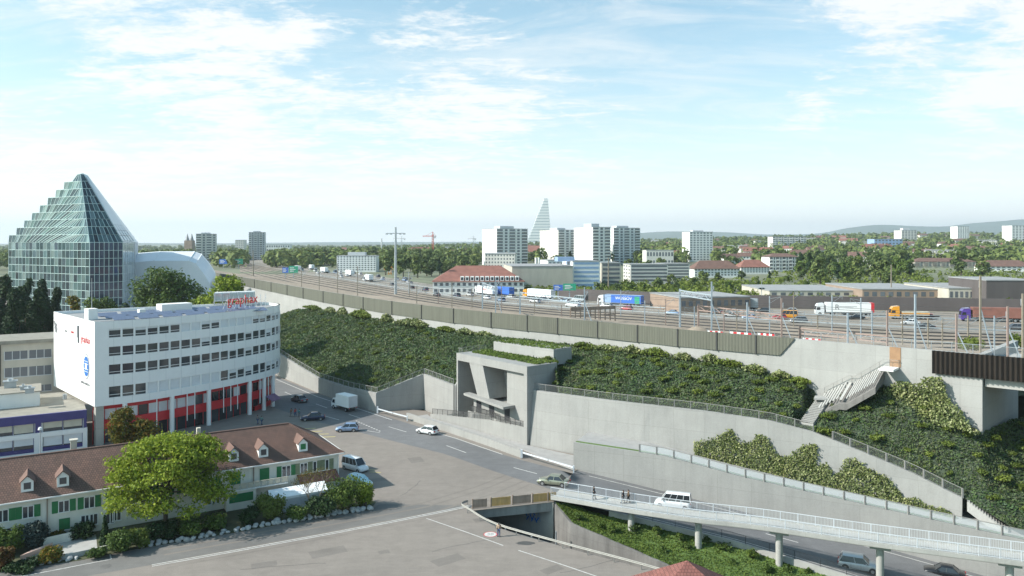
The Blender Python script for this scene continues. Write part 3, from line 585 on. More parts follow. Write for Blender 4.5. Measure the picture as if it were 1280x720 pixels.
# abutment face at the corner going back under the bridge
th = thing('rail_bridge', 'rail bridge at the end of the pale wall with dark brown ribbed edge panel', 'bridge', (UC.x, UC.y, 0))
back = Vector((.70, .714, 0)); mb = MB()
mb.obox(UC+Vector((0.02, 0.02, -14.5)), back*22, Vector((.714, -.70, 0))*-.8, (0, 0, 14.3)); mb.build('abutment', M['upper_concrete'], th, world=True)
mb = MB(); along = du.copy(); along.z = 0; along.normalize(); inn = Vector((-along.y, along.x, 0))
mb.obox(vec3(UC, T-4.6)+along*.2+inn*.6, along*60, inn*14, (0, 0, 3.2)); mb.build('deck', M['bridge_concrete'], th, world=True)
mb = MB(); mb.obox(vec3(UC, -4)+along*34+inn*-9, along*1, inn*60, (0, 0, 19)); mb.build('far_abutment', M['dark_concrete'], th, world=True)
mb = MB(); st = at_az(pu, du, kx(1166)); L = (UC-st).length+55; n = int(L/0.30); r0, r1 = [], []
for i in range(n+1):
    p = st+along*(i*.30)-inn*(.22 if i % 2 else .50); r0.append(Vector((p.x, p.y, T-3.35))); r1.append(Vector((p.x, p.y, T-.05)))
mb.loft([r0, r1]); b0, b1 = [st+along*(L)-inn*.12, st-inn*.12]; mb.quad(vec3(b0, T-3.3), vec3(b1, T-3.3), vec3(b1, T-.1), vec3(b0, T-.1)); mb.build('ribbed_panel', M['corrugated_dark'], th, world=True)

# noise barrier: panels between dark posts
nb = thing('noise_barrier', 'long olive grey ribbed noise barrier along the top of the pale wall', 'noise barrier', tuple(U[2]))
UB = [p for p in U if CX+F*p.x/p.y < 996]; UB = offset(UB, -.22)
jx = [318, 339, 359, 379, 404, 429, 454, 490, 527, 567, 614, 659, 697, 747, 797, 847, 896, 945, 994]; jx = [250, 285]+jx
for i in range(len(jx)-1):
    a_, b_ = azcut(UB, kx(jx[i])), azcut(UB, kx(jx[i+1])); h_ = float(np.interp(jx[i], [318, 994], [3.6, 2.9])); n = max(4, int((b_-a_).length/.28)); mb = MB(); r0 = []; r1 = []; d_ = (b_-a_).normalized(); nn_ = nrm2(d_)
    last = i == len(jx)-2
    for j in range(n+1):
        f_ = .012+.976*j/n; p = a_.lerp(b_, f_)-nn_*(.05 if j % 2 else 0.0); zb_ = T-h_
        if last: zb_ = T-h_+max(0, (f_-.62)/.38)*h_*.98
        r0.append(vec3(p, zb_)); r1.append(vec3(p, T))
    mb.loft([r0, r1]); bk_ = nn_*.14
    mb.loft([[p for p in r1], [p+bk_ for p in r1], [Vector((p.x, p.y, q.z))+bk_ for p, q in zip(r1, r0)]]); mb.build('panel', M['noise_panel'], nb, world=True)
    mb = MB(); mb.box(a_.x, a_.y, T-h_-.1, .22, .3, h_+.14, math.atan2(d_.y, d_.x)); mb.build('post', M['dark_metal'], nb, world=True)

# road-side wall far up the street with its return and pale face
mb = MB(); wall_strip(mb, [vec3(p, -.4) for p in W0], [vec3(p, z) for p, z in zip(W0, W0T)], .6); tag(mb.build('street_retaining_wall', M['wall_concrete']), 'low curved pale concrete wall along the far end of the street', 'retaining wall')
mb = MB(); a_ = W0[-1]; dd = (DW-a_); nn_ = nrm2(dd)
mb.add([vec3(a_, -.3), vec3(DW, -.3), vec3(DW, DWT), vec3(a_, W0T[-1]), vec3(a_+nn_*.6, -.3), vec3(DW+nn_*.6, -.3), vec3(DW+nn_*.6, DWT), vec3(a_+nn_*.6, W0T[-1])], [(0, 1, 2, 3), (4, 5, 6, 7), (3, 2, 6, 7), (0, 3, 7, 4), (1, 2, 6, 5)])
tag(mb.build('return_wall', M['wall_concrete']), 'shaded concrete wall with rising top stepping back beside the portal', 'retaining wall')
mb = MB(); e_ = Q(20.9, -.2, 0); d2 = e_-DW; nn_ = nrm2(d2)
mb.obox(vec3(DW, -.3)+d2*.0, d2*.93, nn_*.7, (0, 0, DWT+.3)); tag(mb.build('pale_wall', M['wall_concrete']), 'short sunlit concrete wall between the shaded return wall and the portal', 'retaining wall')
mb = MB(); w2 = [p for p in W2]; top = []
for i, p in enumerate(offset(w2, 1.15)): top.append(vec3(p, W2T(p.x)))
wall_strip(mb, [vec3(p, -2.5 if p.x < 20 else -6) for p in w2], top, .55); tag(mb.build('big_retaining_wall', M['wall_concrete']), 'tall leaning concrete wall running from the portal down towards the road', 'retaining wall'); W2TOP = top
mb = MB(); w1t = [vec3(p, W1T(p.x)) for p in W1]; wall_strip(mb, [vec3(p, RZ(p.x)-1.5) for p in W1], w1t, .45); tag(mb.build('lower_retaining_wall', M['wall_concrete']), 'lower concrete wall beside the road with a glass railing on its top', 'retaining wall')
mb = MB(); wa = [vec3(p, W1T(p.x)-.12) for p in offset(W1, .3)]; wb = [vec3(p, W1T(p.x)-.05) for p in offset(W1, 9.0)]; wm = [p.lerp(q, .16) for p, q in zip(wa, wb)]
mb.loft([wm, wb]); tag(mb.build('upper_path', M['sidewalk']), kind='structure')
mb = MB(); mb.loft([wa, wm]); tag(mb.build('grass_strip', M['lawn']), kind='structure')

# ------------------------------------------------------------------ planted slope
PBK = 7.0                                      # depth of the portal roof
def low_line():
    L = [vec3(p, z-.05) for p, z in zip(offset(W0, .5), W0T)]
    L += [vec3(DW+Vector((.3, .6, 0)), DWT-.05), vec3(e_+PB*.8+PA*1.2, DWT-.05)]
    L += [Q(21.2, 3.5, 8.5), Q(21.1, PBK-.2, 13.0), Q(-.1, PBK-.3, 12.9)]
    L += [Q(-.7, 3.0, 9.1)]
    L += [p+Vector((0, 0, -.05)) for p in offset(top[1:], .5)]
    L += [Vector((62.4, 94.4, -.6)), Vector((70, 91, -1.6)), Vector((90, 82, -3.3))]
    return L
LOW = low_line(); UH = [Vector(p) for p in UX]
hill_pxs = [318+i*4 for i in range(0, 321)]
HG = []
def hill_pt(px, t, jit=True):
    k = kx(px); lo = azcut(LOW, k); hi = azcut(UH, k); hz_ = hill_top_z(px); p = lo.lerp(Vector((hi.x, hi.y, hz_)), t)
    bul = math.sin(math.pi*t)*(.5 if px < 1000 else .9)*min(1, (hi.y-lo.y)/18); p.z += bul; return p
for px in hill_pxs:
    HG.append([hill_pt(px, t)+Vector((0, 0, rng.uniform(-.12, .12) if 0 < t < 1 else 0)) for t in np.linspace(0, 1, 12)])
mb = MB(); mb.loft(HG, 0, True); tag(mb.build('planted_slope', M['soil']), kind='structure')
# ------------------------------------------------------------------ portal building
pt = thing('tunnel_portal', 'angular concrete portal building with slanted pier, canopy and three dark doors', 'building', tuple(B0))
PH = 13.6
def pbox(mb, s0, s1, t0, t1, z0, z1, mi=0): return mb.obox(Q(s0, t0, z0), PA*(s1-s0), PB*(t1-t0), (0, 0, z1-z0), mi)
mb = MB(); pbox(mb, 0, 21, 0, PBK, PH-1.35, PH); mb.build('roof_slab', M['wall_concrete'], pt, world=True)
mb = MB(); pbox(mb, 0, .9, .004, PBK-.01, -1, PH-1.352); mb.build('side_wall', M['wall_concrete'], pt, world=True)
mb = MB(); pbox(mb, 20.55, 20.99, .02, PBK-.01, -1, PH-1.353); mb.build('side_wall', M['wall_concrete'], pt, world=True)
mb = MB(); pbox(mb, .9, 6.4, .75, PBK-.02, -1, PH-1.354); pbox(mb, 6.4, 20.1, 4.6, PBK-.02, -1, PH-1.355); pbox(mb, 6.405, 12.6, .752, 4.59, -1, 5.6)
pbox(mb, 12.6, 16.4, .752, 4.58, -1, 5.598); mb.build('back_wall', M['wall_concrete'], pt, world=True)
mb = MB()      # slanted pier: trapezoid front, deep body
f = [Q(16.9, .06, PH-1.352), Q(12.7, .06, PH-1.352), Q(10.9, .3, 6.2), Q(14.6, .3, 6.2)]; g_ = [p+PB*4.4 for p in f]
mb.add(f+g_, [(0, 1, 2, 3), (4, 7, 6, 5), (0, 3, 7, 4), (1, 5, 6, 2), (0, 4, 5, 1), (3, 2, 6, 7)]); mb.build('slanted_pier', M['wall_concrete'], pt, world=True)
mb = MB(); f = [Q(4.2, -1.9, 5.75), Q(17.8, -.6, 6.0), Q(17.8, .74, 6.0), Q(4.2, .74, 5.75)]; mb.add(f+[p+Vector((0, 0, .42)) for p in f], [(0, 1, 2, 3), (4, 5, 6, 7), (0, 1, 5, 4), (1, 2, 6, 5), (2, 3, 7, 6), (3, 0, 4, 7)]); mb.build('canopy', M['wall_concrete'], pt, world=True)
for s_ in (5.6, 10.1, 14.0):
    d_ = MB(); pbox(d_, s_, s_+1.5, .70, .80, 3.0, 5.5); d_.build('door', M['dark_slot'], pt, world=True)
d_ = MB(); pbox(d_, 17.7, 18.9, 4.5, 4.65, 9.6, 11.3); d_.build('window', M['dark_slot'], pt, world=True)
mb = MB(); pbox(mb, .9, 15.8, -.0, .70, -1, 3.0); mb.build('terrace', M['wall_concrete'], pt, world=True)
mb = MB()      # ramp block with sloping top
r_ = [(0.0, -.01), (29, -1.5), (29, 1.6), (15.8, 4.5), (15.8, -.03)]
prof = lambda s: float(np.interp(s, [0, 10, 29], [2.95, 2.7, .7]))
a1 = [Q(s, -.05*s, -1) for s in (0, 5, 10, 16, 22, 28)]; a2 = [Q(s, -.05*s, prof(s)) for s in (0, 5, 10, 16, 22, 28)]; a3 = [Q(s, -.05*s+.3, prof(s)) for s in (0, 5, 10, 16, 22, 28)]
mb.loft([a1, a2, a3]); a4 = [Q(s, -.05*s+.3, prof(s)-.5) for s in (5, 10, 16, 22, 28)]; a5 = [Q(s, 5.5 if s > 15.9 else .76, prof(s)-.5) for s in (5, 10, 16, 22, 28)]; mb.loft([a3[1:], a4, a5]); mb.build('ramp', M['wall_concrete'], pt, world=True)
mb = MB(); a1 = [Q(s, z_, h_) for s, z_, h_ in ((7.5, -.1, 2.95), (12, .45, 2.9), (18.5, .9, 2.7))]; mb.loft([a1, [p+Vector((0, 0, -2.2)) for p in a1]]); mb.loft([a1, [p+PB*.25 for p in a1]]); mb.build('ramp_wall', M['upper_concrete'], pt, world=True)
mb = MB(); a1 = [Q(21.3, 2.2, -1), Q(21.3, 2.2, 11.0), Q(21.3, -.2, 7.3), Q(21.3, -.2, -1)]; mb.add(a1+[p+PA*-.25 for p in a1], [(0, 1, 2, 3), (4, 5, 6, 7), (0, 1, 5, 4), (1, 2, 6, 5), (2, 3, 7, 6)]); mb.build('wing_wall', M['wall_concrete'], pt, world=True)
# small planted box behind the portal roof
a_, b_ = PY(617, 436, 150.5), PY(692, 446, 139); d_ = vec3(b_-a_, 0); nn_ = nrm2(d_); mb = MB(); mb.obox(vec3(a_, 12.5), d_, nn_*5, (0, 0, 2.9)); tag(mb.build('shaft_block', M['upper_concrete']), 'long low concrete box with grass on top behind the portal roof', 'vent shaft')
SHAFT = (vec3(a_, 15.4), d_, nn_)
mb = MB(); q_ = P(672, 474, 10.4); mb.obox(q_, (1.6, 2.4, .0), (.9, -.35, 0), (0, 0, .55)); tag(mb.build('concrete_stub', M['upper_concrete']), 'short concrete block sticking out of the slope beside the portal', 'block')
# low wall beside the road
a_, b_ = P(508, 524), P(651, 572.5); mb = MB(); pth = [a_, P(560, 540.5), P(610, 557.5), b_]; wall_strip(mb, [vec3(p, -.1) for p in pth], [vec3(p, 1.25) for p in pth], .35); tag(mb.build('parapet_wall', M['wall_concrete']), 'knee high concrete wall along the road below the portal', 'low wall')
def gate(p, q, label):
    t = thing('road_gate', label, 'gate', tuple(p)); d = q-p
    mb = MB(); mb.box(p.x, p.y, 0.1, .32, .32, 1.35); mb.build('post', M['rail_white'], t, world=True)
    mb = MB(); mb.box(q.x, q.y, 0.1, .2, .2, 1.1); mb.build('post', M['rail_white'], t, world=True)
    mb = MB(); mb.bar(p+d*.03+Vector((0, 0, 1.0)), p+d*.52+Vector((0, 0, .95)), .12, .22); mb.bar(p+d*.54+Vector((0, 0, .95)), q+Vector((0, 0, .95)), .12, .22); mb.build('bar', M['rail_white'], t, world=True)
gate(P(472, 517), P(509, 527), 'white horizontal road gate in front of the shaded return wall'); gate(P(652, 573), P(717, 592), 'white horizontal road gate closing the gap before the lower wall')

# ------------------------------------------------------------------ fences
def fence(name, label, path, h, step, pm, im, group=None, pw=.12, rail=.07, rm=None, cat='railing', low=.1, top_rail=True, post_h=None):
    t = thing(name, label, cat, tuple(path[0]), 0, group); pts = every(path, step)
    mb = MB(); mb.loft([[p+Vector((0, 0, low)) for p in path], [p+Vector((0, 0, h-.04)) for p in path]]); mb.build('infill', im, t, world=True)
    if top_rail:
        mb = MB()
        for i in range(len(path)-1): mb.bar(path[i]+Vector((0, 0, h)), path[i+1]+Vector((0, 0, h)), rail)
        mb.build('handrail', rm or pm, t, world=True)
    me = None; ph = post_h or h
    for p in pts:
        if me is None:
            mb = MB(); mb.box(0, 0, -.1, pw, pw, ph+.1); o = mb.build('post', pm, t); me = o.data
        else: o = link_mesh('post', me, t)
        o.location = p-path[0]
    return t
fence('railing', 'thin mesh railing on the far street wall below the slope', [vec3(p, z) for p, z in zip(offset(W0[2:], .3), W0T[2:])], 1.1, 2.4, M['post_grey'], M['net'])
fence('railing', 'thin mesh railing climbing the top of the shaded return wall', [vec3(W0[-1]+Vector((.2, .3, 0)), W0T[-1]), vec3(DW+Vector((.1, .3, 0)), DWT)], 1.1, 2.4, M['post_grey'], M['net'])
fence('railing', 'short mesh railing on the sunlit wall beside the portal', [vec3(DW+Vector((.2, .3, 0)), DWT), vec3(DW+d2*.9+nn_*.3, DWT)], 1.1, 2.0, M['post_grey'], M['net'])
i9 = [p for p in offset(W2TOP, .25) if p.x < 45]; i8 = [p for p in offset(W2TOP, .25) if p.x >= 44]
fence('railing', 'mesh railing with grey posts along the level top of the tall leaning wall', i9, 1.15, 2.5, M['post_grey'], M['net'])
fence('railing', 'mesh railing following the falling end of the tall leaning wall', i8, 1.15, 2.5, M['post_grey'], M['net'], pw=.2)
p1 = [p for p in w1t if p.x > 17]
fence('railing', 'glass railing with grey posts along the lower wall by the road', [p+Vector((0, .15, 0)) for p in p1], 1.2, 2.6, M['post_grey'], M['glass_rail'], pw=.2)
pr = [Q(s, -.05*s+.15, prof(s)) for s in (.6, 5, 8.3)]; fence('railing', 'dark bar railing at the end of the portal terrace', pr, 1.05, 1.3, M['dark_metal'], M['net_dark'], pw=.07, rail=.06)
pr = [Q(s, -.05*s+.15, prof(s)) for s in (9.5, 16, 22, 27.5)]; fence('railing', 'dark bar railing along the ramp up to the portal', pr, 1.05, 1.6, M['dark_metal'], M['net_dark'], pw=.07, rail=.06)
pr = [Q(s, t_, 2.95) for s, t_ in ((7.5, .05), (12, .55), (17, 0.7))]; fence('railing', 'dark bar railing before the three portal doors', pr, 1.05, 1.6, M['dark_metal'], M['net_dark'], pw=.07, rail=.06)
pr = [Q(19.5, .3, PH), Q(20.8, .3, PH), Q(20.8, PBK, PH)]; fence('railing', 'fine mesh railing on the corner of the portal roof', pr, 1.0, 1.6, M['post_grey'], M['net'], pw=.06, rail=.05)
us = [p for p in U if 1030 < CX+F*p.x/p.y]; us = resample([vec3(p, T-.1) for p in offset([azcut(U, kx(1003)), azcut(U, kx(1120)), azcut(U, kx(1227)), UC+along*30], .9)], 24)
fence('railing', 'grey tube railing on the wall top above the rail bridge', us, 1.2, 2.6, M['galv'], mat_net('net_open', (.5, .5, .5), .10), pw=.07, rail=.06)

# ------------------------------------------------------------------ stairs and door in the upper wall
dp = at_az(pu, du, kx(1119)); mb = MB(); mb.obox(dp-along*.75-inn*.08+Vector((0, 0, T-3.0-T)), along*1.5, inn*.2, (0, 0, 2.9)); tag(mb.build('steel_door', M['corten']), 'rust brown door panel in the pale wall at the stair head', 'door')
def stairs(name, label, segs, width, riser, side, fall=0.0, treads='wall_concrete'):
    """segs: list of (start, end) points of flights ; side: vector to the outer edge"""
    t = thing(name, label, 'stairs', tuple(segs[0][0]))
    mb = MB(); st_ = MB()
    for a, b in segs:
        n = max(1, int(abs(b.z-a.z)/riser), int((b-a).length/.62) if fall else 0); d = (b-a)/n
        for i in range(n):
            p = a+d*i; st_.obox(vec3(p, p.z-.1)+Vector((0, 0, d.z)), vec3(d, 0)*(1.12 if not fall else .42), side*width+Vector((0, 0, -fall)), (0, 0, .12))
        mb.add([p+Vector((0, 0, -.55 if fall else 0)) for p in (a+Vector((0, 0, -.12)), b+Vector((0, 0, -.12)), b+Vector((0, 0, -1.5)), a+Vector((0, 0, -1.5)), a+side*width+Vector((0, 0, -.12-fall)), b+side*width+Vector((0, 0, -.12-fall)), b+side*width+Vector((0, 0, -1.0-fall)), a+side*width+Vector((0, 0, -1.0-fall)))], [(0, 1, 2, 3), (4, 5, 6, 7), (0, 1, 5, 4), (1, 2, 6, 5), (3, 0, 4, 7)])
    mb.build('stringer', M['dark_concrete' if fall else 'upper_concrete'], t, world=True); st_.build('steps', M[treads], t, world=True)  # with fall: dark colour stands in for shade in the gaps between treads
    return t
o_ = -inn*.1
s0 = at_az(pu, du, kx(1032))+o_; s1 = at_az(pu, du, kx(1062))+o_; s2_ = at_az(pu, du, kx(1070))+o_; s3 = at_az(pu, du, kx(1106))+o_; s4 = at_az(pu, du, kx(1124))+o_
zs = (11.3, 13.6, 13.6, 16.6, 16.6)
pts5 = [vec3(p, z) for p, z in zip((s0, s1, s2_, s3, s4), zs)]
tS = stairs('wall_stairs', 'pale concrete stairs rising along the wall to the brown door', [(pts5[0], pts5[1]), (pts5[1], pts5[2]), (pts5[2], pts5[3])], 4.6, .30, -inn, 1.9, 'bridge_concrete')
mb = MB(); mb.obox(pts5[3]+Vector((0, 0, -.3)), pts5[4]-pts5[3], -inn*3.0, (0, 0, .3)); mb.build('landing', M['white_render'], tS, world=True)
fence('railing', 'fine mesh railing of the stairs along the pale wall', [p-inn*.4 for p in pts5]+[pts5[4]], 1.05, 1.6, M['post_grey'], M['net'], pw=.05, rail=.05)
q0 = P(1000, 527, 8.3); q1 = vec3(s0-inn*1.4-along*.5, 11.2)
sd = Vector(((q1-q0).y, -(q1-q0).x, 0)).normalized()
stairs('slope_stairs', 'short flight of white steps across the planted slope', [(q0, q1)], 2.0, .17, sd)
mb = MB(); mb.obox(q1+Vector((-.6, .0, -.25)), vec3(s0-q1, 0)+along*2.2, -inn*2.2+sd*.6, (0, 0, .25)); tag(mb.build('stair_landing', M['upper_concrete']), 'flat concrete landing joining the white steps and wall stairs', 'landing')
q5 = vec3(W2[-1]+Vector((1.1, .5, 0)), 1.6); q6 = Vector((62.0, 95.0, -1.0)); stairs('end_stairs', 'short concrete steps at the low end of the leaning wall', [(q5, q6)], 1.7, .17, Vector((.5, .86, 0)))
mb = MB(); e5 = [vec3(p, p.z-.10) for p in i8]; e6 = offset(e5, 1.9); mb.loft([e5, e6]); tag(mb.build('walkway', M['sidewalk']), kind='structure')

# the planting keeps clear of the stairs
def seg_drop(x, y, z):
    for a, b, r in ((q0+sd, q1+sd, 1.4), (q1-inn*.8, pts5[0]-inn*2.2, 1.8), (pts5[0]-inn*2.2+Vector((0, 0, -1.5)), pts5[1]-inn*2.2+Vector((0, 0, -1.5)), 2.3), (pts5[1]-inn*2.2+Vector((0, 0, -1.5)), pts5[3]-inn*2.2+Vector((0, 0, -1.5)), 2.3)):
        d = Vector((b.x-a.x, b.y-a.y, 0)); w = Vector((x-a.x, y-a.y, 0)); t = max(0, min(1, w.dot(d)/max(d.dot(d), 1e-6)))
        if (w-d*t).length < r+.5: z = min(z, a.z+(b.z-a.z)*t-.45)
    return z
for o in bpy.data.objects:
    if o.name == 'planted_slope':
        for v in o.data.vertices: v.co.z = seg_drop(v.co.x, v.co.y, v.co.z)
for c_ in HG:
    for p in c_: p.z = seg_drop(p.x, p.y, p.z)

# ------------------------------------------------------------------ underpass, trench wall, guard rail
ub = thing('underpass_bridge', 'concrete underpass opening with a graffiti tagged side wall below the plaza', 'underpass', (-5, 99.2, 0))
a_, b_ = Vector((-6.2, 99.3, 0)), Vector((6.2, 102.75, 0)); d_ = b_-a_; nn_ = nrm2(d_)
mb = MB(); mb.obox(a_+Vector((0, 0, -1.25)), d_, nn_*14, (0, 0, 1.245)); mb.build('lintel', mat_concrete('old_concrete', (.33, .315, .29), .25, .2) and M['old_concrete'], ub, world=True)
rot = nrm2(Vector((-.81, .58, 0))); run = Vector((-.81, .58, 0))
mb = MB(); c_ = Vector((5.55, 102.4, 0)); mb.obox(c_+Vector((0, 0, -7)), run*26, Vector((.58, .81, 0))*.5, (0, 0, 6.9)); mb.build('side_wall', M['grey_render'], ub, world=True)
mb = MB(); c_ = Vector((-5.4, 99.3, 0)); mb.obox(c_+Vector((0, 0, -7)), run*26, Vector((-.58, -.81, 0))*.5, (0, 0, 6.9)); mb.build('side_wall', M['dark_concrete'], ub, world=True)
mb = MB(); g0 = Vector((5.5, 102.35, 0))-Vector((.58, .81, 0))*.01
for i in range(9):
    u = 2.0+.28*i; p = g0+run*u+Vector((0, 0, -3.0+.5*math.sin(i*1.9))); q = g0+run*(u+.35)+Vector((0, 0, -2.6+.7*math.cos(i*2.3))); mb.bar(p, q, .02, .16)
    if i % 2: mb.bar(q, p+Vector((0, 0, .9)), .02, .14)
mb.build('graffiti_lettering', M['logo_blue'], ub, world=True)
for (x_, y_) in ((632, 656), (664, 666), (694.5, 673)):
    c_ = P(x_, y_, -4.6)
tw = MB(); tb = [Vector((5.75, 102.3, 0))]+TRR[1:]; tz = [-.2, -1.5, -3.5, -5.4, -7.5]
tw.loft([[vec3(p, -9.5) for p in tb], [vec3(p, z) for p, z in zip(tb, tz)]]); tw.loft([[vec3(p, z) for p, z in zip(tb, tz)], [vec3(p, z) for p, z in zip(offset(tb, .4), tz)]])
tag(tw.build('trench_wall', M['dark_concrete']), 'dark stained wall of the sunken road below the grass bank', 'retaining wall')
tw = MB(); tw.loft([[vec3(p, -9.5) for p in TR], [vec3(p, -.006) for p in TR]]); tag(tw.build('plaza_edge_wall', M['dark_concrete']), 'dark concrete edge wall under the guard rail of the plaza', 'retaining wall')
pf = thing('plank_fence', 'old wooden plank fence, partly orange, on the underpass edge', 'fence', (-5, 99.6, 0))
fpx = [592, 608.5, 613, 636, 638.5, 660, 662, 679.5, 680.5, 690.5]
mats5 = ['wood_old', 'wood_orange', 'wood_old', 'wood_orange', 'wood_orange']
for i in range(5):
    f0 = (fpx[2*i]-592)/98.5; f1 = (fpx[2*i+1]-592)/98.5; p = a_.lerp(b_, .09+.9*f0)+nn_*.3; q = a_.lerp(b_, .09+.9*f1)+nn_*.3; mb = MB(); n = max(3, int((q-p).length/.16))
    for j in range(n): c = p.lerp(q, (j+.5)/n); mb.box(c.x, c.y, .08, (q-p).length/n*.86, .04, 1.1+rng.uniform(-.02, .02), math.atan2(d_.y, d_.x))
    mb.bar(p+Vector((0, 0, .3)), q+Vector((0, 0, .3)), .05, .09); mb.bar(p+Vector((0, 0, .95)), q+Vector((0, 0, .95)), .05, .09); mb.build('plank_panel', M[mats5[i]], pf, world=True)
    mb = MB(); mb.box(p.x, p.y, 0, .16, .16, 1.3, math.atan2(d_.y, d_.x)); mb.build('post', M['wood_old'], pf, world=True)
gr = [Vector((-5.9, 101.0, 0)), Vector((-6.6, 99.8, 0)), Vector((-5.6, 98.0, 0)), Vector((-2.0, 92.8, 0)), Vector((5.6, 87.0, 0)), Vector((14.6, 80.6, 0)), Vector((21.5, 75, 0))]; gr = smooth_path(gr, 4)
tg = thing('guard_rail', 'galvanised guard rail along the plaza edge above the sunken road', 'guard rail', tuple(gr[0])); mb = MB()
pf_ = [(.0, .52), (.05, .58), (.0, .64), (.0, .68), (.05, .74), (.0, .80)]
for i in range(len(gr)-1):
    n1 = nrm2(gr[min(i+1, len(gr)-1)]-gr[i])
rows = [[p-nrm2(gr[min(j+1, len(gr)-1)]-gr[max(j-1, 0)])*x_+Vector((0, 0, z_)) for x_, z_ in pf_] for j, p in enumerate(gr)]; mb.loft(rows); mb.build('beam', M['rail_steel'], tg, world=True)
me = None
for p in every(gr, 3.2):
    if me is None: mb = MB(); mb.box(0, .1, -.05, .12, .1, .8); me = mb.build('post', M['post_grey'], tg).data; tg.children[-1].location = p-gr[0]
    else: o = link_mesh('post', me, tg); o.location = p-gr[0]

# ------------------------------------------------------------------ foot bridge
NE = smooth_path([Vector(p) for p in ((5.2, 102.4, .35), (9.5, 100.2, .35), (15.2, 97.2, .33), (22.3, 94.2, .3), (27.3, 92.6, .3), (31.2, 91.1, .3), (41.4, 86.5, .3), (54.8, 81.3, .3), (70, 75.5, .3), (90, 68, .3))], 4)
FE = offset(NE, 3.0); fb_ = thing('foot_bridge', 'long pale concrete foot bridge with white bar railings on round pillars', 'bridge', tuple(NE[0]))
up = lambda z: Vector((0, 0, z))
mb = MB(); mb.loft([NE, [p+up(.5) for p in NE], [p.lerp(q, .07)+up(.5) for p, q in zip(NE, FE)], [p.lerp(q, .07)+up(.4) for p, q in zip(NE, FE)], [p.lerp(q, .93)+up(.4) for p, q in zip(NE, FE)], [p.lerp(q, .93)+up(.5) for p, q in zip(NE, FE)], [p+up(.5) for p in FE], FE])
mb.loft([NE, [p.lerp(q, .2)+up(-.25) for p, q in zip(NE, FE)], [p.lerp(q, .8)+up(-.25) for p, q in zip(NE, FE)], FE]); mb.build('deck', M['bridge_concrete'], fb_, world=True)
def bar_rail(path, name):
    mb = MB()
    for i in range(len(path)-1): mb.bar(path[i]+up(1.12), path[i+1]+up(1.12), .06); mb.bar(path[i]+up(.12), path[i+1]+up(.12), .04)
    for p in every(path, .16): mb.bar(p+up(.12), p+up(1.1), .022, .022)
    for p in every(path, 2.0): mb.bar(p, p+up(1.12), .06)
    mb.build(name, M['rail_white'], fb_, world=True)
bar_rail([p.lerp(q, .04)+up(.5) for p, q in zip(NE, FE)], 'railing'); bar_rail([p.lerp(q, .96)+up(.5) for p, q in zip(NE, FE)][1:], 'railing')
for px_ in (789, 873, 974, 1100, 1262):
    c = azcut([p.lerp(q, .5) for p, q in zip(NE, FE)], kx(px_)); mb = MB(); mb.cyl(vec3(c, bank_z(c.x, c.y)-1.2), vec3(c, -.1), .42, .42, 16)
    if px_ > 900: mb.box(c.x, c.y, -.32, 2.2, .95, .35, math.atan2(-.4, .92))
    mb.build('pillar', M['bridge_concrete'], fb_, world=True)
# kerb wall and fence between bank and road
mb = MB(); k0 = KERB[1:8]; wall_strip(mb, [p+up(-1.2) for p in offset(k0, -.36)], [p+up(.16) for p in offset(k0, -.34)], .36); tag(mb.build('kerb_wall', M['kerb']), 'low pale concrete kerb wall between grass bank and falling road', 'low wall')
fence('railing', 'thin dark wire fence on the kerb beside the falling road', [p+up(.16) for p in offset(k0, -.17)], 1.0, 3.0, M['dark_metal'], mat_net('net_faint', (.1, .1, .1), .12), pw=.05, rail=.03)
# ------------------------------------------------------------------ text
def text(name, s, size, m, parent, pos, xdir, updir, extrude=.02, align='LEFT'):
    c = bpy.data.curves.new(name, 'FONT'); c.body = s; c.size = size; c.extrude = extrude; c.align_x = align; c.resolution_u = 3
    c.materials.append(M[m]); o = bpy.data.objects.new(name, c); col.objects.link(o)
    x = Vector(xdir).normalized(); y = Vector(updir).normalized(); z = x.cross(y)
    mt = Matrix((x, y, z)).transposed().to_4x4(); mt.translation = Vector(pos)-(parent.location if parent else Vector())
    o.matrix_basis = mt; o.parent = parent; return o
def pane_grid(gl, mu, bl, br, tr, tl, nx, nz, w=.10, out=None, jit=.0):
    """panes (each its own island) and raised mullions over a planar four-sided face"""
    bl, br, tr, tl = map(Vector, (bl, br, tr, tl)); at = lambda u, v: bl.lerp(br, u).lerp(tl.lerp(tr, u), v)
    n = (br-bl).cross(tl-bl).normalized() if out is None else Vector(out)
    for i in range(nx):
        for j in range(nz):
            q = [at(i/nx, j/nz), at((i+1)/nx, j/nz), at((i+1)/nx, (j+1)/nz), at(i/nx, (j+1)/nz)]
            if jit:
                a, b = rng.uniform(-jit, jit), rng.uniform(-jit, jit); q = [q[0]+n*(a+b), q[1]+n*(a-b), q[2]+n*(-a-b), q[3]+n*(b-a)]
            gl.add(q, [(0, 1, 2, 3)])
    for i in range(nx+1): mu.bar(at(i/nx, 0)+n*.03, at(i/nx, 1)+n*.03, w)
    for j in range(nz+1): mu.bar(at(0, j/nz)+n*.03, at(1, j/nz)+n*.03, w)

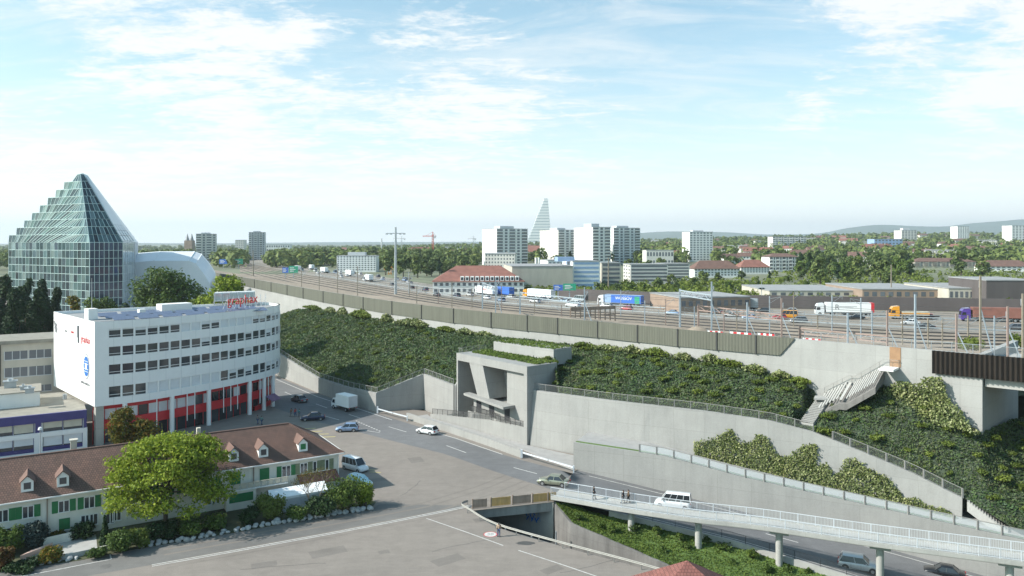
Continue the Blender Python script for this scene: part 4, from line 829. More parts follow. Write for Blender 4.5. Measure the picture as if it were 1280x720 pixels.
# ------------------------------------------------------------------ white office building
wb = thing('office_building', 'white office building with four window rows, red lower floors and rounded end', 'office building', (-71.5, 130.2, 0))
crv = smooth_path([Vector((x, y, 0)) for x, y in ((-71.5, 130.2), (-65.0, 135.6), (-57.4, 146.0), (-53.6, 153.2), (-51.5, 158.3), (-50.6, 162.8), (-51.0, 167.0), (-53.6, 171.0), (-58, 173.6))], 8)
rear = [Vector((-79.2, 158.6, 0)), Vector((-84, 155, 0)), Vector((-90.2, 149.6, 0))]
ZB, ZT = 6.8, 21.4
rowsz = [(8.1, 10.0), (12.1, 13.8), (15.3, 16.9), (18.5, 20.0)]
def band(mb, path, z0, z1, inset=0.0, th=.3, mi=0):
    a = offset(path, inset); b = offset(path, inset+th)
    mb.loft([[vec3(p, z0) for p in b], [vec3(p, z0) for p in a], [vec3(p, z1) for p in a], [vec3(p, z1) for p in b]], mi)
FR = crv[:-6]
mb = MB(); lev = [ZB]+[z for r in rowsz for z in r]+[ZT]
for i in range(0, len(lev), 2): band(mb, FR, lev[i], lev[i+1])
back = offset(FR, .32); mb.loft([[vec3(p, ZB) for p in back[-1:]+crv[-6:]+rear+[crv[0]+Vector((-.3, .3, 0))]], [vec3(p, ZT) for p in back[-1:]+crv[-6:]+rear+[crv[0]+Vector((-.3, .3, 0))]]])
fp = [p for p in FR]+crv[-6:]+rear
mb.add([(p.x, p.y, ZB) for p in fp], [tuple(range(len(fp)))])
e0 = vec3(FR[0], 0); mb.loft([[vec3(p, ZB) for p in (rear[-1], e0)], [vec3(p, ZT) for p in (rear[-1], e0)]])
fpi = offset(fp, .35); mb.loft([[vec3(p, ZT) for p in fp+fp[:1]], [vec3(p, ZT) for p in fpi+fpi[:1]], [vec3(p, ZT-.6) for p in fpi+fpi[:1]]])
# first two metres beside the corner stay closed
c2 = [p for p in resample(FR, 120)][:6]; band(mb, c2, ZB, ZT, .004, .3); mb.build('wall', M['white_panel'], wb, world=True)
mb = MB(); mb.add([vec3(p, ZT-.55) for p in fpi], [tuple(range(len(fpi)))]); mb.build('roof', M['roof_grey'], wb, world=True)
seam = MB()
for p, q in zip(every(FR, 2.9)[1:], every(FR, 2.9)[2:]):
    d_ = nrm2(q-p)
    for i in range(0, len(lev), 2): seam.bar(vec3(p, lev[i])-d_*.004, vec3(p, lev[i+1])-d_*.004, .035)
for z_ in (9.2, 12.0, 15.2, 18.4): seam.bar(vec3(rear[-1], z_)+Vector((-.01, -.01, 0)), vec3(e0, z_)+Vector((-.01, -.01, 0)), .03)
seam.build('panel_joint', M['grey_panel'], wb, world=True)
wpts = resample(FR, 25)
for r, (z0, z1) in enumerate(rowsz):
    for i in range(24):
        a, b = wpts[i], wpts[i+1]
        if i == 0: a = a.lerp(b, .92)
        n_ = nrm2(b-a); mb = MB()
        pa, pb = a+n_*.22, b+n_*.22
        blind = (r == 0 and (6 <= i <= 7 or 10 <= i <= 13)) or (r == 0 and rng.random() < .35) or (r == 3-3 and False)
        closed = (r == 3 and i in (7, 8, 11, 12, 13, 14)) or (r == 0 and 4 <= i <= 10)
        if closed: mb.quad(vec3(pa, z0), vec3(pb, z0), vec3(pb, z1), vec3(pa, z1), 1)
        else:
            zt = z0+(z1-z0)*.24; hb = z1-(rng.uniform(.1, .6)*(z1-z0) if rng.random() < .35 or r == 3 else .03)
            mb.quad(vec3(pa, z0), vec3(pb, z0), vec3(pb, z1), vec3(pa, z1), 0)
            if z1-hb > .15: mb.quad(vec3(pa-n_*.01, hb), vec3(pb-n_*.01, hb), vec3(pb-n_*.01, z1), vec3(pa-n_*.01, z1), 1)
            mb.bar(vec3(pa, zt)-n_*.03, vec3(pb, zt)-n_*.03, .07, .08, 2)
        w_ = .30 if (b-a).length > 1 else .2
        mb.bar(vec3(b, z0)+n_*.08, vec3(b, z1)+n_*.08, w_, .18, 2); mb.build('window', [M['window_glass'], M['blind_white'], M['white_panel']], wb, world=True)
# red lower floors set back behind white columns
LOWF = offset(FR, 1.7); mb = MB(); band(mb, LOWF, 5.9, ZB-.01, 0, .3); band(mb, LOWF, 2.5, 4.1, -.25, .5); band(mb, LOWF[len(LOWF)//2+1:], .0, .9, -.1, .3); mb.build('red_storey', M['red_panel'], wb, world=True)
mb = MB(); lp = resample(LOWF, 27)
for i in range(26):
    a, b = lp[i], lp[i+1]; n_ = nrm2(b-a); 
    mb.quad(vec3(a, 4.1)+n_*.1, vec3(b, 4.1)+n_*.1, vec3(b, 5.9)+n_*.1, vec3(a, 5.9)+n_*.1, 1 if rng.random() < .55 else 0); mb.quad(vec3(a, 0)+n_*.3, vec3(b, 0)+n_*.3, vec3(b, 2.5)+n_*.3, vec3(a, 2.5)+n_*.3, 0)
    mb.bar(vec3(a, 0)+n_*.05, vec3(a, 5.9)+n_*.05, .09, .09, 2)
mb.build('storefront', [M['window_glass'], M['blind_white'], M['red_panel']], wb, world=True)
COLS = [azcut(offset(FR, .35), kx(p)) for p in (156, 215, 261, 312, 330, 341)]
for p in COLS: mb = MB(); mb.cyl(vec3(p, -.1), vec3(p, ZB), .42, .42, 14); mb.build('column', M['white_panel'], wb, world=True)
for p in (196, 234, 243.5, 279.5, 288.5, 297, 325, 335.5): q = azcut(offset(FR, .1), kx(p)); mb = MB(); mb.cyl(vec3(q, 1.8), vec3(q, ZB), .09, .09, 6); mb.build('drainpipe', M['white_panel'], wb, world=True)
mb = MB(); q = crv[0]; mb.obox(vec3(q, -.1)+Vector((.1, .2, 0)), Vector((.9, .85, 0)), Vector((-.7, .7, 0)), (0, 0, ZB+.1)); mb.build('corner_pier', M['grey_render'], wb, world=True)
sx = (e0-rear[-1]).normalized(); sn = Vector((-.72, -.69, 0)); sn = Vector((sx.y, -sx.x, 0))
at_side = lambda f, z: rear[-1].lerp(e0, f)+sn*.03+Vector((0, 0, z))
text('lettering', 'graphax', 1.75, 'red_paint', wb, at_side(.70, 17.3), sx, (0, 0, 1))
mb = MB(); mb.obox(at_side(.27, 17.9), sx*9.2, sn*.12, (0, 0, 2.1)); mb.build('sign_board', M['white_panel'], wb, world=True)
mb = MB(); mb.obox(at_side(.64, 16.9), sx*.35, sn*.16, (0, 0, 3.1)); mb.build('sign_bar', M['text_grey'], wb, world=True)
text('lettering', 'Toner', .9, 'red_paint', wb, at_side(.47, 18.3)+sn*.14, sx, (0, 0, 1)); text('lettering', 'büro', .7, 'text_grey', wb, at_side(.33, 18.2)+sn*.14, sx, (0, 0, 1))
mb = MB()
for a, b in (((.02, 19.6), (.05, 18.2)), ((.03, 19.2), (.09, 18.9)), ((.06, 18.6), (.10, 18.0)), ((.05, 17.6), (.10, 18.3)), ((.03, 18.4), (.09, 17.6))): mb.bar(at_side(*a), at_side(*b), .06, .5)
mb.build('wall_logo', M['text_grey'], wb, world=True)
lc = at_side(.82, 13.2); mb = MB(); n = 28; el = lambda rx, rz, o: [lc+sx*(rx*math.cos(2*math.pi*i/n))+Vector((0, 0, rz*math.sin(2*math.pi*i/n)))+sn*o for i in range(n)]
mb.add(el(1.55, 1.75, .03)+[lc+sn*.03], [(i, (i+1) % n, n) for i in range(n)], 0); mb.add(el(.55, .6, .06)+[lc+sn*.06], [(i, (i+1) % n, n) for i in range(n)], 1)
for z_ in (-.9, -.45, .45, .9): w_ = 1.5*math.sqrt(1-(z_/1.75)**2); mb.bar(lc+sn*.06-sx*w_+Vector((0, 0, z_)), lc+sn*.06+sx*w_+Vector((0, 0, z_)), .03, .09, 1)
o1 = el(2.0, 2.2, .03); o2 = el(1.85, 2.05, .03)
for i in list(range(0, 8))+list(range(21, 28)): mb.quad(o1[i], o1[(i+1) % n], o2[(i+1) % n], o2[i], 2)
mb.build('globe_logo', [M['logo_blue'], M['white_panel'], M['text_grey']], wb, world=True)
text('lettering', 'KONICA MINOLTA', .62, 'text_grey', wb, at_side(.70, 9.9), sx, (0, 0, 1))
# roof things
mb = MB(); rp = offset(FR, 1.2); i0 = [azcut(rp, kx(p)) for p in (309, 340)]; i0 = [Vector((-57.5, 153.5, 0)), Vector((-53.0, 163.5, 0))]; d_ = (i0[1]-i0[0]); dn = d_.normalized()
text('roof_sign', 'graphax', 2.7, 'red_paint', wb, vec3(i0[0], ZT+.9), (d_.x, d_.y, 0), (0, 0, 1), .05)
for i in range(8): p = i0[0].lerp(i0[1], i/7); mb.cyl(vec3(p, ZT-.5), vec3(p, ZT+2.6), .05, .05, 5); mb.bar(vec3(p, ZT+2.2), vec3(p+nrm2(d_)*1.4, ZT-.4), .05)
mb.build('sign_strut', M['rail_white'], wb, world=True)
mb = MB(); a, b = PY(268, 372, 166), PY(318, 370, 171); a.z = b.z = ZT+.7; mb.obox(a, b-a, Vector((-.6, 2.2, 0)), (0, 0, 1.9), 0)
for i in range(6): p = a.lerp(b, i/5); mb.bar(p+Vector((0, -.05, -.8)), p+Vector((0, -.05, 1.9)), .14, .14, 1)
for i in range(5): p = a.lerp(b, (i+.12)/5); mb.obox(p+Vector((0, -.04, .15)), (b-a)*.15, (0, -.02, 0), (0, 0, 1.5), 2)
mb.build('plant_screen', [M['white_panel'], M['galv'], M['pale_glass']], wb, world=True)
def in_roof(u, v): return rear[-1].lerp(e0, u)+Vector((.72, .69, 0))*v
mb = MB()
for i in range(7):
    for j in range(3):
        p = in_roof(.82-.17*j, 4.5+4.3*i); mb.obox(vec3(p, ZT-.45), Vector((.72, .69, 0))*3.6, Vector((-.69, .72, 0))*1.7+Vector((0, 0, .55)), (0, 0, .06))
mb.build('solar_panel', M['solar'], wb, world=True)
mb = MB(); p = in_roof(.62, 2.2); mb.box(p.x, p.y, ZT-.5, 1.6, 2.2, 2.0, .8); p = in_roof(.42, 19); mb.box(p.x, p.y, ZT-.5, 6, 3, 1.7, .78); p = in_roof(.5, 12); mb.box(p.x, p.y, ZT-.5, 1.2, 1.2, 1.1, .78); mb.build('roof_box', M['white_render'], wb, world=True)
mb = MB(); p = in_roof(.58, 2.6); mb.cyl(vec3(p, ZT), vec3(p, ZT+7), .07, .04, 6); mb.build('antenna', M['galv'], wb, world=True)
mb = MB(); aw = azcut(offset(FR, -.3), kx(332)); aw2 = azcut(offset(FR, -.3), kx(343)); n_ = -nrm2(aw2-aw); mb.add([vec3(aw, 3.0), vec3(aw2, 3.0), vec3(aw2, 2.0)+n_*1.6, vec3(aw, 2.0)+n_*1.6], [(0, 1, 2, 3)]); mb.add([vec3(aw, 2.9), vec3(aw2, 2.9), vec3(aw2, 1.9)+n_*1.6, vec3(aw, 1.9)+n_*1.6], [(3, 2, 1, 0)]); mb.build('awning', M['awning'], wb, world=True)

# ------------------------------------------------------------------ purple annex and the old grey building
EV = Vector((.849, .528, 0)).normalized(); NV = Vector((.528, -.849, 0)).normalized()        # row direction and its street side
an = thing('annex', 'flat roofed annex with purple and white bands beside the white office building', 'annex', (-72, 129.6, 0))
A0 = Vector((-72.3, 129.4, 0)); ann = lambda s, t, z: A0-EV*s-NV*t+Vector((0, 0, z))
def ab(mb, s0, s1, t0, t1, z0, z1, mi=0): return mb.obox(ann(s0, t0, z0), -EV*(s1-s0), -NV*(t1-t0), (0, 0, z1-z0), mi)
mb = MB(); ab(mb, .2, 42, .35, 21, -.2, 6.2); mb.build('wall', M['white_render'], an, world=True)
mb = MB(); ab(mb, .1, 42, .03, .5, 5.1, 6.5); 
for i in range(6): ab(mb, .1+7*i-.4*(i > 0), .5+7*i, .05, .5, 3.5, 5.1)
mb.build('purple_band', M['purple_panel'], an, world=True)
mb = MB(); ab(mb, 0, 42, 0, .5, 2.7, 3.5); ab(mb, 0, 42, 0, .5, -.2, .35)
for i in range(6): ab(mb, 7*i-.5*(i > 0), .7+7*i, .01, .5, .35, 2.7)
mb.build('white_band', M['white_panel'], an, world=True)
mb = MB(); ab(mb, 0.15, 42, .1, 21, 6.2, 6.35); mb.build('roof', M['roof_gravel'], an, world=True)
for i in range(6):
    for z0, z1 in ((3.5, 5.1), (.95, 2.7)):
        for k in range(2):
            mb = MB(); s0 = .7+7*i+2.9*k; ab(mb, s0, s0+2.8, .30, .34, z0, z1, 0); hb = z1-(z1-z0)*rng.choice([.2, .65, .9, .75]); ab(mb, s0+.05, s0+2.75, .24, .28, hb, z1, 1); ab(mb, s0, s0+.08, .2, .3, z0, z1, 2)
            mb.build('window', [M['window_glass'], M['blind_cream'] if z0 > 3 else M['blind_white'], M['purple_panel']], an, world=True)
    mb = MB(); ab(mb, .7+7*i, 6.5+7*i, .05, .3, .35, .95); mb.build('purple_sill', M['purple_panel'], an, world=True)
mb = MB(); p = P(50, 507, 6.35); mb.obox(p, -EV*22, -NV*8, (0, 0, 2.5)); mb.build('roof_house', M['white_render'], an, world=True)
mb = MB(); mb.obox(p+Vector((0, 0, 2.5))+EV*.2-NV*-.2, -EV*22.4, -NV*8.4, (0, 0, .15)); mb.build('roof_house_cover', M['roof_gravel'], an, world=True)
mb = MB(); q = p-EV*6+NV*.03; mb.obox(q+Vector((0, 0, .1)), -EV*2.2, NV*.05, (0, 0, 1.9)); mb.build('roof_door', M['white_trim'], an, world=True)
for x_, y_, s_ in ((13, 477, 1.4), (37, 484, 1.0), (29, 480, .7)):
    q = P(x_, y_+8, 8.9); mb = MB(); mb.box(q.x, q.y, 9.0, s_*1.3, s_, s_*.8, .55); mb.box(q.x, q.y, 9.0+s_*.8, s_*1.6, s_*1.3, .12, .55); mb.cyl((q.x, q.y, 9.1+s_*.8), (q.x, q.y, 9.5+s_*.8), s_*.35, s_*.35, 8); mb.build('vent_hood', M['galv'], an, world=True)
q = P(81, 499, 6.35); mb = MB(); mb.cyl((q.x, q.y, 6.3), (q.x, q.y, 7.3), .35, .35, 8); mb.build('vent_pipe', M['galv'], an, world=True)
og = thing('office_block', 'old grey beige building with dark roof behind the flat annex', 'building', (-105, 150, 0))
O0 = PY(66, 480, 151.5); O0.z = 0; ob = lambda mb, s0, s1, t0, t1, z0, z1, mi=0: mb.obox(O0+EV*4-EV*s0-NV*t0+Vector((0, 0, z0)), -EV*(s1-s0), -NV*(t1-t0), (0, 0, z1-z0), mi)
mb = MB(); ob(mb, 0, 45, 0, 12, -.2, 15.2); mb.build('wall', M['beige_render'], og, world=True)
mb = MB(); ob(mb, -.4, 45.4, -.5, 12.5, 15.2, 15.9); mb.build('roof', M['roof_brown'] and M['roof_gravel'], og, world=True)
for z0, z1 in ((12.2, 13.8), (8.8, 10.6), (5.6, 6.8)):
    for s_ in (4.2, 8.2, 14.6, 19, 23.5, 28):
        if 8.5 < z0 < 9 and s_ in (14.6, 19): continue
        mb = MB(); ob(mb, s_, s_+3.8, -.01, .03, z0, z1, 0)
        for k in range(4): ob(mb, s_+1.27*k-.05*(k > 0), s_+1.27*k+.06, -.06, .0, z0, z1, 1)
        ob(mb, s_-.1, s_+3.9, -.1, .0, z0-.15, z0, 1); mb.build('window', [M['far_glass'] if s_ < 10 else M['window_glass'], M['grey_panel']], og, world=True)
mb = MB(); ob(mb, 13.9, 22.5, -.12, -.02, 8.5, 10.4, 0); ob(mb, 14.2, 17.6, -.14, -.12, 9.3, 10.2, 1); ob(mb, 18, 18.5, -.14, -.12, 8.8, 10.2, 2); ob(mb, 19, 22.2, -.14, -.12, 9.6, 10.2, 2); mb.build('banner', [M['white_panel'], M['red_paint'], M['logo_blue']], og, world=True)
mb = MB(); ob(mb, 12.6, 12.9, -.2, 0, 0, 15.2); mb.build('drainpipe', M['dark_metal'], og, world=True)

# ------------------------------------------------------------------ terraced houses
rh = thing('terraced_house', 'long cream terraced house with brown tiled roof, dormers and green shutters', 'terraced house', (-24, 108, 0))
C0 = Vector((-23.9, 108.0, 0)); hs = lambda s, t, z: C0-EV*s-NV*t+Vector((0, 0, z))      # s leftwards, t away from the street
LEN, HD, EZ, RZ_ = 54.0, 5.9, 5.2, 8.9
def hb_(mb, s0, s1, t0, t1, z0, z1, mi=0): return mb.obox(hs(s0, t0, z0), -EV*(s1-s0), -NV*(t1-t0), (0, 0, z1-z0), mi)
def f_s(px): k = kx(px); return (C0.x-k*C0.y)/(EV.x-k*EV.y)
mb = MB(); hb_(mb, .7, LEN, .5, 2*HD-.5, -.1, EZ); mb.build('wall', M['cream_render'], rh, world=True)
def uvbox(o, sx_=1.0):
    me = o.data; uv = me.uv_layers.new(name='UVMap')
    for poly in me.polygons:
        n = poly.normal; hx = Vector((-n.y, n.x, 0)); hx = hx.normalized() if hx.length > 1e-4 else Vector((1, 0, 0)); vy = n.cross(hx)
        for li in poly.loop_indices: c = me.vertices[me.loops[li].vertex_index].co; uv.data[li].uv = (c.dot(hx), c.dot(vy))
ev0, ev1, rg0, rg1 = hs(0, -.1, EZ), hs(LEN, -.1, EZ), hs(6.2, HD, RZ_), hs(LEN, HD, RZ_); bk0, bk1 = hs(0, 2*HD+.1, EZ), hs(LEN, 2*HD+.1, EZ)
mb = MB(); dz = Vector((0, 0, -.16))
mb.add([ev0, ev1, rg1, rg0], [(0, 1, 2, 3)]); mb.add([bk0, rg0, rg1, bk1], [(0, 1, 2, 3)]); mb.add([ev0, rg0, bk0], [(0, 1, 2)]); mb.add([ev0, ev1, ev1+dz, ev0+dz], [(3, 2, 1, 0)]); mb.add([ev0, bk0, bk0+dz, ev0+dz], [(0, 1, 2, 3)]); mb.add([ev0+dz, ev1+dz, bk1+dz, bk0+dz], [(0, 1, 2, 3)])
o = mb.build('roof', M['roof_tiles'], rh, world=True); uvbox(o)
mb = MB(); mb.bar(hs(0, -.16, EZ-.08), hs(LEN, -.16, EZ-.08), .14, .14); mb.bar(hs(-.05, -.1, EZ-.08), hs(-.05, 2*HD, EZ-.08), .14, .14); mb.build('gutter', M['white_trim'], rh, world=True)
mb = MB(); mb.bar(rg0, rg1, .28, .14); mb.bar(ev0, rg0, .24, .14); mb.bar(bk0, rg0, .24, .14); mb.build('ridge_cap', M['roof_brown'], rh, world=True)
def slope_z(t): return EZ+(RZ_-EZ)*(t+.1)/(HD+.1)
for px_, py_ in ((34, 607), (79, 601), (186, 586), (240, 577), (293, 568.5), (329, 563.5), (379, 556.5)):
    # where the look through the photo's dormer meets the roof
    s_ = f_s(px_); t_ = 1.5; best = min(((abs((CH-slope_z(t)-.8)*F/hs(s, t, 0).y+CY-py_)+abs(hs(s, t, 0).x/hs(s, t, 0).y-kx(px_))*F), s, t) for s in np.arange(s_-6, s_+3, .15) for t in (1.0, 1.4, 1.8, 2.2, 2.6)); _, s_, t_ = best
    dm = thing_part = None; z0 = slope_z(t_); w = .62; mb = MB()
    hb_(mb, s_-w, s_+w, t_, t_+2.4, z0-.2, z0+1.15); mb.add([hs(s_-w, t_, z0+1.15), hs(s_+w, t_, z0+1.15), hs(s_, t_, z0+1.75)], [(0, 1, 2)]); d_o = mb.build('dormer', M['white_trim'], rh, world=True)
    mb = MB(); f1 = [hs(s_-w-.2, t_-.2, z0+1.02), hs(s_, t_-.2, z0+1.86), hs(s_+w+.2, t_-.2, z0+1.02)]; f2 = [p-NV*3.4 for p in f1]; mb.loft([f1, f2]); mb.loft([[p+Vector((0, 0, .1)) for p in f1], [p+Vector((0, 0, .1)) for p in f2]]); mb.loft([f1, [p+Vector((0, 0, .1)) for p in f1]]); o = mb.build('dormer_roof', M['roof_brown'], d_o); o.data.transform(Matrix.Translation(-rh.location))
    mb = MB(); hb_(mb, s_-.36, s_+.36, t_-.03, t_+.02, z0+.28, z0+1.05); o = mb.build('dormer_window', M['window_glass'] if px_ != 379 else M['shutter_green'], d_o); o.data.transform(Matrix.Translation(-rh.location))
WT = .5
def win(s, z0, z1, w, shut='open', sh='shutter_green', name='window'):
    mb = MB(); hb_(mb, s-w/2, s+w/2, WT-.02, WT+.05, z0, z1, 0)
    for k in (0, .5, 1): c = s-w/2+w*k; hb_(mb, c-.05, c+.05, WT-.07, WT-.02, z0, z1, 1)
    hb_(mb, s-w/2, s+w/2, WT-.065, WT-.02, z1-.08, z1, 1); hb_(mb, s-w/2-.1, s+w/2+.1, WT-.16, WT, z0-.1, z0, 1)
    o = mb.build(name, [M['window_glass'], M['white_trim']], rh, world=True)
    if shut == 'open':
        for sg in (-1, 1):
            q = MB(); c = s+sg*(w/2+.36); hb_(q, c-.32, c+.32, WT-.08, WT-.03, z0-.03, z1+.03); 
            for j in range(7): zz_ = z0+(z1-z0)*(j+.5)/7; hb_(q, c-.26, c+.26, WT-.10, WT-.08, zz_, zz_+.1)
            w_o = q.build('shutter', M[sh], o); w_o.data.transform(Matrix.Translation(-rh.location))
    elif shut == 'closed':
        q = MB(); hb_(q, s-w/2-.02, s+w/2+.02, WT-.14, WT-.08, z0-.02, z1+.02)
        for j in range(9): zz_ = z0+(z1-z0)*(j+.3)/9; hb_(q, s-w/2+.06, s+w/2-.06, WT-.16, WT-.14, zz_, zz_+.07)
        w_o = q.build('shutter', M[sh], o); w_o.data.transform(Matrix.Translation(-rh.location))
for px_ in (3, 35, 80, 112, 147, 176, 205): win(f_s(px_), 3.0, 4.35, 1.1, 'open')
for px_ in (235, 264): win(f_s(px_), 3.0, 4.35, 1.1, 'open')
win(f_s(295.5), 2.75, 4.5, 1.2, 'closed'); win(f_s(331.6), 2.75, 4.5, 1.2, 'closed'); win(f_s(359), 3.0, 4.4, 1.2, 'open')
for px_ in (381, 397, 408): win(f_s(px_), 3.0, 4.4, 1.0, 'open', 'shutter_olive')
win(f_s(80.7), .9, 2.2, 1.1, 'closed')
for px_ in (107, 117, 8, 44): win(f_s(px_), .9, 2.2, .95, 'none')
for px_ in (138, 146.5, 265, 271): win(f_s(px_), .7 if px_ < 140 else .9, 2.3, .9, 'none', name='garden_door')
for px_ in (59, 318): mb = MB(); s_ = f_s(px_); hb_(mb, s_-.06, s_+.06, WT-.16, WT-.04, 0, EZ-.1); mb.build('drainpipe', M['wood_old'], rh, world=True)
mb = MB(); hb_(mb, .62, .76, .34, .48, 0, EZ-.1); mb.build('drainpipe', M['white_trim'], rh, world=True)
# bay with balcony on top
s0, s1 = f_s(357), f_s(280); mb = MB(); hb_(mb, s0, s1, -1.1, WT-.01, 2.45, 2.62); mb.build('balcony', M['white_trim'], rh, world=True)
mb = MB(); n = 9
for i in range(n): a = s0+(s1-s0)*i/n; hb_(mb, a+.12, a+(s1-s0)/n-.12, -1.08, -1.0, 2.72, 3.3)
hb_(mb, s0, s1, -1.12, -1.02, 3.32, 3.4)
for i in range(n+1): a = s0+(s1-s0)*i/n; hb_(mb, a-.04, a+.04, -1.1, -1.0, 2.6, 3.4)
mb.build('balcony_rail', M['blind_cream'], rh, world=True)
b0, b1 = f_s(318), f_s(281); mb = MB(); hb_(mb, b0, b1, -.9, WT-.02, -.1, 2.44); mb.build('bay', M['cream_render'], rh, world=True)
for c in (.3, .7): mb = MB(); s_ = b0+(b1-b0)*c; hb_(mb, s_-.75, s_+.75, -.96, -.9, 1.0, 2.1); mb.build('bay_shutter', M['shutter_green'], rh, world=True)
mb = MB(); s_ = f_s(95); hb_(mb, s_-.35, s_+.35, HD+1.0, HD+1.8, 7.2, 9.8); hb_(mb, s_-.45, s_+.45, HD+.9, HD+1.9, 9.8, 9.95); mb.build('chimney', M['beige_render'], rh, world=True)
mb = MB(); s_ = f_s(95); hb_(mb, s_-15, s_-14.5, HD+.2, HD+.8, 8.2, 9.7); mb.build('chimney', M['beige_render'], rh, world=True)
mb = MB(); a = [hs(f_s(372), .48, 2.9), hs(f_s(421), .48, 2.9)]; b = [hs(f_s(372), -1.6, 2.0), hs(f_s(421), -1.6, 2.0)]; mb.loft([b, a]); mb.loft([[p+Vector((0, 0, -.12)) for p in b], [p+Vector((0, 0, -.12)) for p in a]]); mb.loft([b, [p+Vector((0, 0, -.12)) for p in b]]); o = mb.build('porch_roof', M['red_tiles'], rh, world=True); uvbox(o)
# tents beside the house
tn = thing('marquee_tent', 'white canvas party tent with grey side sheet in front of the terraced house', 'tent', tuple(hs(8, -4, 0)))
mb = MB(); s0, s1 = 4.0, 11.5; r = [[hs(s0, -2.1, 2.0), hs(s0, -3.6, 2.75), hs(s0, -5.2, 2.0)], [hs(s1, -2.1, 2.0), hs(s1, -3.6, 2.75), hs(s1, -5.2, 2.0)]]; mb.loft(r, 0, True); mb.loft([[hs(s0, -5.2, 1.7), hs(s1, -5.2, 1.7)], [hs(s0, -5.2, 2.0), hs(s1, -5.2, 2.0)]]); mb.build('canopy', M['tarp'], tn, world=True)
mb = MB(); mb.loft([[hs(s0+1, -5.15, 0), hs(s1, -5.15, 0)], [hs(s0+1, -5.15, 1.95), hs(s1, -5.15, 1.95)]]); mb.loft([[hs(s1, -5.15, 0), hs(s1, -2.1, 0)], [hs(s1, -5.15, 1.95), hs(s1, -2.1, 1.95)]]); mb.build('side_sheet', M['tarp_grey'], tn, world=True)
for s_ in (s0, (s0+s1)/2, s1):
    for t_ in (-2.1, -5.2): mb = MB(); p = hs(s_, t_, 0); mb.cyl(p, p+Vector((0, 0, 2.0)), .05, .05, 6); mb.build('pole', M['rail_white'], tn, world=True)
# red roof pavilion at the bottom edge
pv_ = thing('pavilion', 'small pavilion with a red tiled hip roof by the guard rail', 'pavilion', (16, 69.4, 0))
ap = PY(859, 700.5, 69.4); mb = MB(); hw = 5.2; cs = [Vector((ap.x+a*hw, ap.y+b*hw, ap.z-3.4)) for a, b in ((-1.1, -1), (1, -1), (1, .72), (-1.1, .72))]
for i in range(4): mb.add([cs[i], cs[(i+1) % 4], ap], [(0, 1, 2)])
mb.add([p+Vector((0, 0, -.15)) for p in cs], [(3, 2, 1, 0)]); o = mb.build('roof', M['red_tiles'], pv_, world=True); uvbox(o)
mb = MB(); mb.box(ap.x-.2, ap.y-.7, -.1, 8.6, 7, ap.z-3.4); mb.build('wall', M['cream_render'], pv_, world=True)
for i in range(3): mb = MB(); mb.box(ap.x-3+2.8*i, ap.y-4.22, .9, 1.4, .06, 1.3); mb.build('window', M['window_glass'], pv_, world=True)

# ------------------------------------------------------------------ glass pyramid tower
py_ = thing('glass_tower', 'glass office tower rising as a stepped pyramid beside a white sloping roof', 'office tower', (-170, 300, 0))
pA, pB, pC, pL = PY(112, 303, 290), PY(153.5, 303, 300), PY(168, 303, 318), PY(11, 303, 322); apx = PY(100.5, 217.5, 306); apr = PY(104, 217, 307.5); pK = Vector((pL.x+40, pL.y+30, 35))
for p in (pA, pB, pC, pL): p.z = 35.0
FL = 3.1; gl = MB(); mu = MB(); n0 = 11
dwn = lambda p: vec3(p, 1.0)
gl2 = MB(); mu2 = MB(); pane_grid(gl2, mu2, dwn(pA), dwn(pB), pB, pA, 7, n0, .16, None, .012)
# stepped face: one terrace per storey
nst = 9; steps_g = MB(); steps_m = MB(); roof_m = MB()
def on(pt, f, ap_): return pt.lerp(ap_, f)
pane_grid(steps_g, steps_m, dwn(pL), dwn(pA), pA, pL, 22, n0, .15, None, .03)
for i in range(nst):
    f0, f1 = i/nst, (i+1)/nst; z0, z1 = 35+(apx.z-35)*f0, 35+(apx.z-35)*f1
    l0 = on(pL, f0, apx); a0 = on(pA, f0, apx); a1 = on(pA, f1, apx); l0t = vec3(l0, z1); inx = (a0-l0).normalized()
    nx = max(2, int((a0-l0).length/2.2)); mid = l0.lerp(a0, .62); mt = vec3(on(l0, 0, apx).lerp(a0, .62), z1)
    mt = vec3(mid, z1).lerp(a1, .55)
    tl_ = vec3(l0, z1)+inx*.6 if i < nst-1 else a1.lerp(vec3(l0, z1), .3)
    if i == nst-1: mt = a1.lerp(tl_, .4)
    pane_grid(steps_g, steps_m, vec3(l0, z0), mid, mt, tl_, max(2, int(nx*.62)), 1, .15, None, .04); pane_grid(steps_g, steps_m, mid, a0, a1, mt, max(1, int(nx*.4)), 1, .15, None, .02)
    if i == nst-1: continue
    bk = Vector((1.5, 7, 0)); roof_m.add([vec3(l0, z1)+inx*.6, mt, mt+bk, l0t+bk], [(0, 1, 2, 3)]); roof_m.add([vec3(l0, z0), vec3(l0, z1)+inx*.6, l0t+bk+inx*.6, vec3(l0, z0)+bk], [(0, 1, 2, 3)])
steps_g.build('stepped_glass', M['tower_glass'], py_, world=True); steps_m.build('mullion', M['mullion'], py_, world=True); roof_m.build('terrace', M['silver_roof'], py_, world=True)
gl2.build('front_glass', M['navy_glass'], py_, world=True); mu2.build('mullion', M['mullion'], py_, world=True)
g3 = MB(); m3 = MB(); nr_ = 9
for i in range(nr_):
    f0, f1 = i/nr_, (i+1)/nr_; pane_grid(g3, m3, on(pA, f0, apx), on(pB, f0, apr), on(pB, f1, apr), on(pA, f1, apx), max(1, 7-int(i*.75)), 1, .15, None, .012)
g3.build('upper_glass', M['tower_glass'], py_, world=True); m3.build('mullion', M['mullion'], py_, world=True)
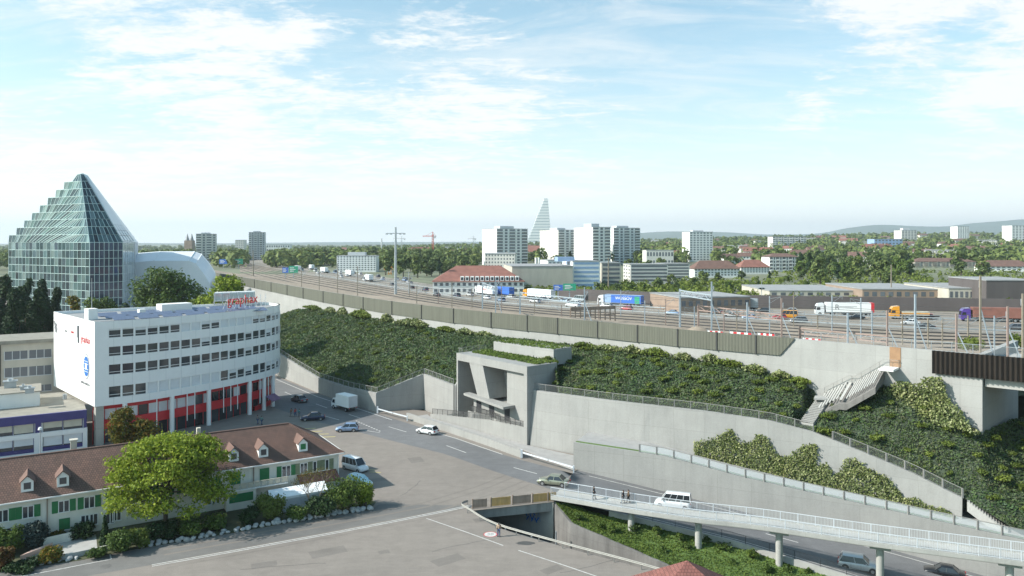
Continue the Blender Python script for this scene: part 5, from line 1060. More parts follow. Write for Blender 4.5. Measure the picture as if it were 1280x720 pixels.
mb = MB(); mb.add([pB, pC, apr+Vector((1.0, 1.5, -.6)), apr], [(0, 1, 2, 3)]); mb.add([pC, pK, apr+Vector((1.0, 1.5, -.6))], [(0, 1, 2)]); mb.add([pK, pL, apx, apr+Vector((1.0, 1.5, -.6))], [(0, 1, 2, 3)]); mb.add([apx, apr, apr+Vector((1, 1.5, -.6))], [(0, 1, 2)])
for f in (.25, .5, .75): a, b = on(pB, f, apr), on(pC, f, apr+Vector((1, 1.5, -.6))); mb.bar(a, b, .14)
mb.build('sloping_roof', M['white_panel'], py_, world=True); g5 = MB(); m5 = MB(); pane_grid(g5, m5, pB.lerp(apr, .02), pC.lerp(apr, .02), apr.lerp(pC, .06), apr.lerp(pB, .06), 4, 12, .13, (pC-pB).cross(apr-pB).normalized()*-1 if (pC-pB).cross(apr-pB).x < 0 else (pC-pB).cross(apr-pB).normalized(), .01); g5.v = [(a+.12, b-.05, c+.05) for a, b, c in g5.v]; m5.v = [(a+.14, b-.06, c+.06) for a, b, c in m5.v]; g5.build('roof_glass', M['pale_glass'], py_, world=True); m5.build('mullion', M['galv'], py_, world=True)
g4 = MB(); m4 = MB(); pane_grid(g4, m4, dwn(pB), dwn(pC), pC, pB, 5, n0, .08, None, .012); g4.build('side_glass', M['pale_glass'], py_, world=True); m4.build('mullion', M['galv'], py_, world=True)
mb = MB(); mb.add([dwn(pC), dwn(pK), pK, pC], [(0, 1, 2, 3)]); mb.add([dwn(pK), dwn(pL), pL, pK], [(0, 1, 2, 3)]); mb.build('rear_wall', M['grey_panel'], py_, world=True)
sl = (on(pC, .97, apr)-on(pB, .97, apr)).normalized(); ct = on(pB, .80, apr).lerp(on(pC, .80, apr), .45); mb = MB(); nz = (pC-pB).cross(apr-pB).normalized(); mb.obox(ct+nz*.12-sl*1.4, sl*2.8, (apr-pB).normalized()*3.4, nz*.1); mb.build('roof_hatch', M['grey_panel'], py_, world=True)
# silver arena behind it
ar = thing('arena_hall', 'low silver hall with bulging ribbed roof beside the glass tower', 'hall', (-140, 330, 0))
prof = [(150, 352), (158, 335), (170, 318), (200, 315.5), (243, 315.5), (252, 319), (262, 332), (269, 344), (272, 360)]
rows = []
for dY, sh in ((0, 1.0), (8, .0), (40, 0.0), (46, 8)):
    rows.append([(lambda q: Vector((q.x*(330+dY)/330, q.y+dY-(6 if dY == 0 else 0), q.z)))(PY(px, py+(10 if dY == 0 else 0)+(12 if dY == 46 else 0), 330)) for px, py in prof])
mb = MB(); mb.loft(rows, 0); mb.loft([[vec3(p, 2) for p in rows[0]], rows[0]], 0); mb.build('roof', M['silver_roof'], ar, world=True)
mb = MB()
for t in (.33, .66): mb.bar(rows[0][2].lerp(rows[0][6], t), rows[1][3].lerp(rows[1][5], t), .3)
for i in range(2, 6): mb.bar(rows[0][i]+Vector((0, 0, .05)), rows[1][i]+Vector((0, 0, .05)), .25); mb.bar(rows[1][i], rows[2][i], .25)
for k in (.25, .5, .75): mb.bar(rows[0][1].lerp(rows[1][2], k), rows[0][6].lerp(rows[1][5], k), .2)
mb.build('roof_rib', M['white_panel'], ar, world=True)
# ------------------------------------------------------------------ the city beyond
FOOT = []
def gz(x, y): return plateau_h(x, y)
def city(name, label, cat, pxc, Y, th, pxr, depth, ytop, floors, wall, bays=8, style='window', side=None, roof='flat', roofm='roof_grey', group=None, base=None, glass='far_glass', rows=True, sidewall=None, rtop=0.0, z0off=1.0, trim='white_render'):
    c = Vector((kx(pxc)*Y, Y, 0)); th = R(th); d = Vector((math.cos(th), math.sin(th), 0)); e = at_az(c, d, kx(pxr)); w = (e-c).length; n = Vector((-d.y, d.x, 0))
    zb = gz(c.x, c.y) if base is None else base; zt = CH-(ytop-CY)*Y/F; h = max(3.0, zt-zb); c.z = zb; t = thing(name, label, cat, tuple(c), 0, group)
    FOOT.append((c.x+d.x*w/2+n.x*depth/2, c.y+d.y*w/2+n.y*depth/2, math.hypot(w, depth)/2))
    up_ = Vector((0, 0, 1)); mb = MB(); mb.obox(c-up_*2, d*w, n*depth, up_*(h+2)); mb.build('wall', M[wall], t, world=True)
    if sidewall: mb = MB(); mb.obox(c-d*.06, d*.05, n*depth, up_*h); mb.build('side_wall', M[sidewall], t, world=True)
    fh = (h-z0off)/floors
    for fl in range(floors if rows else 0):
        z = z0off+fl*fh
        if style == 'window':
            mb = MB(); bw = w/bays
            for i in range(bays): mb.obox(c+d*(bw*(i+.22))-n*.05+up_*(z+fh*.3), d*bw*.56, n*.03, up_*fh*.48)
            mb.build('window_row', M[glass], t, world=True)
        elif style == 'band':
            mb = MB(); mb.obox(c+d*.6-n*.06+up_*(z+fh*.34), d*(w-1.2), n*.04, up_*fh*.5); mb.build('window_band', M[glass], t, world=True)
        elif style == 'balcony':
            mb = MB(); bw = w/bays
            for i in range(bays):
                f_ = .92 if i % 2 == 0 else .42
                mb.obox(c+d*(bw*(i+.5-f_/2))-n*.06+up_*(z+fh*.2), d*bw*f_, n*.04, up_*fh*.66)
            mb.build('window_row', M[glass], t, world=True)
            mb = MB()
            for i in range(0, bays, 2): mb.obox(c+d*(bw*(i+.04))-n*1.25+up_*(z+fh*.0), d*bw*.92, n*1.2, up_*fh*.07); mb.obox(c+d*(bw*(i+.04))-n*1.27+up_*(z+fh*.07), d*bw*.92, n*.05, up_*fh*.27)
            mb.build('balcony_row', M[trim], t, world=True)
        if side:
            nb_ = max(2, int(depth/4)); mb = MB(); bw = depth/nb_; s_c = c if side == 'l' else c+d*w; sg = -1 if side == 'l' else 1
            for i in range(nb_): mb.obox(s_c+d*(sg*.02)+n*(bw*(i+.25))+up_*(z+fh*.3), d*sg*.04, n*bw*.5, up_*fh*.45)
            mb.build('window_row', M[glass], t, world=True)
    if roof == 'flat':
        mb = MB(); mb.obox(c+up_*h-d*.15-n*.15, d*(w+.3), n*(depth+.3), up_*.35); mb.build('roof', M[roofm], t, world=True)
        if rtop: mb = MB(); mb.obox(c+up_*(h+.35)+d*w*.25+n*depth*.3, d*w*.45, n*depth*.4, up_*rtop); mb.build('roof_box', M['grey_panel'], t, world=True)
    else:
        rh_ = roof if isinstance(roof, (int, float)) else 4.0; a = [c-d*.5-n*.6, c+d*(w+.5)-n*.6, c+d*(w+.5)+n*(depth+.6), c-d*.5+n*(depth+.6)]; a = [p+up_*h for p in a]; hip = min(w*.25, depth*.45); r0 = c+d*hip+n*depth/2+up_*(h+rh_); r1 = c+d*(w-hip)+n*depth/2+up_*(h+rh_)
        mb = MB(); mb.add(a+[r0, r1], [(0, 1, 5, 4), (1, 2, 5), (2, 3, 4, 5), (3, 0, 4)]); mb.add([p-up_*.15 for p in a], [(3, 2, 1, 0)]); mb.build('roof', M[roofm], t, world=True)
    return t, c, d, n, w, h
# four high-rise slabs
city('apartment_tower', 'tall apartment tower with blank white side wall, nearest the red roofed hall', 'apartment tower', 621, 700, 24, 659.5, 36, 286, 12, 'white_render', 5, 'balcony', None, rtop=2.5, sidewall='white_panel', trim='grey_panel')
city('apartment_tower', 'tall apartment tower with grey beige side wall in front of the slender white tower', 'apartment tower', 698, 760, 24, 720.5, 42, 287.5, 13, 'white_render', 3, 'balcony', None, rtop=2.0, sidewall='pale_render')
city('apartment_tower', 'tall white apartment tower above the blue glass office, with dark roof box', 'apartment tower', 741, 690, 22, 763, 38, 284, 12, 'white_render', 3, 'balcony', None, rtop=3.2, sidewall='white_panel')
city('apartment_tower', 'tall striped apartment tower adjoining the dark topped one, above the beige blocks', 'apartment tower', 767, 735, 22, 800, 24, 285, 13, 'white_render', 5, 'balcony', None, rtop=2.0)
city('apartment_tower', 'lone white apartment tower standing in trees near the brown roofed row', 'apartment tower', 862, 800, 8, 891, 22, 290, 12, 'white_render', 7, 'window', None, rtop=1.5)
city('apartment_tower', 'cream apartment tower above the silver hall beside the dark church spire', 'apartment tower', 245, 900, 22, 271, 22, 292.5, 11, 'pale_render', 4, 'balcony', None, rtop=1.5)
city('apartment_tower', 'grey high-rise standing alone above the trees by the motorway bend', 'apartment tower', 311, 950, 15, 331, 24, 290.5, 15, 'grey_panel', 6, 'balcony', None, rtop=1.5)
city('apartment_tower', 'small pale tower far off beside the grey high-rise', 'apartment tower', 294, 1500, 5, 305, 20, 300, 8, 'pale_render', 5, 'window')
city('apartment_tower', 'white tower block on the hazy skyline at the foot of the hills', 'apartment tower', 1197, 1500, 4, 1211.5, 22, 283, 14, 'white_render', 5, 'window')
city('apartment_tower', 'white tower block cut by the picture edge below the far hill', 'apartment tower', 1265, 1300, 4, 1290, 24, 282, 13, 'white_render', 6, 'window')
city('apartment_tower', 'cream stepped apartment block in front of the far wooded ridge', 'apartment tower', 1127, 1350, 4, 1146, 24, 288, 10, 'pale_render', 5, 'window', None, rtop=4)
city('apartment_block', 'wide pale apartment block with balconies among far trees', 'apartment block', 966, 1200, 4, 1008, 20, 296, 7, 'pale_render', 12, 'balcony')
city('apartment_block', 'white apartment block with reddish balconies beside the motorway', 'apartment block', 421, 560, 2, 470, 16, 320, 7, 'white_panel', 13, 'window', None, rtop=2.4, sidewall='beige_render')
city('apartment_block', 'pale low apartment block with stepped top far beyond the motorway', 'apartment block', 333, 1100, 6, 362, 20, 306, 4, 'white_render', 10, 'window')
city('apartment_block', 'blue and cream apartment block beyond the gardens', 'apartment block', 1093, 1000, 3, 1128, 18, 299, 5, 'blue_panel', 8, 'window')
city('apartment_block', 'long brown apartment block with balcony rows behind the garden plots', 'apartment block', 1144, 640, -3, 1220, 16, 327, 4, 'beige_render', 14, 'balcony', None, 3.0, 'roof_brown', trim='beige_render')
city('apartment_block', 'white house block with dark hipped roof by the picture edge', 'apartment block', 1231, 560, -3, 1292, 14, 333, 2, 'white_render', 9, 'window', None, 4.5, 'roof_brown')
city('apartment_block', 'white block with flat bright roof behind a dark tree', 'apartment block', 1240, 800, -4, 1278, 16, 311, 3, 'white_render', 8, 'window')
# slender white stepped tower in the haze
rt = thing('office_tower', 'slender white stepped tower tapering upwards, far off in the haze', 'office tower', tuple(PY(673, 312, 2300)))
mb = MB(); nf = 17
for i in range(nf):
    f = i/nf; y0 = 308-(308-248)*f; xl = 657+(681-657)*f**1.0; xr = 690-(690-685)*f; a, b = PY(xl, y0, 2300), PY(xr, y0, 2300); b.z = a.z; hh = PY(0, y0-60/nf, 2300).z-a.z
    mb.obox(a, b-a, (0, 40, 0), (0, 0, hh*.68)); mb.obox(a+Vector((1.5, 1, hh*.68)), b-a-Vector((3, 0, 0)), (0, 38, 0), (0, 0, hh*.32), 1)
mb.build('storeys', [M['white_panel'], mat('pale_recess', (.5, .55, .57), .5, .05, .1)], rt, world=True)
# mid distance
rr = city('hall', 'long hall with big red brown hipped roof and dormer row beside the motorway', 'hall', 541, 318, 3, 655, 26, 352, 2, 'white_render', 16, 'window', None, 6.3, 'roof_red', base=12.5)
t, c, d, n, w, h = rr
for i in range(12):
    p = c+d*(w*(.30+.055*i))-n*.1+Vector((0, 0, h+.2)); mb = MB(); mb.obox(p, d*1.5, n*3.2, (0, 0, 1.9), 0); mb.obox(p-n*.03+d*.3+Vector((0, 0, .35)), d*.9, n*.02, (0, 0, 1.2), 1); mb.build('dormer', [M['white_render'], M['window_glass']], t, world=True)
city('warehouse', 'windowless beige warehouse block behind the red roofed hall', 'warehouse', 640, 345, 6, 716, 40, 333.5, 1, 'beige_render', 4, rows=False)
g_ = city('office_building', 'blue glass office building with white bands beside the beige warehouse', 'office building', 716, 352, 8, 750, 24, 327, 6, 'white_panel', 9, 'band', 'l', glass='blue_panel')
t, c, d, n, w, h = g_; mb = MB(); mb.obox(c+d*-6+n*5+Vector((0, 0, h)), d*8, n*8, (0, 0, 2)); mb.build('roof_box', M['blue_panel'], t, world=True)
city('office_building', 'white flat building with three roof chimneys behind the beige warehouse', 'office building', 685, 400, 10, 716, 20, 326, 3, 'white_render', 6, 'window')
city('apartment_block', 'grey blank ended block between blue office and beige balcony blocks', 'apartment block', 752, 380, 6, 776, 14, 329, 5, 'beige_render', 3, 'band', None)
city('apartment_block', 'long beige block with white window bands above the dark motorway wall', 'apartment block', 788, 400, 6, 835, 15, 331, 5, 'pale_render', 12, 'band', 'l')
city('apartment_block', 'long beige block with balcony bands ending behind a group of trees', 'apartment block', 828, 440, 6, 862, 15, 330, 5, 'pale_render', 12, 'band')
city('row_house', 'long white row with brown roof behind the warehouse trees', 'row house', 868, 470, 6, 925, 12, 336, 3, 'white_render', 14, 'window', None, 5, 'roof_brown')
city('row_house', 'white row with bright red roof next to the brown roofed row', 'row house', 926, 520, 6, 962, 12, 334, 3, 'white_render', 10, 'window', None, 5, 'roof_red')
city('apartment_block', 'white balcony block at an angle among the dark trees', 'apartment block', 962, 560, 6, 998, 14, 321, 4, 'white_render', 9, 'balcony', None, 2.5, 'roof_brown')
city('row_house', 'pale low block above the trees behind the beige balcony blocks', 'row house', 808, 640, 4, 842, 14, 313, 2, 'pale_render', 9, 'window')
# flat warehouses beside the motorway
wh = []
for a in (('flat white roofed warehouse with open bays between motorway wall and trees', 850, 236, 12, 938, 24, 373, 'brown_render'), ('low warehouse with pale roof behind the white trailer', 962, 292, -2, 1075, 40, 364, 'beige_render'), ('low brown warehouse with wide pale roof behind the dark wall', 1078, 282, -4, 1180, 40, 362, 'brown_render'), ('low warehouse with white roof beside the dark block', 1186, 272, -4, 1250, 36, 361, 'beige_render')):
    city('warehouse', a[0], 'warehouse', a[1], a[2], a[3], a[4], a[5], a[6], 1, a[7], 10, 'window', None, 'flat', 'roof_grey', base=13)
city('industrial_block', 'dark windowless block with panel joints at the picture edge', 'industrial block', 1233, 262, -4, 1300, 26, 351, 2, 'barrier_dark', 5, rows=False, base=13)
city('industrial_block', 'small dark box building on the pale warehouse roofs', 'industrial block', 1172, 300, 0, 1190, 8, 356, 1, 'barrier_dark', 3, rows=False, base=13)
# scattered small houses: five kinds, copied
def house_proto(wall, roofm, w, dp, h, rh_, fl):
    t = thing('house', 'x', 'house', (0, -900, 0)); mb = MB(); mb.box(0, 0, -2, w, dp, h+2); mb.build('wall', M[wall], t)
    a = [Vector((sx*(w/2+.4), sy*(dp/2+.5), h)) for sx, sy in ((-1, -1), (1, -1), (1, 1), (-1, 1))]; r0, r1 = Vector((-w/2-.4, 0, h+rh_)), Vector((w/2+.4, 0, h+rh_))
    mb = MB(); mb.add(a+[r0, r1], [(0, 1, 5, 4), (2, 3, 4, 5), (1, 2, 5), (3, 0, 4), (3, 2, 1, 0)]); mb.build('roof', M[roofm], t)
    mb = MB(); mb.box(w*.2, dp*.12, h, .8, .8, rh_+.9); mb.build('chimney', M['beige_render'], t)
    for f in range(fl):
        mb = MB()
        for i in range(max(2, int(w/2.6))): mb.box(-w/2+(i+.5)*w/max(2, int(w/2.6)), -dp/2-.02, f*h/fl+.9, 1.1, .06, 1.4)
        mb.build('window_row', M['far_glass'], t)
    return t
HP = [house_proto('white_render', 'roof_red', 14, 10, 6.5, 4, 2), house_proto('cream_render', 'roof_brown', 22, 11, 9, 4, 3), house_proto('pale_render', 'roof_red', 30, 12, 10, 4.5, 3), house_proto('white_render', 'roof_brown', 18, 11, 8, 3.5, 3), house_proto('pale_render', 'roof_grey', 26, 13, 12, .8, 4)]
HL = ['white house with red roof among the distant trees', 'cream house with brown roof among the distant trees', 'long pale house with red roof in the far quarter', 'white house with brown roof in the far quarter', 'flat roofed pale block of flats in the far quarter']
hr = random.Random(3); cnt = 0; used = [0]*5
hspots = [(hr.uniform(340, 1290), hr.uniform(620, 1900)) for _ in range(150)]+[(hr.uniform(880, 1290), hr.uniform(620, 1700)) for _ in range(70)]+[(hr.uniform(0, 330), hr.uniform(800, 1600)) for _ in range(14)]
for px, Y in hspots:
    if cnt >= 84: break
    x = kx(px)*Y
    if any(math.hypot(x-a, Y-b) < r+22 for a, b, r in FOOT): continue
    if px < 560 and Y < 800: continue
    k = hr.randrange(5); rz = hr.uniform(-.5, .5); loc = (x, Y, gz(x, Y))
    if used[k] == 0: HP[k].location = loc; HP[k].rotation_euler = (0, 0, rz); tag(HP[k], HL[k], 'house', 'houses of the far quarter')
    else: copy_tree(HP[k], loc, rz, HL[k], 'houses of the far quarter')
    used[k] += 1; cnt += 1; FOOT.append((x, Y, 16))
# church spire, chimneys, cranes
sp = thing('church', 'dark church tower with pointed roof far behind the silver hall', 'church', tuple(PY(237, 306, 1200))); p = sp.location; mb = MB(); mb.box(p.x, p.y, 8, 12, 12, 30); mb.build('tower', M['brown_render'], sp, world=True)
for dx in (-3.5, 3.5): mb = MB(); mb.cyl((p.x+dx, p.y, 38), (p.x+dx, p.y, 49), 3.4, .1, 4, smooth=False); mb.build('spire', M['roof_grey'], sp, world=True)
def crane(px, ytop, Y, arm_l, arm_r, m, label):
    t = thing('tower_crane', label, 'crane', (kx(px)*Y, Y, 13)); zt = CH-(ytop-CY)*Y/F; mb = MB(); x = kx(px)*Y; s = .9
    for a, b in ((-s, -s), (s, -s), (s, s), (-s, s)): mb.bar((x+a, Y+b, 13), (x+a, Y+b, zt), .35)
    z = 13
    while z < zt-2: mb.bar((x-s, Y-s, z), (x+s, Y-s, z+2), .25); mb.bar((x+s, Y+s, z), (x-s, Y+s, z+2), .25); z += 2
    mb.build('mast', M[m], t, world=True); mb = MB(); mb.bar((x-arm_l, Y, zt-2), (x+arm_r, Y, zt-2), .9); mb.bar((x, Y, zt+3), (x-arm_l*.7, Y, zt-1.6), .2); mb.bar((x, Y, zt+3), (x+arm_r*.9, Y, zt-1.6), .2); mb.bar((x, Y, zt-2), (x, Y, zt+3), .7); mb.build('jib', M[m], t, world=True)
    mb = MB(); mb.box(x+arm_r-2, Y, zt-4.5, 3, 2, 3); mb.build('counterweight', M['grey_panel'], t, world=True)
crane(541, 293, 900, 12, 4, 'crane_red', 'red and white tower crane above the trees left of the towers'); crane(487.5, 333, 520, 4, 2, 'orange', 'small yellow crane in front of the trees by the tall light mast'); crane(592, 297, 1300, 10, 5, 'grey_panel', 'pale grey tower crane far off beside the first white tower'); crane(502, 297, 1500, 16, 8, 'grey_panel', 'pale tower crane far off near the tall light mast')
for px, yt, Y, lab in ((477, 298, 1200, 'thin grey factory chimney on the skyline'), (670, 322, 395, 'first of two short white chimneys behind the warehouse'), (673.5, 322, 395, 'second of two short white chimneys behind the warehouse')):
    mb = MB(); p = PY(px, yt, Y); mb.cyl((p.x, p.y, 13), p, 1.3 if Y > 1000 else .7, 1.0 if Y > 1000 else .6, 8); tag(mb.build('chimney_stack', M['grey_panel'] if Y > 1000 else M['white_render']), lab, 'chimney')

# ------------------------------------------------------------------ motorway wall, signs, masts
mb = MB(); bw_ = [p for p in MF if 690 < CX+F*p.x/p.y < 1900]; bw_ = [vec3(p, 12.8) for p in offset(bw_, -1.5)]; bw_ = bw_ if bw_[0].y < MF[-1].y else bw_
top_ = [vec3(p, 17.3) for p in bw_]; wall_strip(mb, bw_, top_, .5); tag(mb.build('motorway_wall', M['barrier_dark']), 'long dark brown noise wall along the far side of the motorway', 'noise wall')
def sign(px0, px1, y0, y1, Y, m, label):
    p, q = PY(px0, y1, Y), PY(px1, y1, Y); zt = CH-(y0-CY)*Y/F; t = thing('motorway_sign', label, 'road sign', (p.x, p.y, 13)); mb = MB(); mb.obox(p, q-p, (0, .2, 0), (0, 0, zt-p.z)); mb.build('panel', M[m], t, world=True)
    mb = MB(); w = (q-p); hgt = zt-p.z
    for i in range(3): mb.obox(p+w*.12+Vector((0, -.06, hgt*(.2+.24*i))), w*(.45+.15*(i % 2)), (0, .03, 0), (0, 0, hgt*.1))
    mb.build('lettering', M['white_panel'], t, world=True); mb = MB(); c = (p+q)/2; mb.box(c.x, c.y+.4, 12.5, .4, .4, zt-12.5); mb.build('post', M['galv'], t, world=True)
for a in ((274, 284, 324, 330, 640, 'sign_blue', 'blue motorway sign, farthest pair above the light green tree'), (292.5, 303.5, 323.5, 330, 640, 'sign_green', 'green motorway sign, farthest pair above the light green tree'), (353, 360.5, 334.5, 341, 470, 'sign_blue', 'blue motorway sign before the white apartment block'), (361, 372.5, 332.5, 341, 470, 'sign_green', 'green motorway sign before the white apartment block'), (692, 703.5, 356, 363, 285, 'sign_blue', 'blue motorway sign in front of the beige warehouse'), (704, 720, 354.5, 363, 285, 'sign_green', 'green motorway sign in front of the beige warehouse')): sign(*a)
def mast_pole(px, ytop, ybase, z, r, m, label, arm=0, cat='mast'):
    p = P(px, ybase, z); zt = CH-(ytop-CY)*p.y/F; t = thing('light_mast', label, cat, tuple(p)); mb = MB(); mb.cyl((p.x, p.y, z-.5), (p.x, p.y, zt), r, r*.6, 8); mb.build('pole', M[m], t, world=True)
    if arm: mb = MB(); za = zt-2.6; mb.bar((p.x-arm, p.y, za), (p.x+arm, p.y, za), .3); [mb.box(p.x+s*arm*f, p.y, za-.5, 1.0, .7, .5) for s in (-1, 1) for f in (.5, .95)]; mb.build('lamp_arm', M['galv'], t, world=True)
mast_pole(494.5, 284, 368, 13, .65, 'galv', 'very tall light mast with cross arm over the motorway', 3.9)
mast_pole(316.5, 313, 345, 13, .4, 'wood_pole', 'thin tall pole at the far end of the noise barrier', 0); mast_pole(511, 340, 367, 13, .2, 'galv', 'curved street lamp beside the tall light mast', 1.0); mast_pole(760.5, 322, 366, 13, .3, 'wood_pole', 'tall brown pole in front of the beige balcony blocks'); mast_pole(1114, 331, 375, 13, .28, 'wood_pole', 'tall brown pole by the warehouse roofs'); mast_pole(952, 351, 378, 13, .15, 'galv', 'thin lamp post beside the flat white roofed warehouse', .8); mast_pole(443, 316, 333, 13, .15, 'galv', 'thin lamp post before the white apartment block')
# catenary masts on the embankment
def cat_mast(px, ytop, m, label, back_=5.0, w=.34, arm=2.2, brace=True, z=None, thin=.68):
    w *= thin
    k = kx(px); u = azcut(U, k) if k < UC.x/UC.y else at_az(pu, du, k); p = u*(1+back_/u.length); z = T-1.3 if z is None else z; p.z = z; zt = CH-(ytop-CY)*p.y/F
    t = thing('catenary_mast', label, 'mast', tuple(p), 0, 'catenary masts along the railway'); mb = MB(); mb.box(p.x, p.y, z-.4, w, w, zt-z+.4); mb.build('pole', M[m], t, world=True)
    if arm: mb = MB(); a = Vector((p.x, p.y, zt-1.2)); b = a+inn*arm+Vector((-.6, 0, .3)); mb.bar(a, b, .09); mb.bar(a+Vector((0, 0, -1.2)), b, .07); mb.bar(b, b+Vector((0, 0, -.9)), .07); mb.build('arm', M['galv'], t, world=True)
    if brace: mb = MB(); mb.bar((p.x, p.y, z+(zt-z)*.62), (p.x+1.7, p.y-.6, z-.3), .14); mb.build('brace', M['mast_blue'], t, world=True)
    return p, zt
for a in ((1059.7, 391, 'mast_blue', 'short pale blue catenary mast with low braces left of the brown door'), (1144, 368, 'mast_blue', 'pale blue catenary mast just past the brown door'), (1225.4, 344.7, 'wood_pole', 'tall weathered mast above the ribbed bridge panel'), (1259.6, 383, 'mast_rust', 'short rusty mast beside the white car'), (1278.5, 367, 'wood_pole', 'weathered mast at the picture edge above the bridge'), (934, 378, 'mast_blue', 'thin grey blue catenary mast by the red and white boards'), (1195.5, 392, 'mast_rust', 'short rusty mast between weathered mast and door'), (565, 351, 'wood_pole', 'dark thin catenary mast before the red roofed hall'), (521, 357, 'wood_pole', 'dark thin mast before the end of the red roofed hall'), (447, 333, 'wood_pole', 'thin mast rising from the barrier before the white block'), (422, 330, 'wood_pole', 'thin mast by the motorway traffic jam'), (399, 335, 'wood_pole', 'thin mast near the blue and green signs'), (377, 337, 'wood_pole', 'thin mast at the far end of the barrier')): cat_mast(*a, w=.34 if a[0] > 600 else .26, brace=a[0] > 600)
def gantry(px1, yt1, px2, yt2, label, m='mast_blue', b2=15):
    p, z1 = cat_mast(px1, yt1, m, label+', near leg'); 
    for o in list(bpy.data.objects):
        if o.get('label') == label+', near leg': t = o
    t['label'] = label; t['category'] = 'gantry'; t['group'] = 'catenary gantries'; t.name = 'catenary_gantry'
    k = kx(px2); u = azcut(U, k); q = u*(1+b2/u.length); q.z = T-1.3; z2 = CH-(yt2-CY)*q.y/F; mb = MB(); mb.box(q.x, q.y, T-1.7, .34, .34, z2-T+1.7); mb.build('pole', M[m], t, world=True)
    mb = MB(); zz1, zz2 = min(z1, z2)-.3, min(z1, z2)-.3; a, b = Vector((p.x, p.y, zz1)), Vector((q.x, q.y, zz2)); mb.bar(a, b, .2); mb.bar(a+Vector((0, 0, -.9)), b+Vector((0, 0, -.9)), .2); n_ = 10
    for i in range(n_): mb.bar(a.lerp(b, i/n_)+Vector((0, 0, -.9*(i % 2))), a.lerp(b, (i+1)/n_)+Vector((0, 0, -.9*((i+1) % 2))), .1)
    mb.build('beam', M[m], t, world=True)
gantry(730.6, 359, 650, 364, 'pale blue catenary gantry before the blue trailer lorry'); gantry(889.5, 352, 850, 361, 'tall pale blue catenary gantry before the flat warehouse'); gantry(977, 373, 873, 380, 'rust pink catenary gantry ending at the barrier end', 'mast_rust'); gantry(1109, 388, 1000, 408, 'rust pink catenary gantry beside the brown door', 'mast_rust', 8); gantry(619.5, 347, 603, 352, 'pale blue catenary gantry before the red roofed hall', 'mast_blue', 20)
# second line of thin masts out on the tracks
mr_ = random.Random(6)
for i, px in enumerate((512, 548, 590, 627, 668, 702, 748, 776, 806, 832, 868, 905, 921, 962, 992, 1022, 1040, 1076, 1090, 1128, 1160, 1178, 1210, 1243)):
    k = kx(px); m_ = azcut(MN, k); u = azcut(UX, k); f = mr_.uniform(.25, .95); p = Vector((u.x, u.y, 0)).lerp(m_, f); p = p if p.y > u.y+21 else u*(1+21/u.length); p.z = 13.0
    h = mr_.uniform(6.5, 9.5); t = thing('catenary_mast', 'thin track mast standing among the railway tracks', 'mast', tuple(p), 0, 'thin masts among the tracks'); c_ = mr_.choice(['mast_blue', 'mast_blue', 'mast_rust', 'wood_pole'])
    mb = MB(); mb.box(p.x, p.y, 12.8, .2, .2, h); mb.build('pole', M[c_], t, world=True); mb = MB(); a = Vector((p.x, p.y, 13+h-.8)); b = a+Vector((mr_.choice([-1, 1])*2.4, mr_.uniform(-1, 1), .5)); mb.bar(a, b, .08); mb.bar(a+Vector((0, 0, -1.1)), b, .06); mb.bar(b, b+Vector((0, 0, -.8)), .06); mb.build('arm', M['galv'], t, world=True)
# wires
wr = thing('overhead_wire', 'thin overhead wires strung along the railway', 'wire', tuple(U[4])); 
for off_, zz_ in ((7, T+4.4), (7, T+5.6), (11, T+4.4), (26, 19.5), (26, 20.8), (34, 19.5), (42, 19.5)):
    pth = [Vector((p.x, p.y, zz_)) for p in offset(U[3:], off_)]; mb = MB()
    for i in range(len(pth)-1): mb.bar(pth[i], pth[i+1], .05)
    mb.build('wire', M['dark_metal'], wr, world=True)
# site boards and odds and ends on the tracks
for i, (px, w_) in enumerate(((884, 3), (912, 4), (947, 3), (1003, 3))):
    k = kx(px); u = azcut(U, k); p = u*(1+(3.0+(i % 3)*1.1)/u.length); t = thing('site_barrier', 'red and white striped site fence behind the noise barrier', 'site fence', (p.x, p.y, T-1.3), 0, 'site fences on the railway')
    for j in range(6): mb = MB(); mb.obox(Vector((p.x, p.y, T-.5))+along*(w_*j/6), along*(w_/6), inn*.05, (0, 0, .32)); mb.build('board', M['red_paint'] if j % 2 else M['white_panel'], t, world=True)
    mb = MB(); mb.bar((p.x, p.y, T-1.3), (p.x, p.y, T+.1), .08); q = p+along*w_; mb.bar((q.x, q.y, T-1.3), (q.x, q.y, T+.1), .08); mb.build('post', M['galv'], t, world=True)
p = azcut(U, kx(872)); p = p*1.03; mb = MB(); ring = lambda r, z, n=14: [Vector((p.x+r*math.cos(6.283*i/n)*(1+.15*math.sin(i*2.1)), p.y+r*.7*math.sin(6.283*i/n), z)) for i in range(n)]
mb.loft([ring(3.2, T-1.3), ring(2.2, T-.5), ring(1.0, T+.15), ring(.1, T+.35)], 0, True, True); tag(mb.build('earth_heap', M['ballast']), 'brown earth heap behind the noise barrier', 'earth heap')
rk = thing('steel_rack', 'dark steel scaffold rack standing on the railway ground', 'rack', tuple(P(715, 400, 13.1)))
for i in range(10):
    x_ = 713+i*6.2; p = P(x_, 402-.3*i, 14.5); mb = MB(); mb.bar(p+Vector((0, 0, -1.5)), p+Vector((0, 0, 3.4)), .3); mb.build('post', M['wood_old'], rk, world=True)
mb = MB(); mb.bar(P(713, 402, 14.5)+Vector((0, 0, 3.2)), P(769, 399.2, 14.5)+Vector((0, 0, 3.2)), .4, .9); mb.bar(P(713, 402, 14.5)+Vector((0, 0, 1.4)), P(769, 399.2, 14.5)+Vector((0, 0, 1.4)), .25); mb.build('beam', M['wood_old'], rk, world=True)
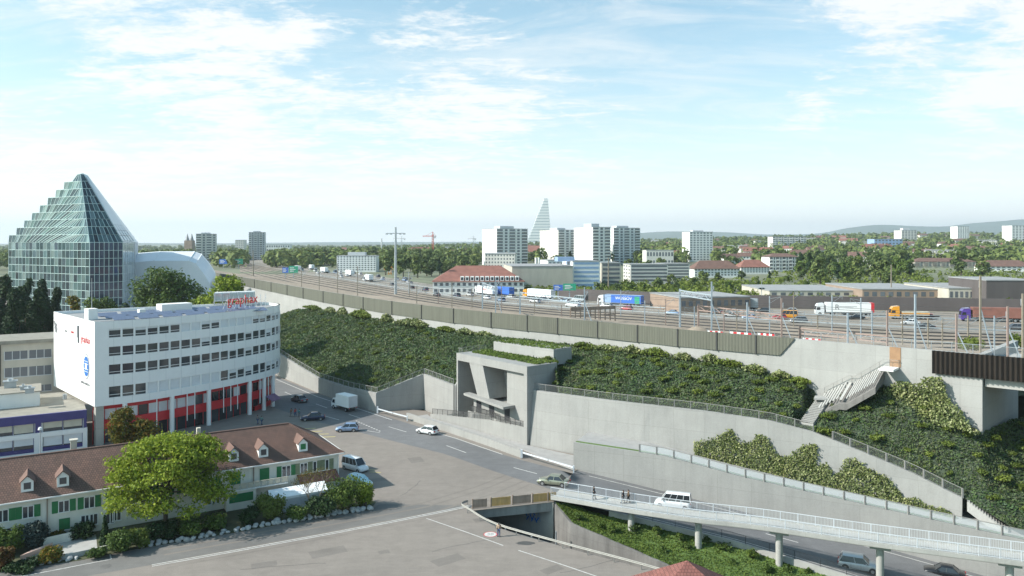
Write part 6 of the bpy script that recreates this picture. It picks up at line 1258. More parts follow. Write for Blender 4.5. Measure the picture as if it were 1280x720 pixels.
# motorway guard rails
for t_, lab in ((.50, 'long galvanised guard rail in the middle of the motorway'), (.96, 'long galvanised guard rail along the near motorway edge')):
    g = thing('motorway_rail', lab, 'guard rail', tuple(MF[0])); pth = [p.lerp(q, t_) for p, q in zip(MF, MN)][:44]; mb = MB()
    for i in range(len(pth)-1): mb.bar(pth[i]+up(.7), pth[i+1]+up(.7), .08, .32); mb.bar(pth[i]+up(1.4), pth[i+1]+up(1.4), .06, .1)
    mb.build('beam', M['galv'], g, world=True); me = None
    for p in every(pth, 9.0)[:90]:
        if me is None: mb = MB(); mb.box(0, 0, 0, .16, .16, 1.45); o = mb.build('post', M['galv'], g); me = o.data
        else: o = link_mesh('post', me, g)
        o.location = p-g.location
# ------------------------------------------------------------------ plants of the slope
cols_ = np.array([[list(p) for p in c] for c in HG]); A_ = cols_[:-1, :-1]; B_ = cols_[1:, :-1]; C_ = cols_[1:, 1:]; D_ = cols_[:-1, 1:]
area = np.linalg.norm(np.cross(C_-A_, D_-B_), axis=2)/2; dist = A_[..., 1]; wgt = (area*(150/np.maximum(dist, 90))**1.1).ravel(); wgt = wgt/wgt.sum()
def slope_samples(n):
    idx = nr.choice(len(wgt), n, p=wgt); i, j = np.divmod(idx, A_.shape[1]); u, v = nr.random(n)[:, None], nr.random(n)[:, None]
    return (A_[i, j]*(1-u)+B_[i, j]*u)*(1-v)+(D_[i, j]*(1-u)+C_[i, j]*u)*v
STAIR_SEGS = [(q0+sd, q1+sd, 1.15), (q1, pts5[0]-inn*1.2, 1.1)]
def clear_of_stairs(p, extra=0.0):
    for a, b, r in STAIR_SEGS:
        d = Vector((b.x-a.x, b.y-a.y, 0)); w = Vector((p[0]-a.x, p[1]-a.y, 0)); t = max(0, min(1, w.dot(d)/max(d.dot(d), 1e-6)))
        if (w-d*t).length < r+extra: return False
    return True
pts = slope_samples(150000); ok = np.array([p[0] < 38 or clear_of_stairs(p) for p in pts]); pts = pts[ok]
hn = np.abs(np.sin(pts[:, 0]*.9+np.sin(pts[:, 1]*.7)*2)*np.cos(pts[:, 1]*.8+pts[:, 0]*.3)); pts[:, 2] += nr.random(len(pts))*(.15+.32*hn)
sz = (.15+.16*nr.random(len(pts)))*np.clip(pts[:, 1]/125, .85, 1.6)
me = leaf_mesh('hillside_cover', pts, np.tile([[-.1, -.25, 1.0]], (len(pts), 1)), sz, M['leaf_cover'], .45, 2.2); tag(link_mesh('ground_cover_plants', me), 'dense dark green and grey blue ground cover on the slope', 'ground cover', kind='stuff')
# grass tufts on the portal roof, the shaft and the grass strips
def quad_samples(a, b, c, d, n): u, v = nr.random(n)[:, None], nr.random(n)[:, None]; a, b, c, d = (np.array(list(q)) for q in (a, b, c, d)); return (a*(1-u)+b*u)*(1-v)+(d*(1-u)+c*u)*v
g1 = quad_samples(Q(.5, 2.6, PH+.02), Q(19.5, 2.6, PH+.02), Q(20.5, PBK, PH+.05), Q(.3, PBK, PH+.05), 2600); g2 = quad_samples(SHAFT[0], SHAFT[0]+SHAFT[1], SHAFT[0]+SHAFT[1]+SHAFT[2]*5, SHAFT[0]+SHAFT[2]*5, 1300)
gg = np.vstack([g1, g2]); gg[:, 2] += nr.random(len(gg))*.2; me = leaf_mesh('roof_grass', gg, nr.normal(size=gg.shape)+np.array([0, -.4, .3]), .14+.14*nr.random(len(gg)), M['leaf_grass'], .5, 2.4); tag(link_mesh('roof_grass', me), 'grass growing on the portal roof and the low box', 'grass', kind='stuff')
gp = []
for r0, r1 in zip(GB[:-1], GB[1:]):
    for j in range(len(r0)-1): gp.append(quad_samples(r0[j], r1[j], r1[j+1], r0[j+1], 130))
for a, b, c, d in zip(wa[4:-1], wa[5:], wm[5:], wm[4:-1]): gp.append(quad_samples(a, b, c, d, 30))
gg = np.vstack(gp); gg[:, 2] += nr.random(len(gg))*.12; me = leaf_mesh('bank_grass', gg, nr.normal(size=gg.shape)*.5+np.array([0, 0, 1.0]), .08+.10*nr.random(len(gg)), M['leaf_grass'], .55, 2.0); tag(link_mesh('bank_grass', me), 'short green grass of the bank and the wall strip', 'grass', kind='stuff')
# shrubs standing out of the cover
def shrub_proto(name, label, cat, leaf, r, h, n, size, seed, group, mt=None):
    g = np.random.default_rng(seed); lob = [((g.uniform(-.5, .5)*r, g.uniform(-.5, .5)*r, h*g.uniform(.35, .7)), (r*g.uniform(.4, .65), r*g.uniform(.4, .65), h*g.uniform(.3, .45))) for _ in range(6)]
    t = thing(name, label, cat, (0, -950, 0), 0, group); p, nn = lobes_points(lob, n, .6, .4); link_mesh('foliage', leaf_mesh('foliage', p, nn, size*(.7+.6*g.random(n)), M[leaf], .55, 1.5), t)
    mb = MB()
    for l in lob: mb.cyl((0, 0, -.1), l[0], .05*r+.02, .02, 5)
    mb.build('stem', M['bark'], t); return t
def scatter(protos, spots, labels=None, group=None, smin=.8, smax=1.25):
    used = set()
    for i, p in enumerate(spots):
        k = rng.randrange(len(protos)); s = rng.uniform(smin, smax); rz = rng.uniform(0, 6.28)
        if k not in used: o = protos[k]; o.location = p; o.rotation_euler = (0, 0, rz); o.scale = (s, s, s); used.add(k)
        else: o = copy_tree(protos[k], p, rz, sc=s)
        if labels: o['label'] = labels[k] if isinstance(labels, list) and not callable(labels) else labels
    for k, o in enumerate(protos):
        if k not in used:
            for ch in list(o.children): bpy.data.objects.remove(ch)
            bpy.data.objects.remove(o)
SP = [shrub_proto('slope_shrub', 'light green shrub growing out of the dark slope planting', 'shrub', 'leaf_shrub', r, h, 300, .20, s, 'light shrubs on the planted slope') for r, h, s in ((.9, .75, 1), (1.15, .85, 2), (.75, .65, 3), (1.2, .7, 4))]
spots = []
for _ in range(6000):
    if len(spots) >= 170: break
    px = rng.uniform(345, 1300); t = rng.uniform(.04, .93) if px < 640 or px > 1020 else rng.uniform(.06, .92)
    if 555 < px < 668: continue
    p = hill_pt(px, t)
    if all((p-q).length > (2.6 if px < 600 else 2.2) for q in spots) and clear_of_stairs(p, .8): spots.append(p)
scatter(SP, spots)
# climbing shrubs against the upper wall
def climber(px, ytop, wpx, label, seed, thick=.9, leaf='leaf_ivy', group='climbing shrubs along the upper wall'):
    k = kx(px); u = azcut(U, k) if px < 1100 else at_az(pu, du, k); zb = hill_top_z(px); p = Vector((u.x, u.y, zb)); sc_ = u.y/F; w = wpx*sc_; h = max(1.2, CH-(ytop-CY)*sc_-zb); d = (azcut(U, kx(px+8))-azcut(U, kx(px-8))); d.z = 0; d.normalize(); n_ = nrm2(d); g = np.random.default_rng(seed)
    lob = []
    for i in range(7):
        f = (i-3)/3.2; lob.append((p+d*(w*.42*f+g.uniform(-.2, .2))-n_*(.6+g.uniform(0, .4))+Vector((0, 0, h*(.30+.30*(1-abs(f)**1.4)*g.uniform(.7, 1.1)))), (w*.2+.25, thick, h*(.30+.18*(1-abs(f)))) ))
    t = thing('climbing_shrub', label, 'climbing shrub', tuple(p), 0, group); n = int(150+w*h*55); q, nn = lobes_points([(list(c-p), r) for c, r in lob], n, .6, .3); nn[:, 1] -= .4
    link_mesh('foliage', leaf_mesh('foliage', q, nn, .32*max(1, sc_/.16)*(.7+.6*g.random(n)), M[leaf], .55, 1.4), t); mb = MB(); [mb.cyl((0, 0, -.1), c-p, .07, .02, 5) for c, r in lob]; mb.build('stem', M['bark'], t)
for i, a in enumerate(((395, 389, 40), (416, 384, 20), (431, 384, 16), (455, 387, 44), (487, 392, 20), (520, 397.5, 60), (560, 407, 30), (585, 410, 24), (608, 413, 24), (733, 427, 26), (764, 431, 44), (793, 430, 20), (822, 433, 34), (856, 439, 22), (890, 441, 22), (912, 449, 30), (945, 459, 26), (978, 462, 18), (1000, 472, 26))):
    climber(*a, 'leafy climbing shrub leaning on the pale wall above the slope', 40+i, leaf='leaf_shrub' if i % 3 == 0 else 'leaf_ivy')
def ivy(label, poly, plane, n, seed, thick=.45, size=.26):
    g = np.random.default_rng(seed); xs = [p[0] for p in poly]; ys = [p[1] for p in poly]; pts = []
    while len(pts) < n:
        x, y = g.uniform(min(xs), max(xs)), g.uniform(min(ys), max(ys))
        if inside(poly, x+g.normal()*1.2, y+g.normal()*1.2): pts.append(plane(x, y, g.random()**.7*thick))
    b = Vector(pts[0]); t = thing('ivy', label, 'ivy', tuple(b), 0, 'climbing plants on the concrete walls'); a = np.array(pts)-np.array(list(b)); link_mesh('foliage', leaf_mesh('foliage', a, np.tile([[-.5, -.75, .45]], (n, 1)), size*(.7+.6*g.random(n)), M['leaf_ivy'], .5, 1.3), t)
    mb = MB(); o_ = sorted(pts, key=lambda p: p[2])[:max(6, n//400)]
    for p in o_[:40]: q = pts[g.integers(len(pts))]; mb.cyl(Vector(p)-b, Vector(p)-b+Vector((0, .05, .8)), .03, .015, 4)
    mb.build('stem', M['bark'], t)
w2mid = [p.lerp(q, .5) for p, q in zip(W2, W2TOP)]
def on_w2(x, y, th_):
    k = kx(x); b0, t0 = azcut(W2, k), azcut(W2TOP, k); p = azcut(w2mid, k)
    for _ in range(3): z = CH-(y-CY)*p.y/F; f = min(1, max(0, (z+4)/max(1, W2T(p.x)+4))); p = vec3(b0, 0).lerp(vec3(t0, 0), f)
    return (p.x*(1-th_/p.length), p.y*(1-th_/p.length), CH-(y-CY)*p.y/F)
z3 = lambda l: [(840+a/3.2, 480+b/3.2) for a, b in l]
ivy('broad variegated ivy patch at the higher end of the leaning wall', z3([(88, 300), (85, 235), (120, 225), (170, 215), (235, 178), (268, 230), (310, 235), (345, 200), (375, 205), (400, 250), (430, 290), (440, 390), (300, 360), (90, 305)]), on_w2, 4200, 1)
ivy('variegated ivy patch with a pointed tip in the middle of the leaning wall', z3([(428, 290), (470, 290), (500, 260), (540, 240), (578, 238), (580, 275), (575, 325), (620, 320), (640, 350), (662, 430), (440, 392)]), on_w2, 2600, 2)
ivy('variegated ivy patch tapering towards the low end of the leaning wall', z3([(650, 360), (680, 340), (690, 305), (730, 290), (760, 320), (800, 340), (860, 370), (900, 420), (930, 455), (975, 450), (1010, 480), (1090, 500), (1130, 525), (1140, 545), (900, 488), (655, 430)]), on_w2, 3000, 3)
def on_u(x, y, th_): p = at_az(pu, du, kx(x)); r = .3+th_*2.2+max(0, (y-500)/45)*2.2; return (p.x*(1-r/p.length), p.y*(1-r/p.length), CH-(y-CY)*p.y*(1-r/p.length)/F)
z1_ = lambda l: [(980+a/4, 420+b/4) for a, b in l]
ivy('large variegated ivy mound below the brown door and stairs', z1_([(370, 350), (400, 310), (480, 290), (560, 232), (600, 230), (680, 240), (700, 205), (780, 205), (805, 250), (810, 290), (840, 340), (890, 380), (900, 420), (940, 460), (985, 490), (850, 460), (700, 430), (500, 395)]), on_u, 5200, 4, .6, .27)
# bank shrubs
BP = [shrub_proto('bank_shrub', 'olive green shrub on the grass bank under the foot bridge', 'shrub', 'leaf_mid', r, h, 260, .20, s, 'shrubs on the grass bank') for r, h, s in ((.9, 1.3, 21), (.7, .9, 22), (1.2, 1.1, 23))]
bs = []
for px, py in ((723, 648), (750, 655), (765, 668), (792, 668), (822, 676), (828, 690), (857, 690), (884, 683), (905, 688), (868, 712), (915, 705), (940, 702), (960, 716), (985, 718), (1010, 716), (850, 670)):
    z = -2.5
    for _ in range(4): p = P(px, py, z); z = bank_z(p.x, p.y)
    bs.append(Vector((p.x, p.y, z)))
scatter(BP, bs, None, None, .7, 1.2)

# ------------------------------------------------------------------ street trees
g = np.random.default_rng(12); lob = []
for i in range(125):
    a = g.random()*6.283; cz = g.random()**.8; rad_ = (6.3 if cz < .55 else 6.3*math.sqrt(max(.04, 1-((cz-.5)/.52)**2)))*(.35+.65*g.random()**.5); rad_ *= 1+.16*math.sin(3*a+1)+.10*math.sin(5*a)
    z_ = 3.2+7.4*cz-.018*rad_**2*(1 if cz < .5 else 0); r_ = g.uniform(.75, 1.6); lob.append(((math.cos(a)*rad_, math.sin(a)*rad_, z_), (r_*1.25, r_*1.25, r_*.62)))
t = thing('deciduous_tree', 'big bright yellow green tree in front of the terraced house', 'tree', tuple(P(207, 657))); p, nn = lobes_points(lob, 21000, .75, .45); link_mesh('crown', leaf_mesh('crown', p, nn, .25*(.6+.8*g.random(21000)), M['leaf_bright'], .5), t); trunk_mb(11.5, .3, lob[::2]).build('trunk', M['bark'], t)
make_tree('autumn_tree', 'small yellow green tree before the red storeys of the white building', 'tree', 8.2, 4.6, 13, 'leaf_autumn', 4200, .30, .25, 5, None, tuple(PY(160, 572, 122)), .7, 'bark', .55, 0, .2)
bt = PY(200, 420, 225); make_tree('deciduous_tree', 'broad dark green tree between the glass tower and the white building', 'tree', 27, 11.5, 22, 'leaf_mid', 9000, .62, .2, 8, None, (bt.x, bt.y, 1.5), .8, 'bark', .5)
bt = PY(283, 400, 195); make_tree('deciduous_tree', 'light green bushy tree rising behind the roof sign', 'tree', 26, 7.2, 16, 'leaf_bright', 6000, .52, .35, 9, None, (bt.x, bt.y, 1.2), .85, 'bark', .55)
bt = PY(250, 400, 205); make_tree('deciduous_tree', 'smaller green tree between the broad dark tree and the light green one', 'tree', 21, 5.0, 10, 'leaf_shrub', 3200, .52, .25, 10, None, (bt.x, bt.y, 1), .85)
for i, (px, yt, Y, w) in enumerate(((-8, 338, 205, 26), (10, 336, 210, 30), (32, 337, 200, 32), (55, 339, 206, 30), (72, 352, 215, 22), (20, 352, 185, 34), (48, 350, 190, 30))):
    zt = CH-(yt-CY)*Y/F; make_tree('poplar_tree', 'tall dark poplar in the row beside the glass tower', 'tree', zt, w*Y/F*.55, 14, 'leaf_dark', 5600, .50, .06, 60+i, 'poplars beside the glass tower', (kx(px)*Y, Y, 0), 1.7, 'bark', .5, .35, .28)
for i, (px, yt, Y, w, lf) in enumerate(((88, 362, 200, 34, 'leaf_autumn'), (112, 368, 210, 40, 'leaf_mid'), (132, 366, 215, 40, 'leaf_mid'), (156, 372, 205, 34, 'leaf_dark'), (300, 352, 230, 26, 'leaf_mid'), (176, 380, 190, 30, 'leaf_mid'))):
    zt = CH-(yt-CY)*Y/F; make_tree('street_tree', ('yellowing tree at the end of the poplar row', 'dull green tree at the foot of the glass tower', 'green tree before the dark glass side of the tower', 'dark tree beside the broad green tree', 'green tree behind the light green bushy one', 'low green tree in front of the broad dark tree')[i], 'tree', zt, w*Y/F*.55, 9, lf, 1800, .5, .2, 80+i, None, (kx(px)*Y, Y, 0), .9)
# garden
gar = [P(x, y) for x, y in ((-60, 726), (0, 715), (98, 701), (177, 685.5), (300, 665), (360, 654), (463, 637.5), (470, 628), (440, 612), (424, 600))]+[hs(0, .45, 0), hs(LEN, .45, 0)]
mb = MB(); mb.add([(p.x, p.y, .03) for p in gar], [tuple(range(len(gar)))]); tag(mb.build('garden', M['garden_soil']), kind='structure')
mb = MB(); q = [P(x, y) for x, y in ((25, 700), (52, 683), (120, 668), (122, 690), (75, 700))]; mb.add([(p.x, p.y, .034) for p in q], [tuple(range(len(q)))]); tag(mb.build('garden_terrace', M['kerb']), kind='structure')
mb = MB(); a, b = P(25, 701), P(52, 691); mb.obox(a, b-a, (.3, 1.6, 0), (0, 0, .55)); tag(mb.build('planter_wall', M['pale_pink']), 'pale pink low garden wall beside the front terrace', 'garden wall')
mb = MB(); a, b = P(76, 701), P(137, 688); mb.obox(a, b-a, (.1, .35, 0), (0, 0, .6)); tag(mb.build('garden_wall', M['kerb']), 'low grey garden wall at the kerb under the cypress', 'garden wall')
mb = MB(); a, b = P(54, 684), P(90, 676); mb.obox(a, b-a, (.1, .3, 0), (0, 0, 1.0)); tag(mb.build('garden_wall', M['cream_render']), 'cream garden wall in front of the round clipped bush', 'garden wall')
def bush(px, py, wpx, hpx, leaf, label, seed, z=0.0, name='garden_shrub', cone=False):
    p = P(px, py, z); s = p.y/F; r = wpx*s/2; h = hpx*s; g = np.random.default_rng(seed); t = thing(name, label, 'shrub', tuple(p))
    if cone: lob = [((0, 0, h*f), (r*(1.05-f), r*(1.05-f), h*.16)) for f in (.12, .3, .48, .64, .8)]
    else: lob = [((g.uniform(-.5, .5)*r, g.uniform(-.5, .5)*r, h*g.uniform(.3, .66)), (r*g.uniform(.42, .62), r*g.uniform(.42, .62), h*g.uniform(.28, .36))) for _ in range(9)]
    n = int(min(3200, 420+wpx*hpx*2.2)); q, nn = lobes_points(lob, n, .5, .35); link_mesh('foliage', leaf_mesh('foliage', q, nn, .21*(.7+.6*g.random(n)), M[leaf], .55, 1.5), t); mb = MB(); [mb.cyl((0, 0, -.1), l[0], .05, .02, 5) for l in lob]; mb.build('stem', M['bark'], t)
for i, a in enumerate(((10, 694, 38, 38, 'leaf_mid', 'green shrub at the picture edge before the terraced house'), (4, 712, 26, 32, 'leaf_rust', 'rust red shrub at the picture edge'), (40, 684, 40, 32, 'leaf_blue', 'blue grey spreading conifer before the house wall'), (103, 672, 30, 22, 'leaf_dark', 'round clipped dark bush under the ground floor windows'), (68, 676, 26, 14, 'leaf_autumn', 'low yellowish shrub beside the drainpipe'), (62, 702, 34, 20, 'leaf_autumn', 'yellow green shrub on the front terrace'), (28, 712, 40, 14, 'leaf_dark', 'low dark shrub behind the boulders'), (152, 691, 40, 30, 'leaf_mid', 'leafy shrub beside the dark cypress'), (172, 684, 30, 26, 'leaf_shrub', 'light shrub below the big bright tree'), (200, 676, 44, 26, 'leaf_dark', 'dark shrub at the foot of the big bright tree'), (238, 668, 40, 22, 'leaf_mid', 'low green shrub on the lawn past the big tree'), (268, 660, 36, 18, 'leaf_mid', 'low green shrub before the closed bay'), (338, 652, 40, 36, 'leaf_shrub', 'fresh green bush beside the party tent'), (312, 656, 28, 24, 'leaf_dark', 'dark bush between bay and party tent'), (428, 636, 62, 44, 'leaf_mid', 'large green bush at the house corner by the white van'), (456, 634, 24, 32, 'leaf_bright', 'bright yellow green bush at the end of the boulder row'), (400, 644, 48, 24, 'leaf_dark', 'dark green bush behind the boulder row'), (372, 650, 30, 20, 'leaf_mid', 'small green bush before the grey tent sheet'), (120, 698, 26, 14, 'leaf_mid', 'small shrub above the low grey garden wall'))): bush(*a, 300+i)
bush(131, 684, 13, 42, 'leaf_dark', 'narrow dark cypress beside the front door', 340, 0, 'cypress', True)
# bare shrub tree before the tents
bp_ = P(392, 640); t = thing('bare_tree', 'thin half bare tree in front of the party tent', 'tree', tuple(bp_)); mb = MB(); g = random.Random(4); tips = []
def branch(p, d, l, r, lv):
    q = p+d*l; mb.cyl(p, q, r, r*.6, 5)
    if lv == 0: tips.append(q); return
    for _ in range(3): branch(q, (d+Vector((g.uniform(-.7, .7), g.uniform(-.7, .7), g.uniform(-.1, .5)))).normalized(), l*.68, r*.6, lv-1)
for s in range(3): branch(Vector((g.uniform(-.3, .3), g.uniform(-.3, .3), 0)), Vector((g.uniform(-.4, .4), g.uniform(-.4, .4), 1)).normalized(), 2.1, .07, 4)
mb.build('trunk', M['pale_bark'], t); tp = np.array([list(x) for x in tips for _ in range(3)]); tp += nr.normal(size=tp.shape)*.15; link_mesh('crown', leaf_mesh('crown', tp, nr.normal(size=tp.shape), .11, M['leaf_autumn'], .3), t)
# boulders
rocks = []
for k in range(6):
    bm = bmesh.new(); bmesh.ops.create_icosphere(bm, subdivisions=2, radius=.5); g = random.Random(k)
    ax = [Vector((g.uniform(-1, 1), g.uniform(-1, 1), g.uniform(-1, 1))).normalized() for _ in range(7)]
    for v in bm.verts:
        c = v.co.normalized(); f = 1.0
        for a in ax:
            d = c.dot(a)
            if d > .62: f *= 1-.55*(d-.62)
        v.co = v.co*f*(1+g.uniform(-.05, .05)); v.co.z *= .75
    me = bpy.data.meshes.new('boulder'); bm.to_mesh(me); bm.free(); me.materials.append(M['boulder']); rocks.append(me)
def rock_row(pxs_, s0, s1, label, gap=.55):
    pth = [P(*p) for p in pxs_]; L = plen(pth); n = int(L/gap); pp = resample(pth, n)
    for i, p in enumerate(pp):
        for k in range(2 if rng.random() < .7 else 1):
            s = rng.uniform(s0, s1); q = p+Vector((rng.uniform(-.15, .15), (.0, .42)[k]+rng.uniform(-.1, .1), s*.22+k*.12)); o = link_mesh('boulder', rocks[rng.randrange(6)], None, q, (rng.uniform(-.4, .4), rng.uniform(-.4, .4), rng.uniform(0, 6)), (s*1.2, s, s)); tag(o, label, 'boulder', 'boulders edging the garden')
rock_row([(-5, 714), (50, 706), (96, 699)], .5, .85, 'pale grey boulder in the row edging the front terrace', .75); rock_row([(178, 684), (240, 675), (300, 663.5), (343, 655.5)], .55, .9, 'pale grey boulder in the long row edging the garden', .72); rock_row([(346, 655), (400, 647), (446, 639.5), (462, 637)], .55, .9, 'pale grey boulder in the row ending by the bright bush', .72)

# ------------------------------------------------------------------ far trees
def far_tree(label, leaf, h, r, nl, n, size, seed, cone=0.0, squash=.8):
    lob = crown_lobes(h, r, nl, .12, 1.0, squash, seed, cone); p, nn = lobes_points(lob, n, .35, .3); mb = MB(); mb.cyl((0, 0, -1), (0, 0, h*.5), h*.03, h*.015, 6, 1)
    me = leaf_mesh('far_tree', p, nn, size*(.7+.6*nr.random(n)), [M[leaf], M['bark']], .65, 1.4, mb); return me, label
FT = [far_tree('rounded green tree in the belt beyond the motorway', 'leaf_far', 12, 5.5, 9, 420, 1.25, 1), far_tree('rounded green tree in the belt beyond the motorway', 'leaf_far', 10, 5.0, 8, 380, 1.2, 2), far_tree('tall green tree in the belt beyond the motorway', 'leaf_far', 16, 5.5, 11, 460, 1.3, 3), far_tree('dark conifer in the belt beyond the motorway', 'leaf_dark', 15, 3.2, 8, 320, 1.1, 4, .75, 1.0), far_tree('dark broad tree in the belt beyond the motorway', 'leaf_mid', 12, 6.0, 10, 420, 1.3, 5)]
tspots = []
def beyond(px, Y): m = azcut(MF, kx(px)); return Y > m.y*1.035
tr_ = random.Random(9)
for px, yt, Y in ((748, 352, 322), (772, 354, 318), (788, 350, 330), (806, 356, 322), (822, 346, 350), (846, 352, 345), (880, 338, 400), (897, 340, 420), (927, 338, 440), (946, 344, 380), (962, 337, 430), (985, 343, 420), (1001, 338, 450), (648, 345, 400), (612, 350, 395), (600, 352, 385), (1090, 352, 330), (1180, 356, 300), (1102, 366, 290), (690, 340, 460), (730, 330, 500), (812, 338, 420), (868, 345, 360), (912, 350, 340), (1010, 350, 360), (838, 342, 400)): tspots.append((kx(px)*Y, Y, None, yt))
for _ in range(9000):
    if len(tspots) >= 285: break
    m = tr_.random()
    if m < .38: px, Y = tr_.uniform(985, 1300), tr_.uniform(395, 800)
    elif m < .68: px, Y = tr_.uniform(370, 605), tr_.uniform(470, 900)
    elif m < .8: px, Y = tr_.uniform(640, 980), tr_.uniform(520, 820)
    else: px, Y = tr_.uniform(-20, 380), tr_.uniform(560, 1000)
    x = kx(px)*Y
    if not beyond(px, Y) or (Y < 640 and (1130 < px < 1300) and Y > 380 and Y < 640 and rng.random() < .82): continue
    if any(math.hypot(x-a, Y-b) < r*.8+5 for a, b, r in FOOT): continue
    # keep the sight lines to the big blocks free
    if any(p0 < px < p1 and Y < yb and tr_.random() < .93 for p0, p1, yb in ((596, 662, 690), (676, 724, 740), (720, 802, 690), (858, 894, 780), (398, 472, 560), (1140, 1222, 640), (820, 1000, 560), (305, 335, 930), (240, 272, 880), (1228, 1290, 560))): continue
    if any(math.hypot(x-a[0], Y-a[1]) < 7 for a in tspots): continue
    tspots.append((x, Y, None, None))
for x, Y, _, yt in tspots:
    k = tr_.choice([0, 0, 1, 1, 2, 2, 3, 4]); me, lab = FT[k]; zb = gz(x, Y); hh = (12, 10, 16, 15, 12)[k]; s = tr_.uniform(.75, 1.2)
    if yt: s = max(.35, (CH-(yt-CY)*Y/F-zb)/hh)
    tag(link_mesh('tree', me, None, (x, Y, zb), (0, 0, tr_.uniform(0, 6.28)), (s*tr_.uniform(.9, 1.15), s, s)), lab, 'tree', 'trees beyond the motorway')
# far woodland mass
N = 4200; P_, Nn, S_ = [], [], []
wr_ = np.random.default_rng(21); c_ = 0
while c_ < N:
    px, Y = wr_.uniform(-60, 1340), 640*(5.6**wr_.random()); x = kx(px)*Y
    if any(math.hypot(x-a, Y-b) < r*.9+6 for a, b, r in FOOT): continue
    if math.sin(x*.011+1.3)*math.cos(Y*.006+x*.004)+wr_.normal()*.5 < -.55: continue
    if Y < 930 and any(p0 < px < p1 and Y < yb for p0, p1, yb in ((596, 662, 690), (676, 724, 740), (720, 802, 720), (858, 894, 780), (240, 272, 890), (305, 335, 940))): continue
    c_ += 1; h = wr_.uniform(8, 17); r = wr_.uniform(4, 8); z = gz(x, Y); n = 42; d = wr_.normal(size=(n, 3)); d /= np.linalg.norm(d, axis=1, keepdims=True); P_.append(np.array([x, Y, z+h*.55])+d*np.array([r, r, h*.45])*(.8+.3*wr_.random((n, 1)))); d[:, 2] += .4; Nn.append(d); S_.append(np.full(n, 2.6+Y*.0009)*(.6+.8*wr_.random(n)))
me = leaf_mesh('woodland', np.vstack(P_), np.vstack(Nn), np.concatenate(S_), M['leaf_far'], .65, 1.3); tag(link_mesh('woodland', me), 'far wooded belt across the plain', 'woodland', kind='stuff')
# garden plots and roadside shrubbery
P_, Nn, S_ = [], [], []; c_ = 0
while c_ < 900:
    px = wr_.uniform(560, 1320); Y = wr_.uniform(250, 560) if px > 960 else wr_.uniform(280, 420); x = kx(px)*Y
    if not beyond(px, Y) or any(math.hypot(x-a, Y-b) < r*.62 for a, b, r in FOOT): continue
    c_ += 1; h = wr_.uniform(1.2, 3.6); r = wr_.uniform(1.2, 3.2); n = 34; d = wr_.normal(size=(n, 3)); d[:, 2] = np.abs(d[:, 2]); d /= np.linalg.norm(d, axis=1, keepdims=True); P_.append(np.array([x, Y, 13])+d*np.array([r, r, h])*(.8+.3*wr_.random((n, 1)))); Nn.append(d); S_.append(np.full(n, .95)*(.6+.8*wr_.random(n)))
me = leaf_mesh('shrubbery', np.vstack(P_), np.vstack(Nn), np.concatenate(S_), M['leaf_shrub'], .6, 1.3); tag(link_mesh('shrubbery', me), 'shrubs and garden plots beyond the motorway wall', 'shrubbery', kind='stuff')
bush(1214, 441, 34, 20, 'leaf_shrub', 'green bush behind the rail bridge railing', 360, 17.0, 'embankment_shrub'); bush(1276, 434, 26, 18, 'leaf_shrub', 'green bush behind the white car by the bridge', 361, 17.0, 'embankment_shrub')
# ------------------------------------------------------------------ vehicles
def shift_into(child, parent_loc): child.data.transform(Matrix.Translation(-Vector(parent_loc)))
SPEC = {  # length, width, belt z, roof z, [body profile x,z], cabin: bottom front/back, top front/back
 'sedan': dict(L=4.7, W=1.82, prof=[(-2.35, .55), (-2.28, .86), (-1.5, .93), (1.0, .95), (1.9, .80), (2.28, .66), (2.35, .45)], cab=(1.05, -1.65, .35, -1.0), belt=.92, roof=1.44),
 'hatch': dict(L=4.2, W=1.78, prof=[(-2.1, .6), (-2.06, .92), (-1.5, .96), (.9, .96), (1.7, .82), (2.03, .68), (2.1, .45)], cab=(1.05, -1.98, .25, -1.55), belt=.94, roof=1.50),
 'suv': dict(L=4.75, W=1.92, prof=[(-2.37, .6), (-2.33, 1.02), (-1.6, 1.06), (1.1, 1.06), (2.0, .98), (2.3, .82), (2.37, .5)], cab=(1.15, -2.25, .45, -1.85), belt=1.04, roof=1.70),
 'van': dict(L=5.6, W=2.0, prof=[(-2.8, .5), (-2.78, 1.25), (-1.6, 1.28), (1.5, 1.28), (2.1, 1.12), (2.65, .9), (2.8, .5)], cab=(1.75, -2.76, .95, -2.66), belt=1.26, roof=2.35),
}
def body_mb(S, mi=0):
    mb = MB(); W = S['W']/2; xs = [p[0] for p in S['prof']]; L = S['L']/2; st = [-L, -L+.12, -L+.5, -1.2, -.4, .4, 1.2, L-.6, L-.18, L]; rows = []
    for x in st:
        z = float(np.interp(x, xs, [p[1] for p in S['prof']])); e = .84 if abs(x) > L-.01 else (.94 if abs(x) > L-.2 else (.99 if abs(x) > L-.7 else 1.0)); w = W*e; b = .24 if abs(x) < L-.3 else .32
        rows.append([Vector((x, y, zz)) for y, zz in ((-w*.9, b), (-w, b+.14), (-w, z*.72), (-w*.97, z-.06), (-w*.9, z), (0, z+.03), (w*.9, z), (w*.97, z-.06), (w, z*.72), (w, b+.14), (w*.9, b))])
    mb.loft(rows, mi, True, True); mb.add(rows[0], [tuple(range(11))], mi); mb.add(rows[-1], [tuple(range(11))[::-1]], mi); return mb
def cabin(S):
    W = S['W']/2; f0, b0, f1, b1 = S['cab']; z0, z1 = S['belt']-.02, S['roof']; w0, w1 = W*.93, W*.74
    bt = [Vector((f0, -w0, z0)), Vector((f0, w0, z0)), Vector((b0, w0, z0)), Vector((b0, -w0, z0))]; tp = [Vector((f1, -w1, z1)), Vector((f1, w1, z1)), Vector((b1, w1, z1)), Vector((b1, -w1, z1))]; return bt, tp
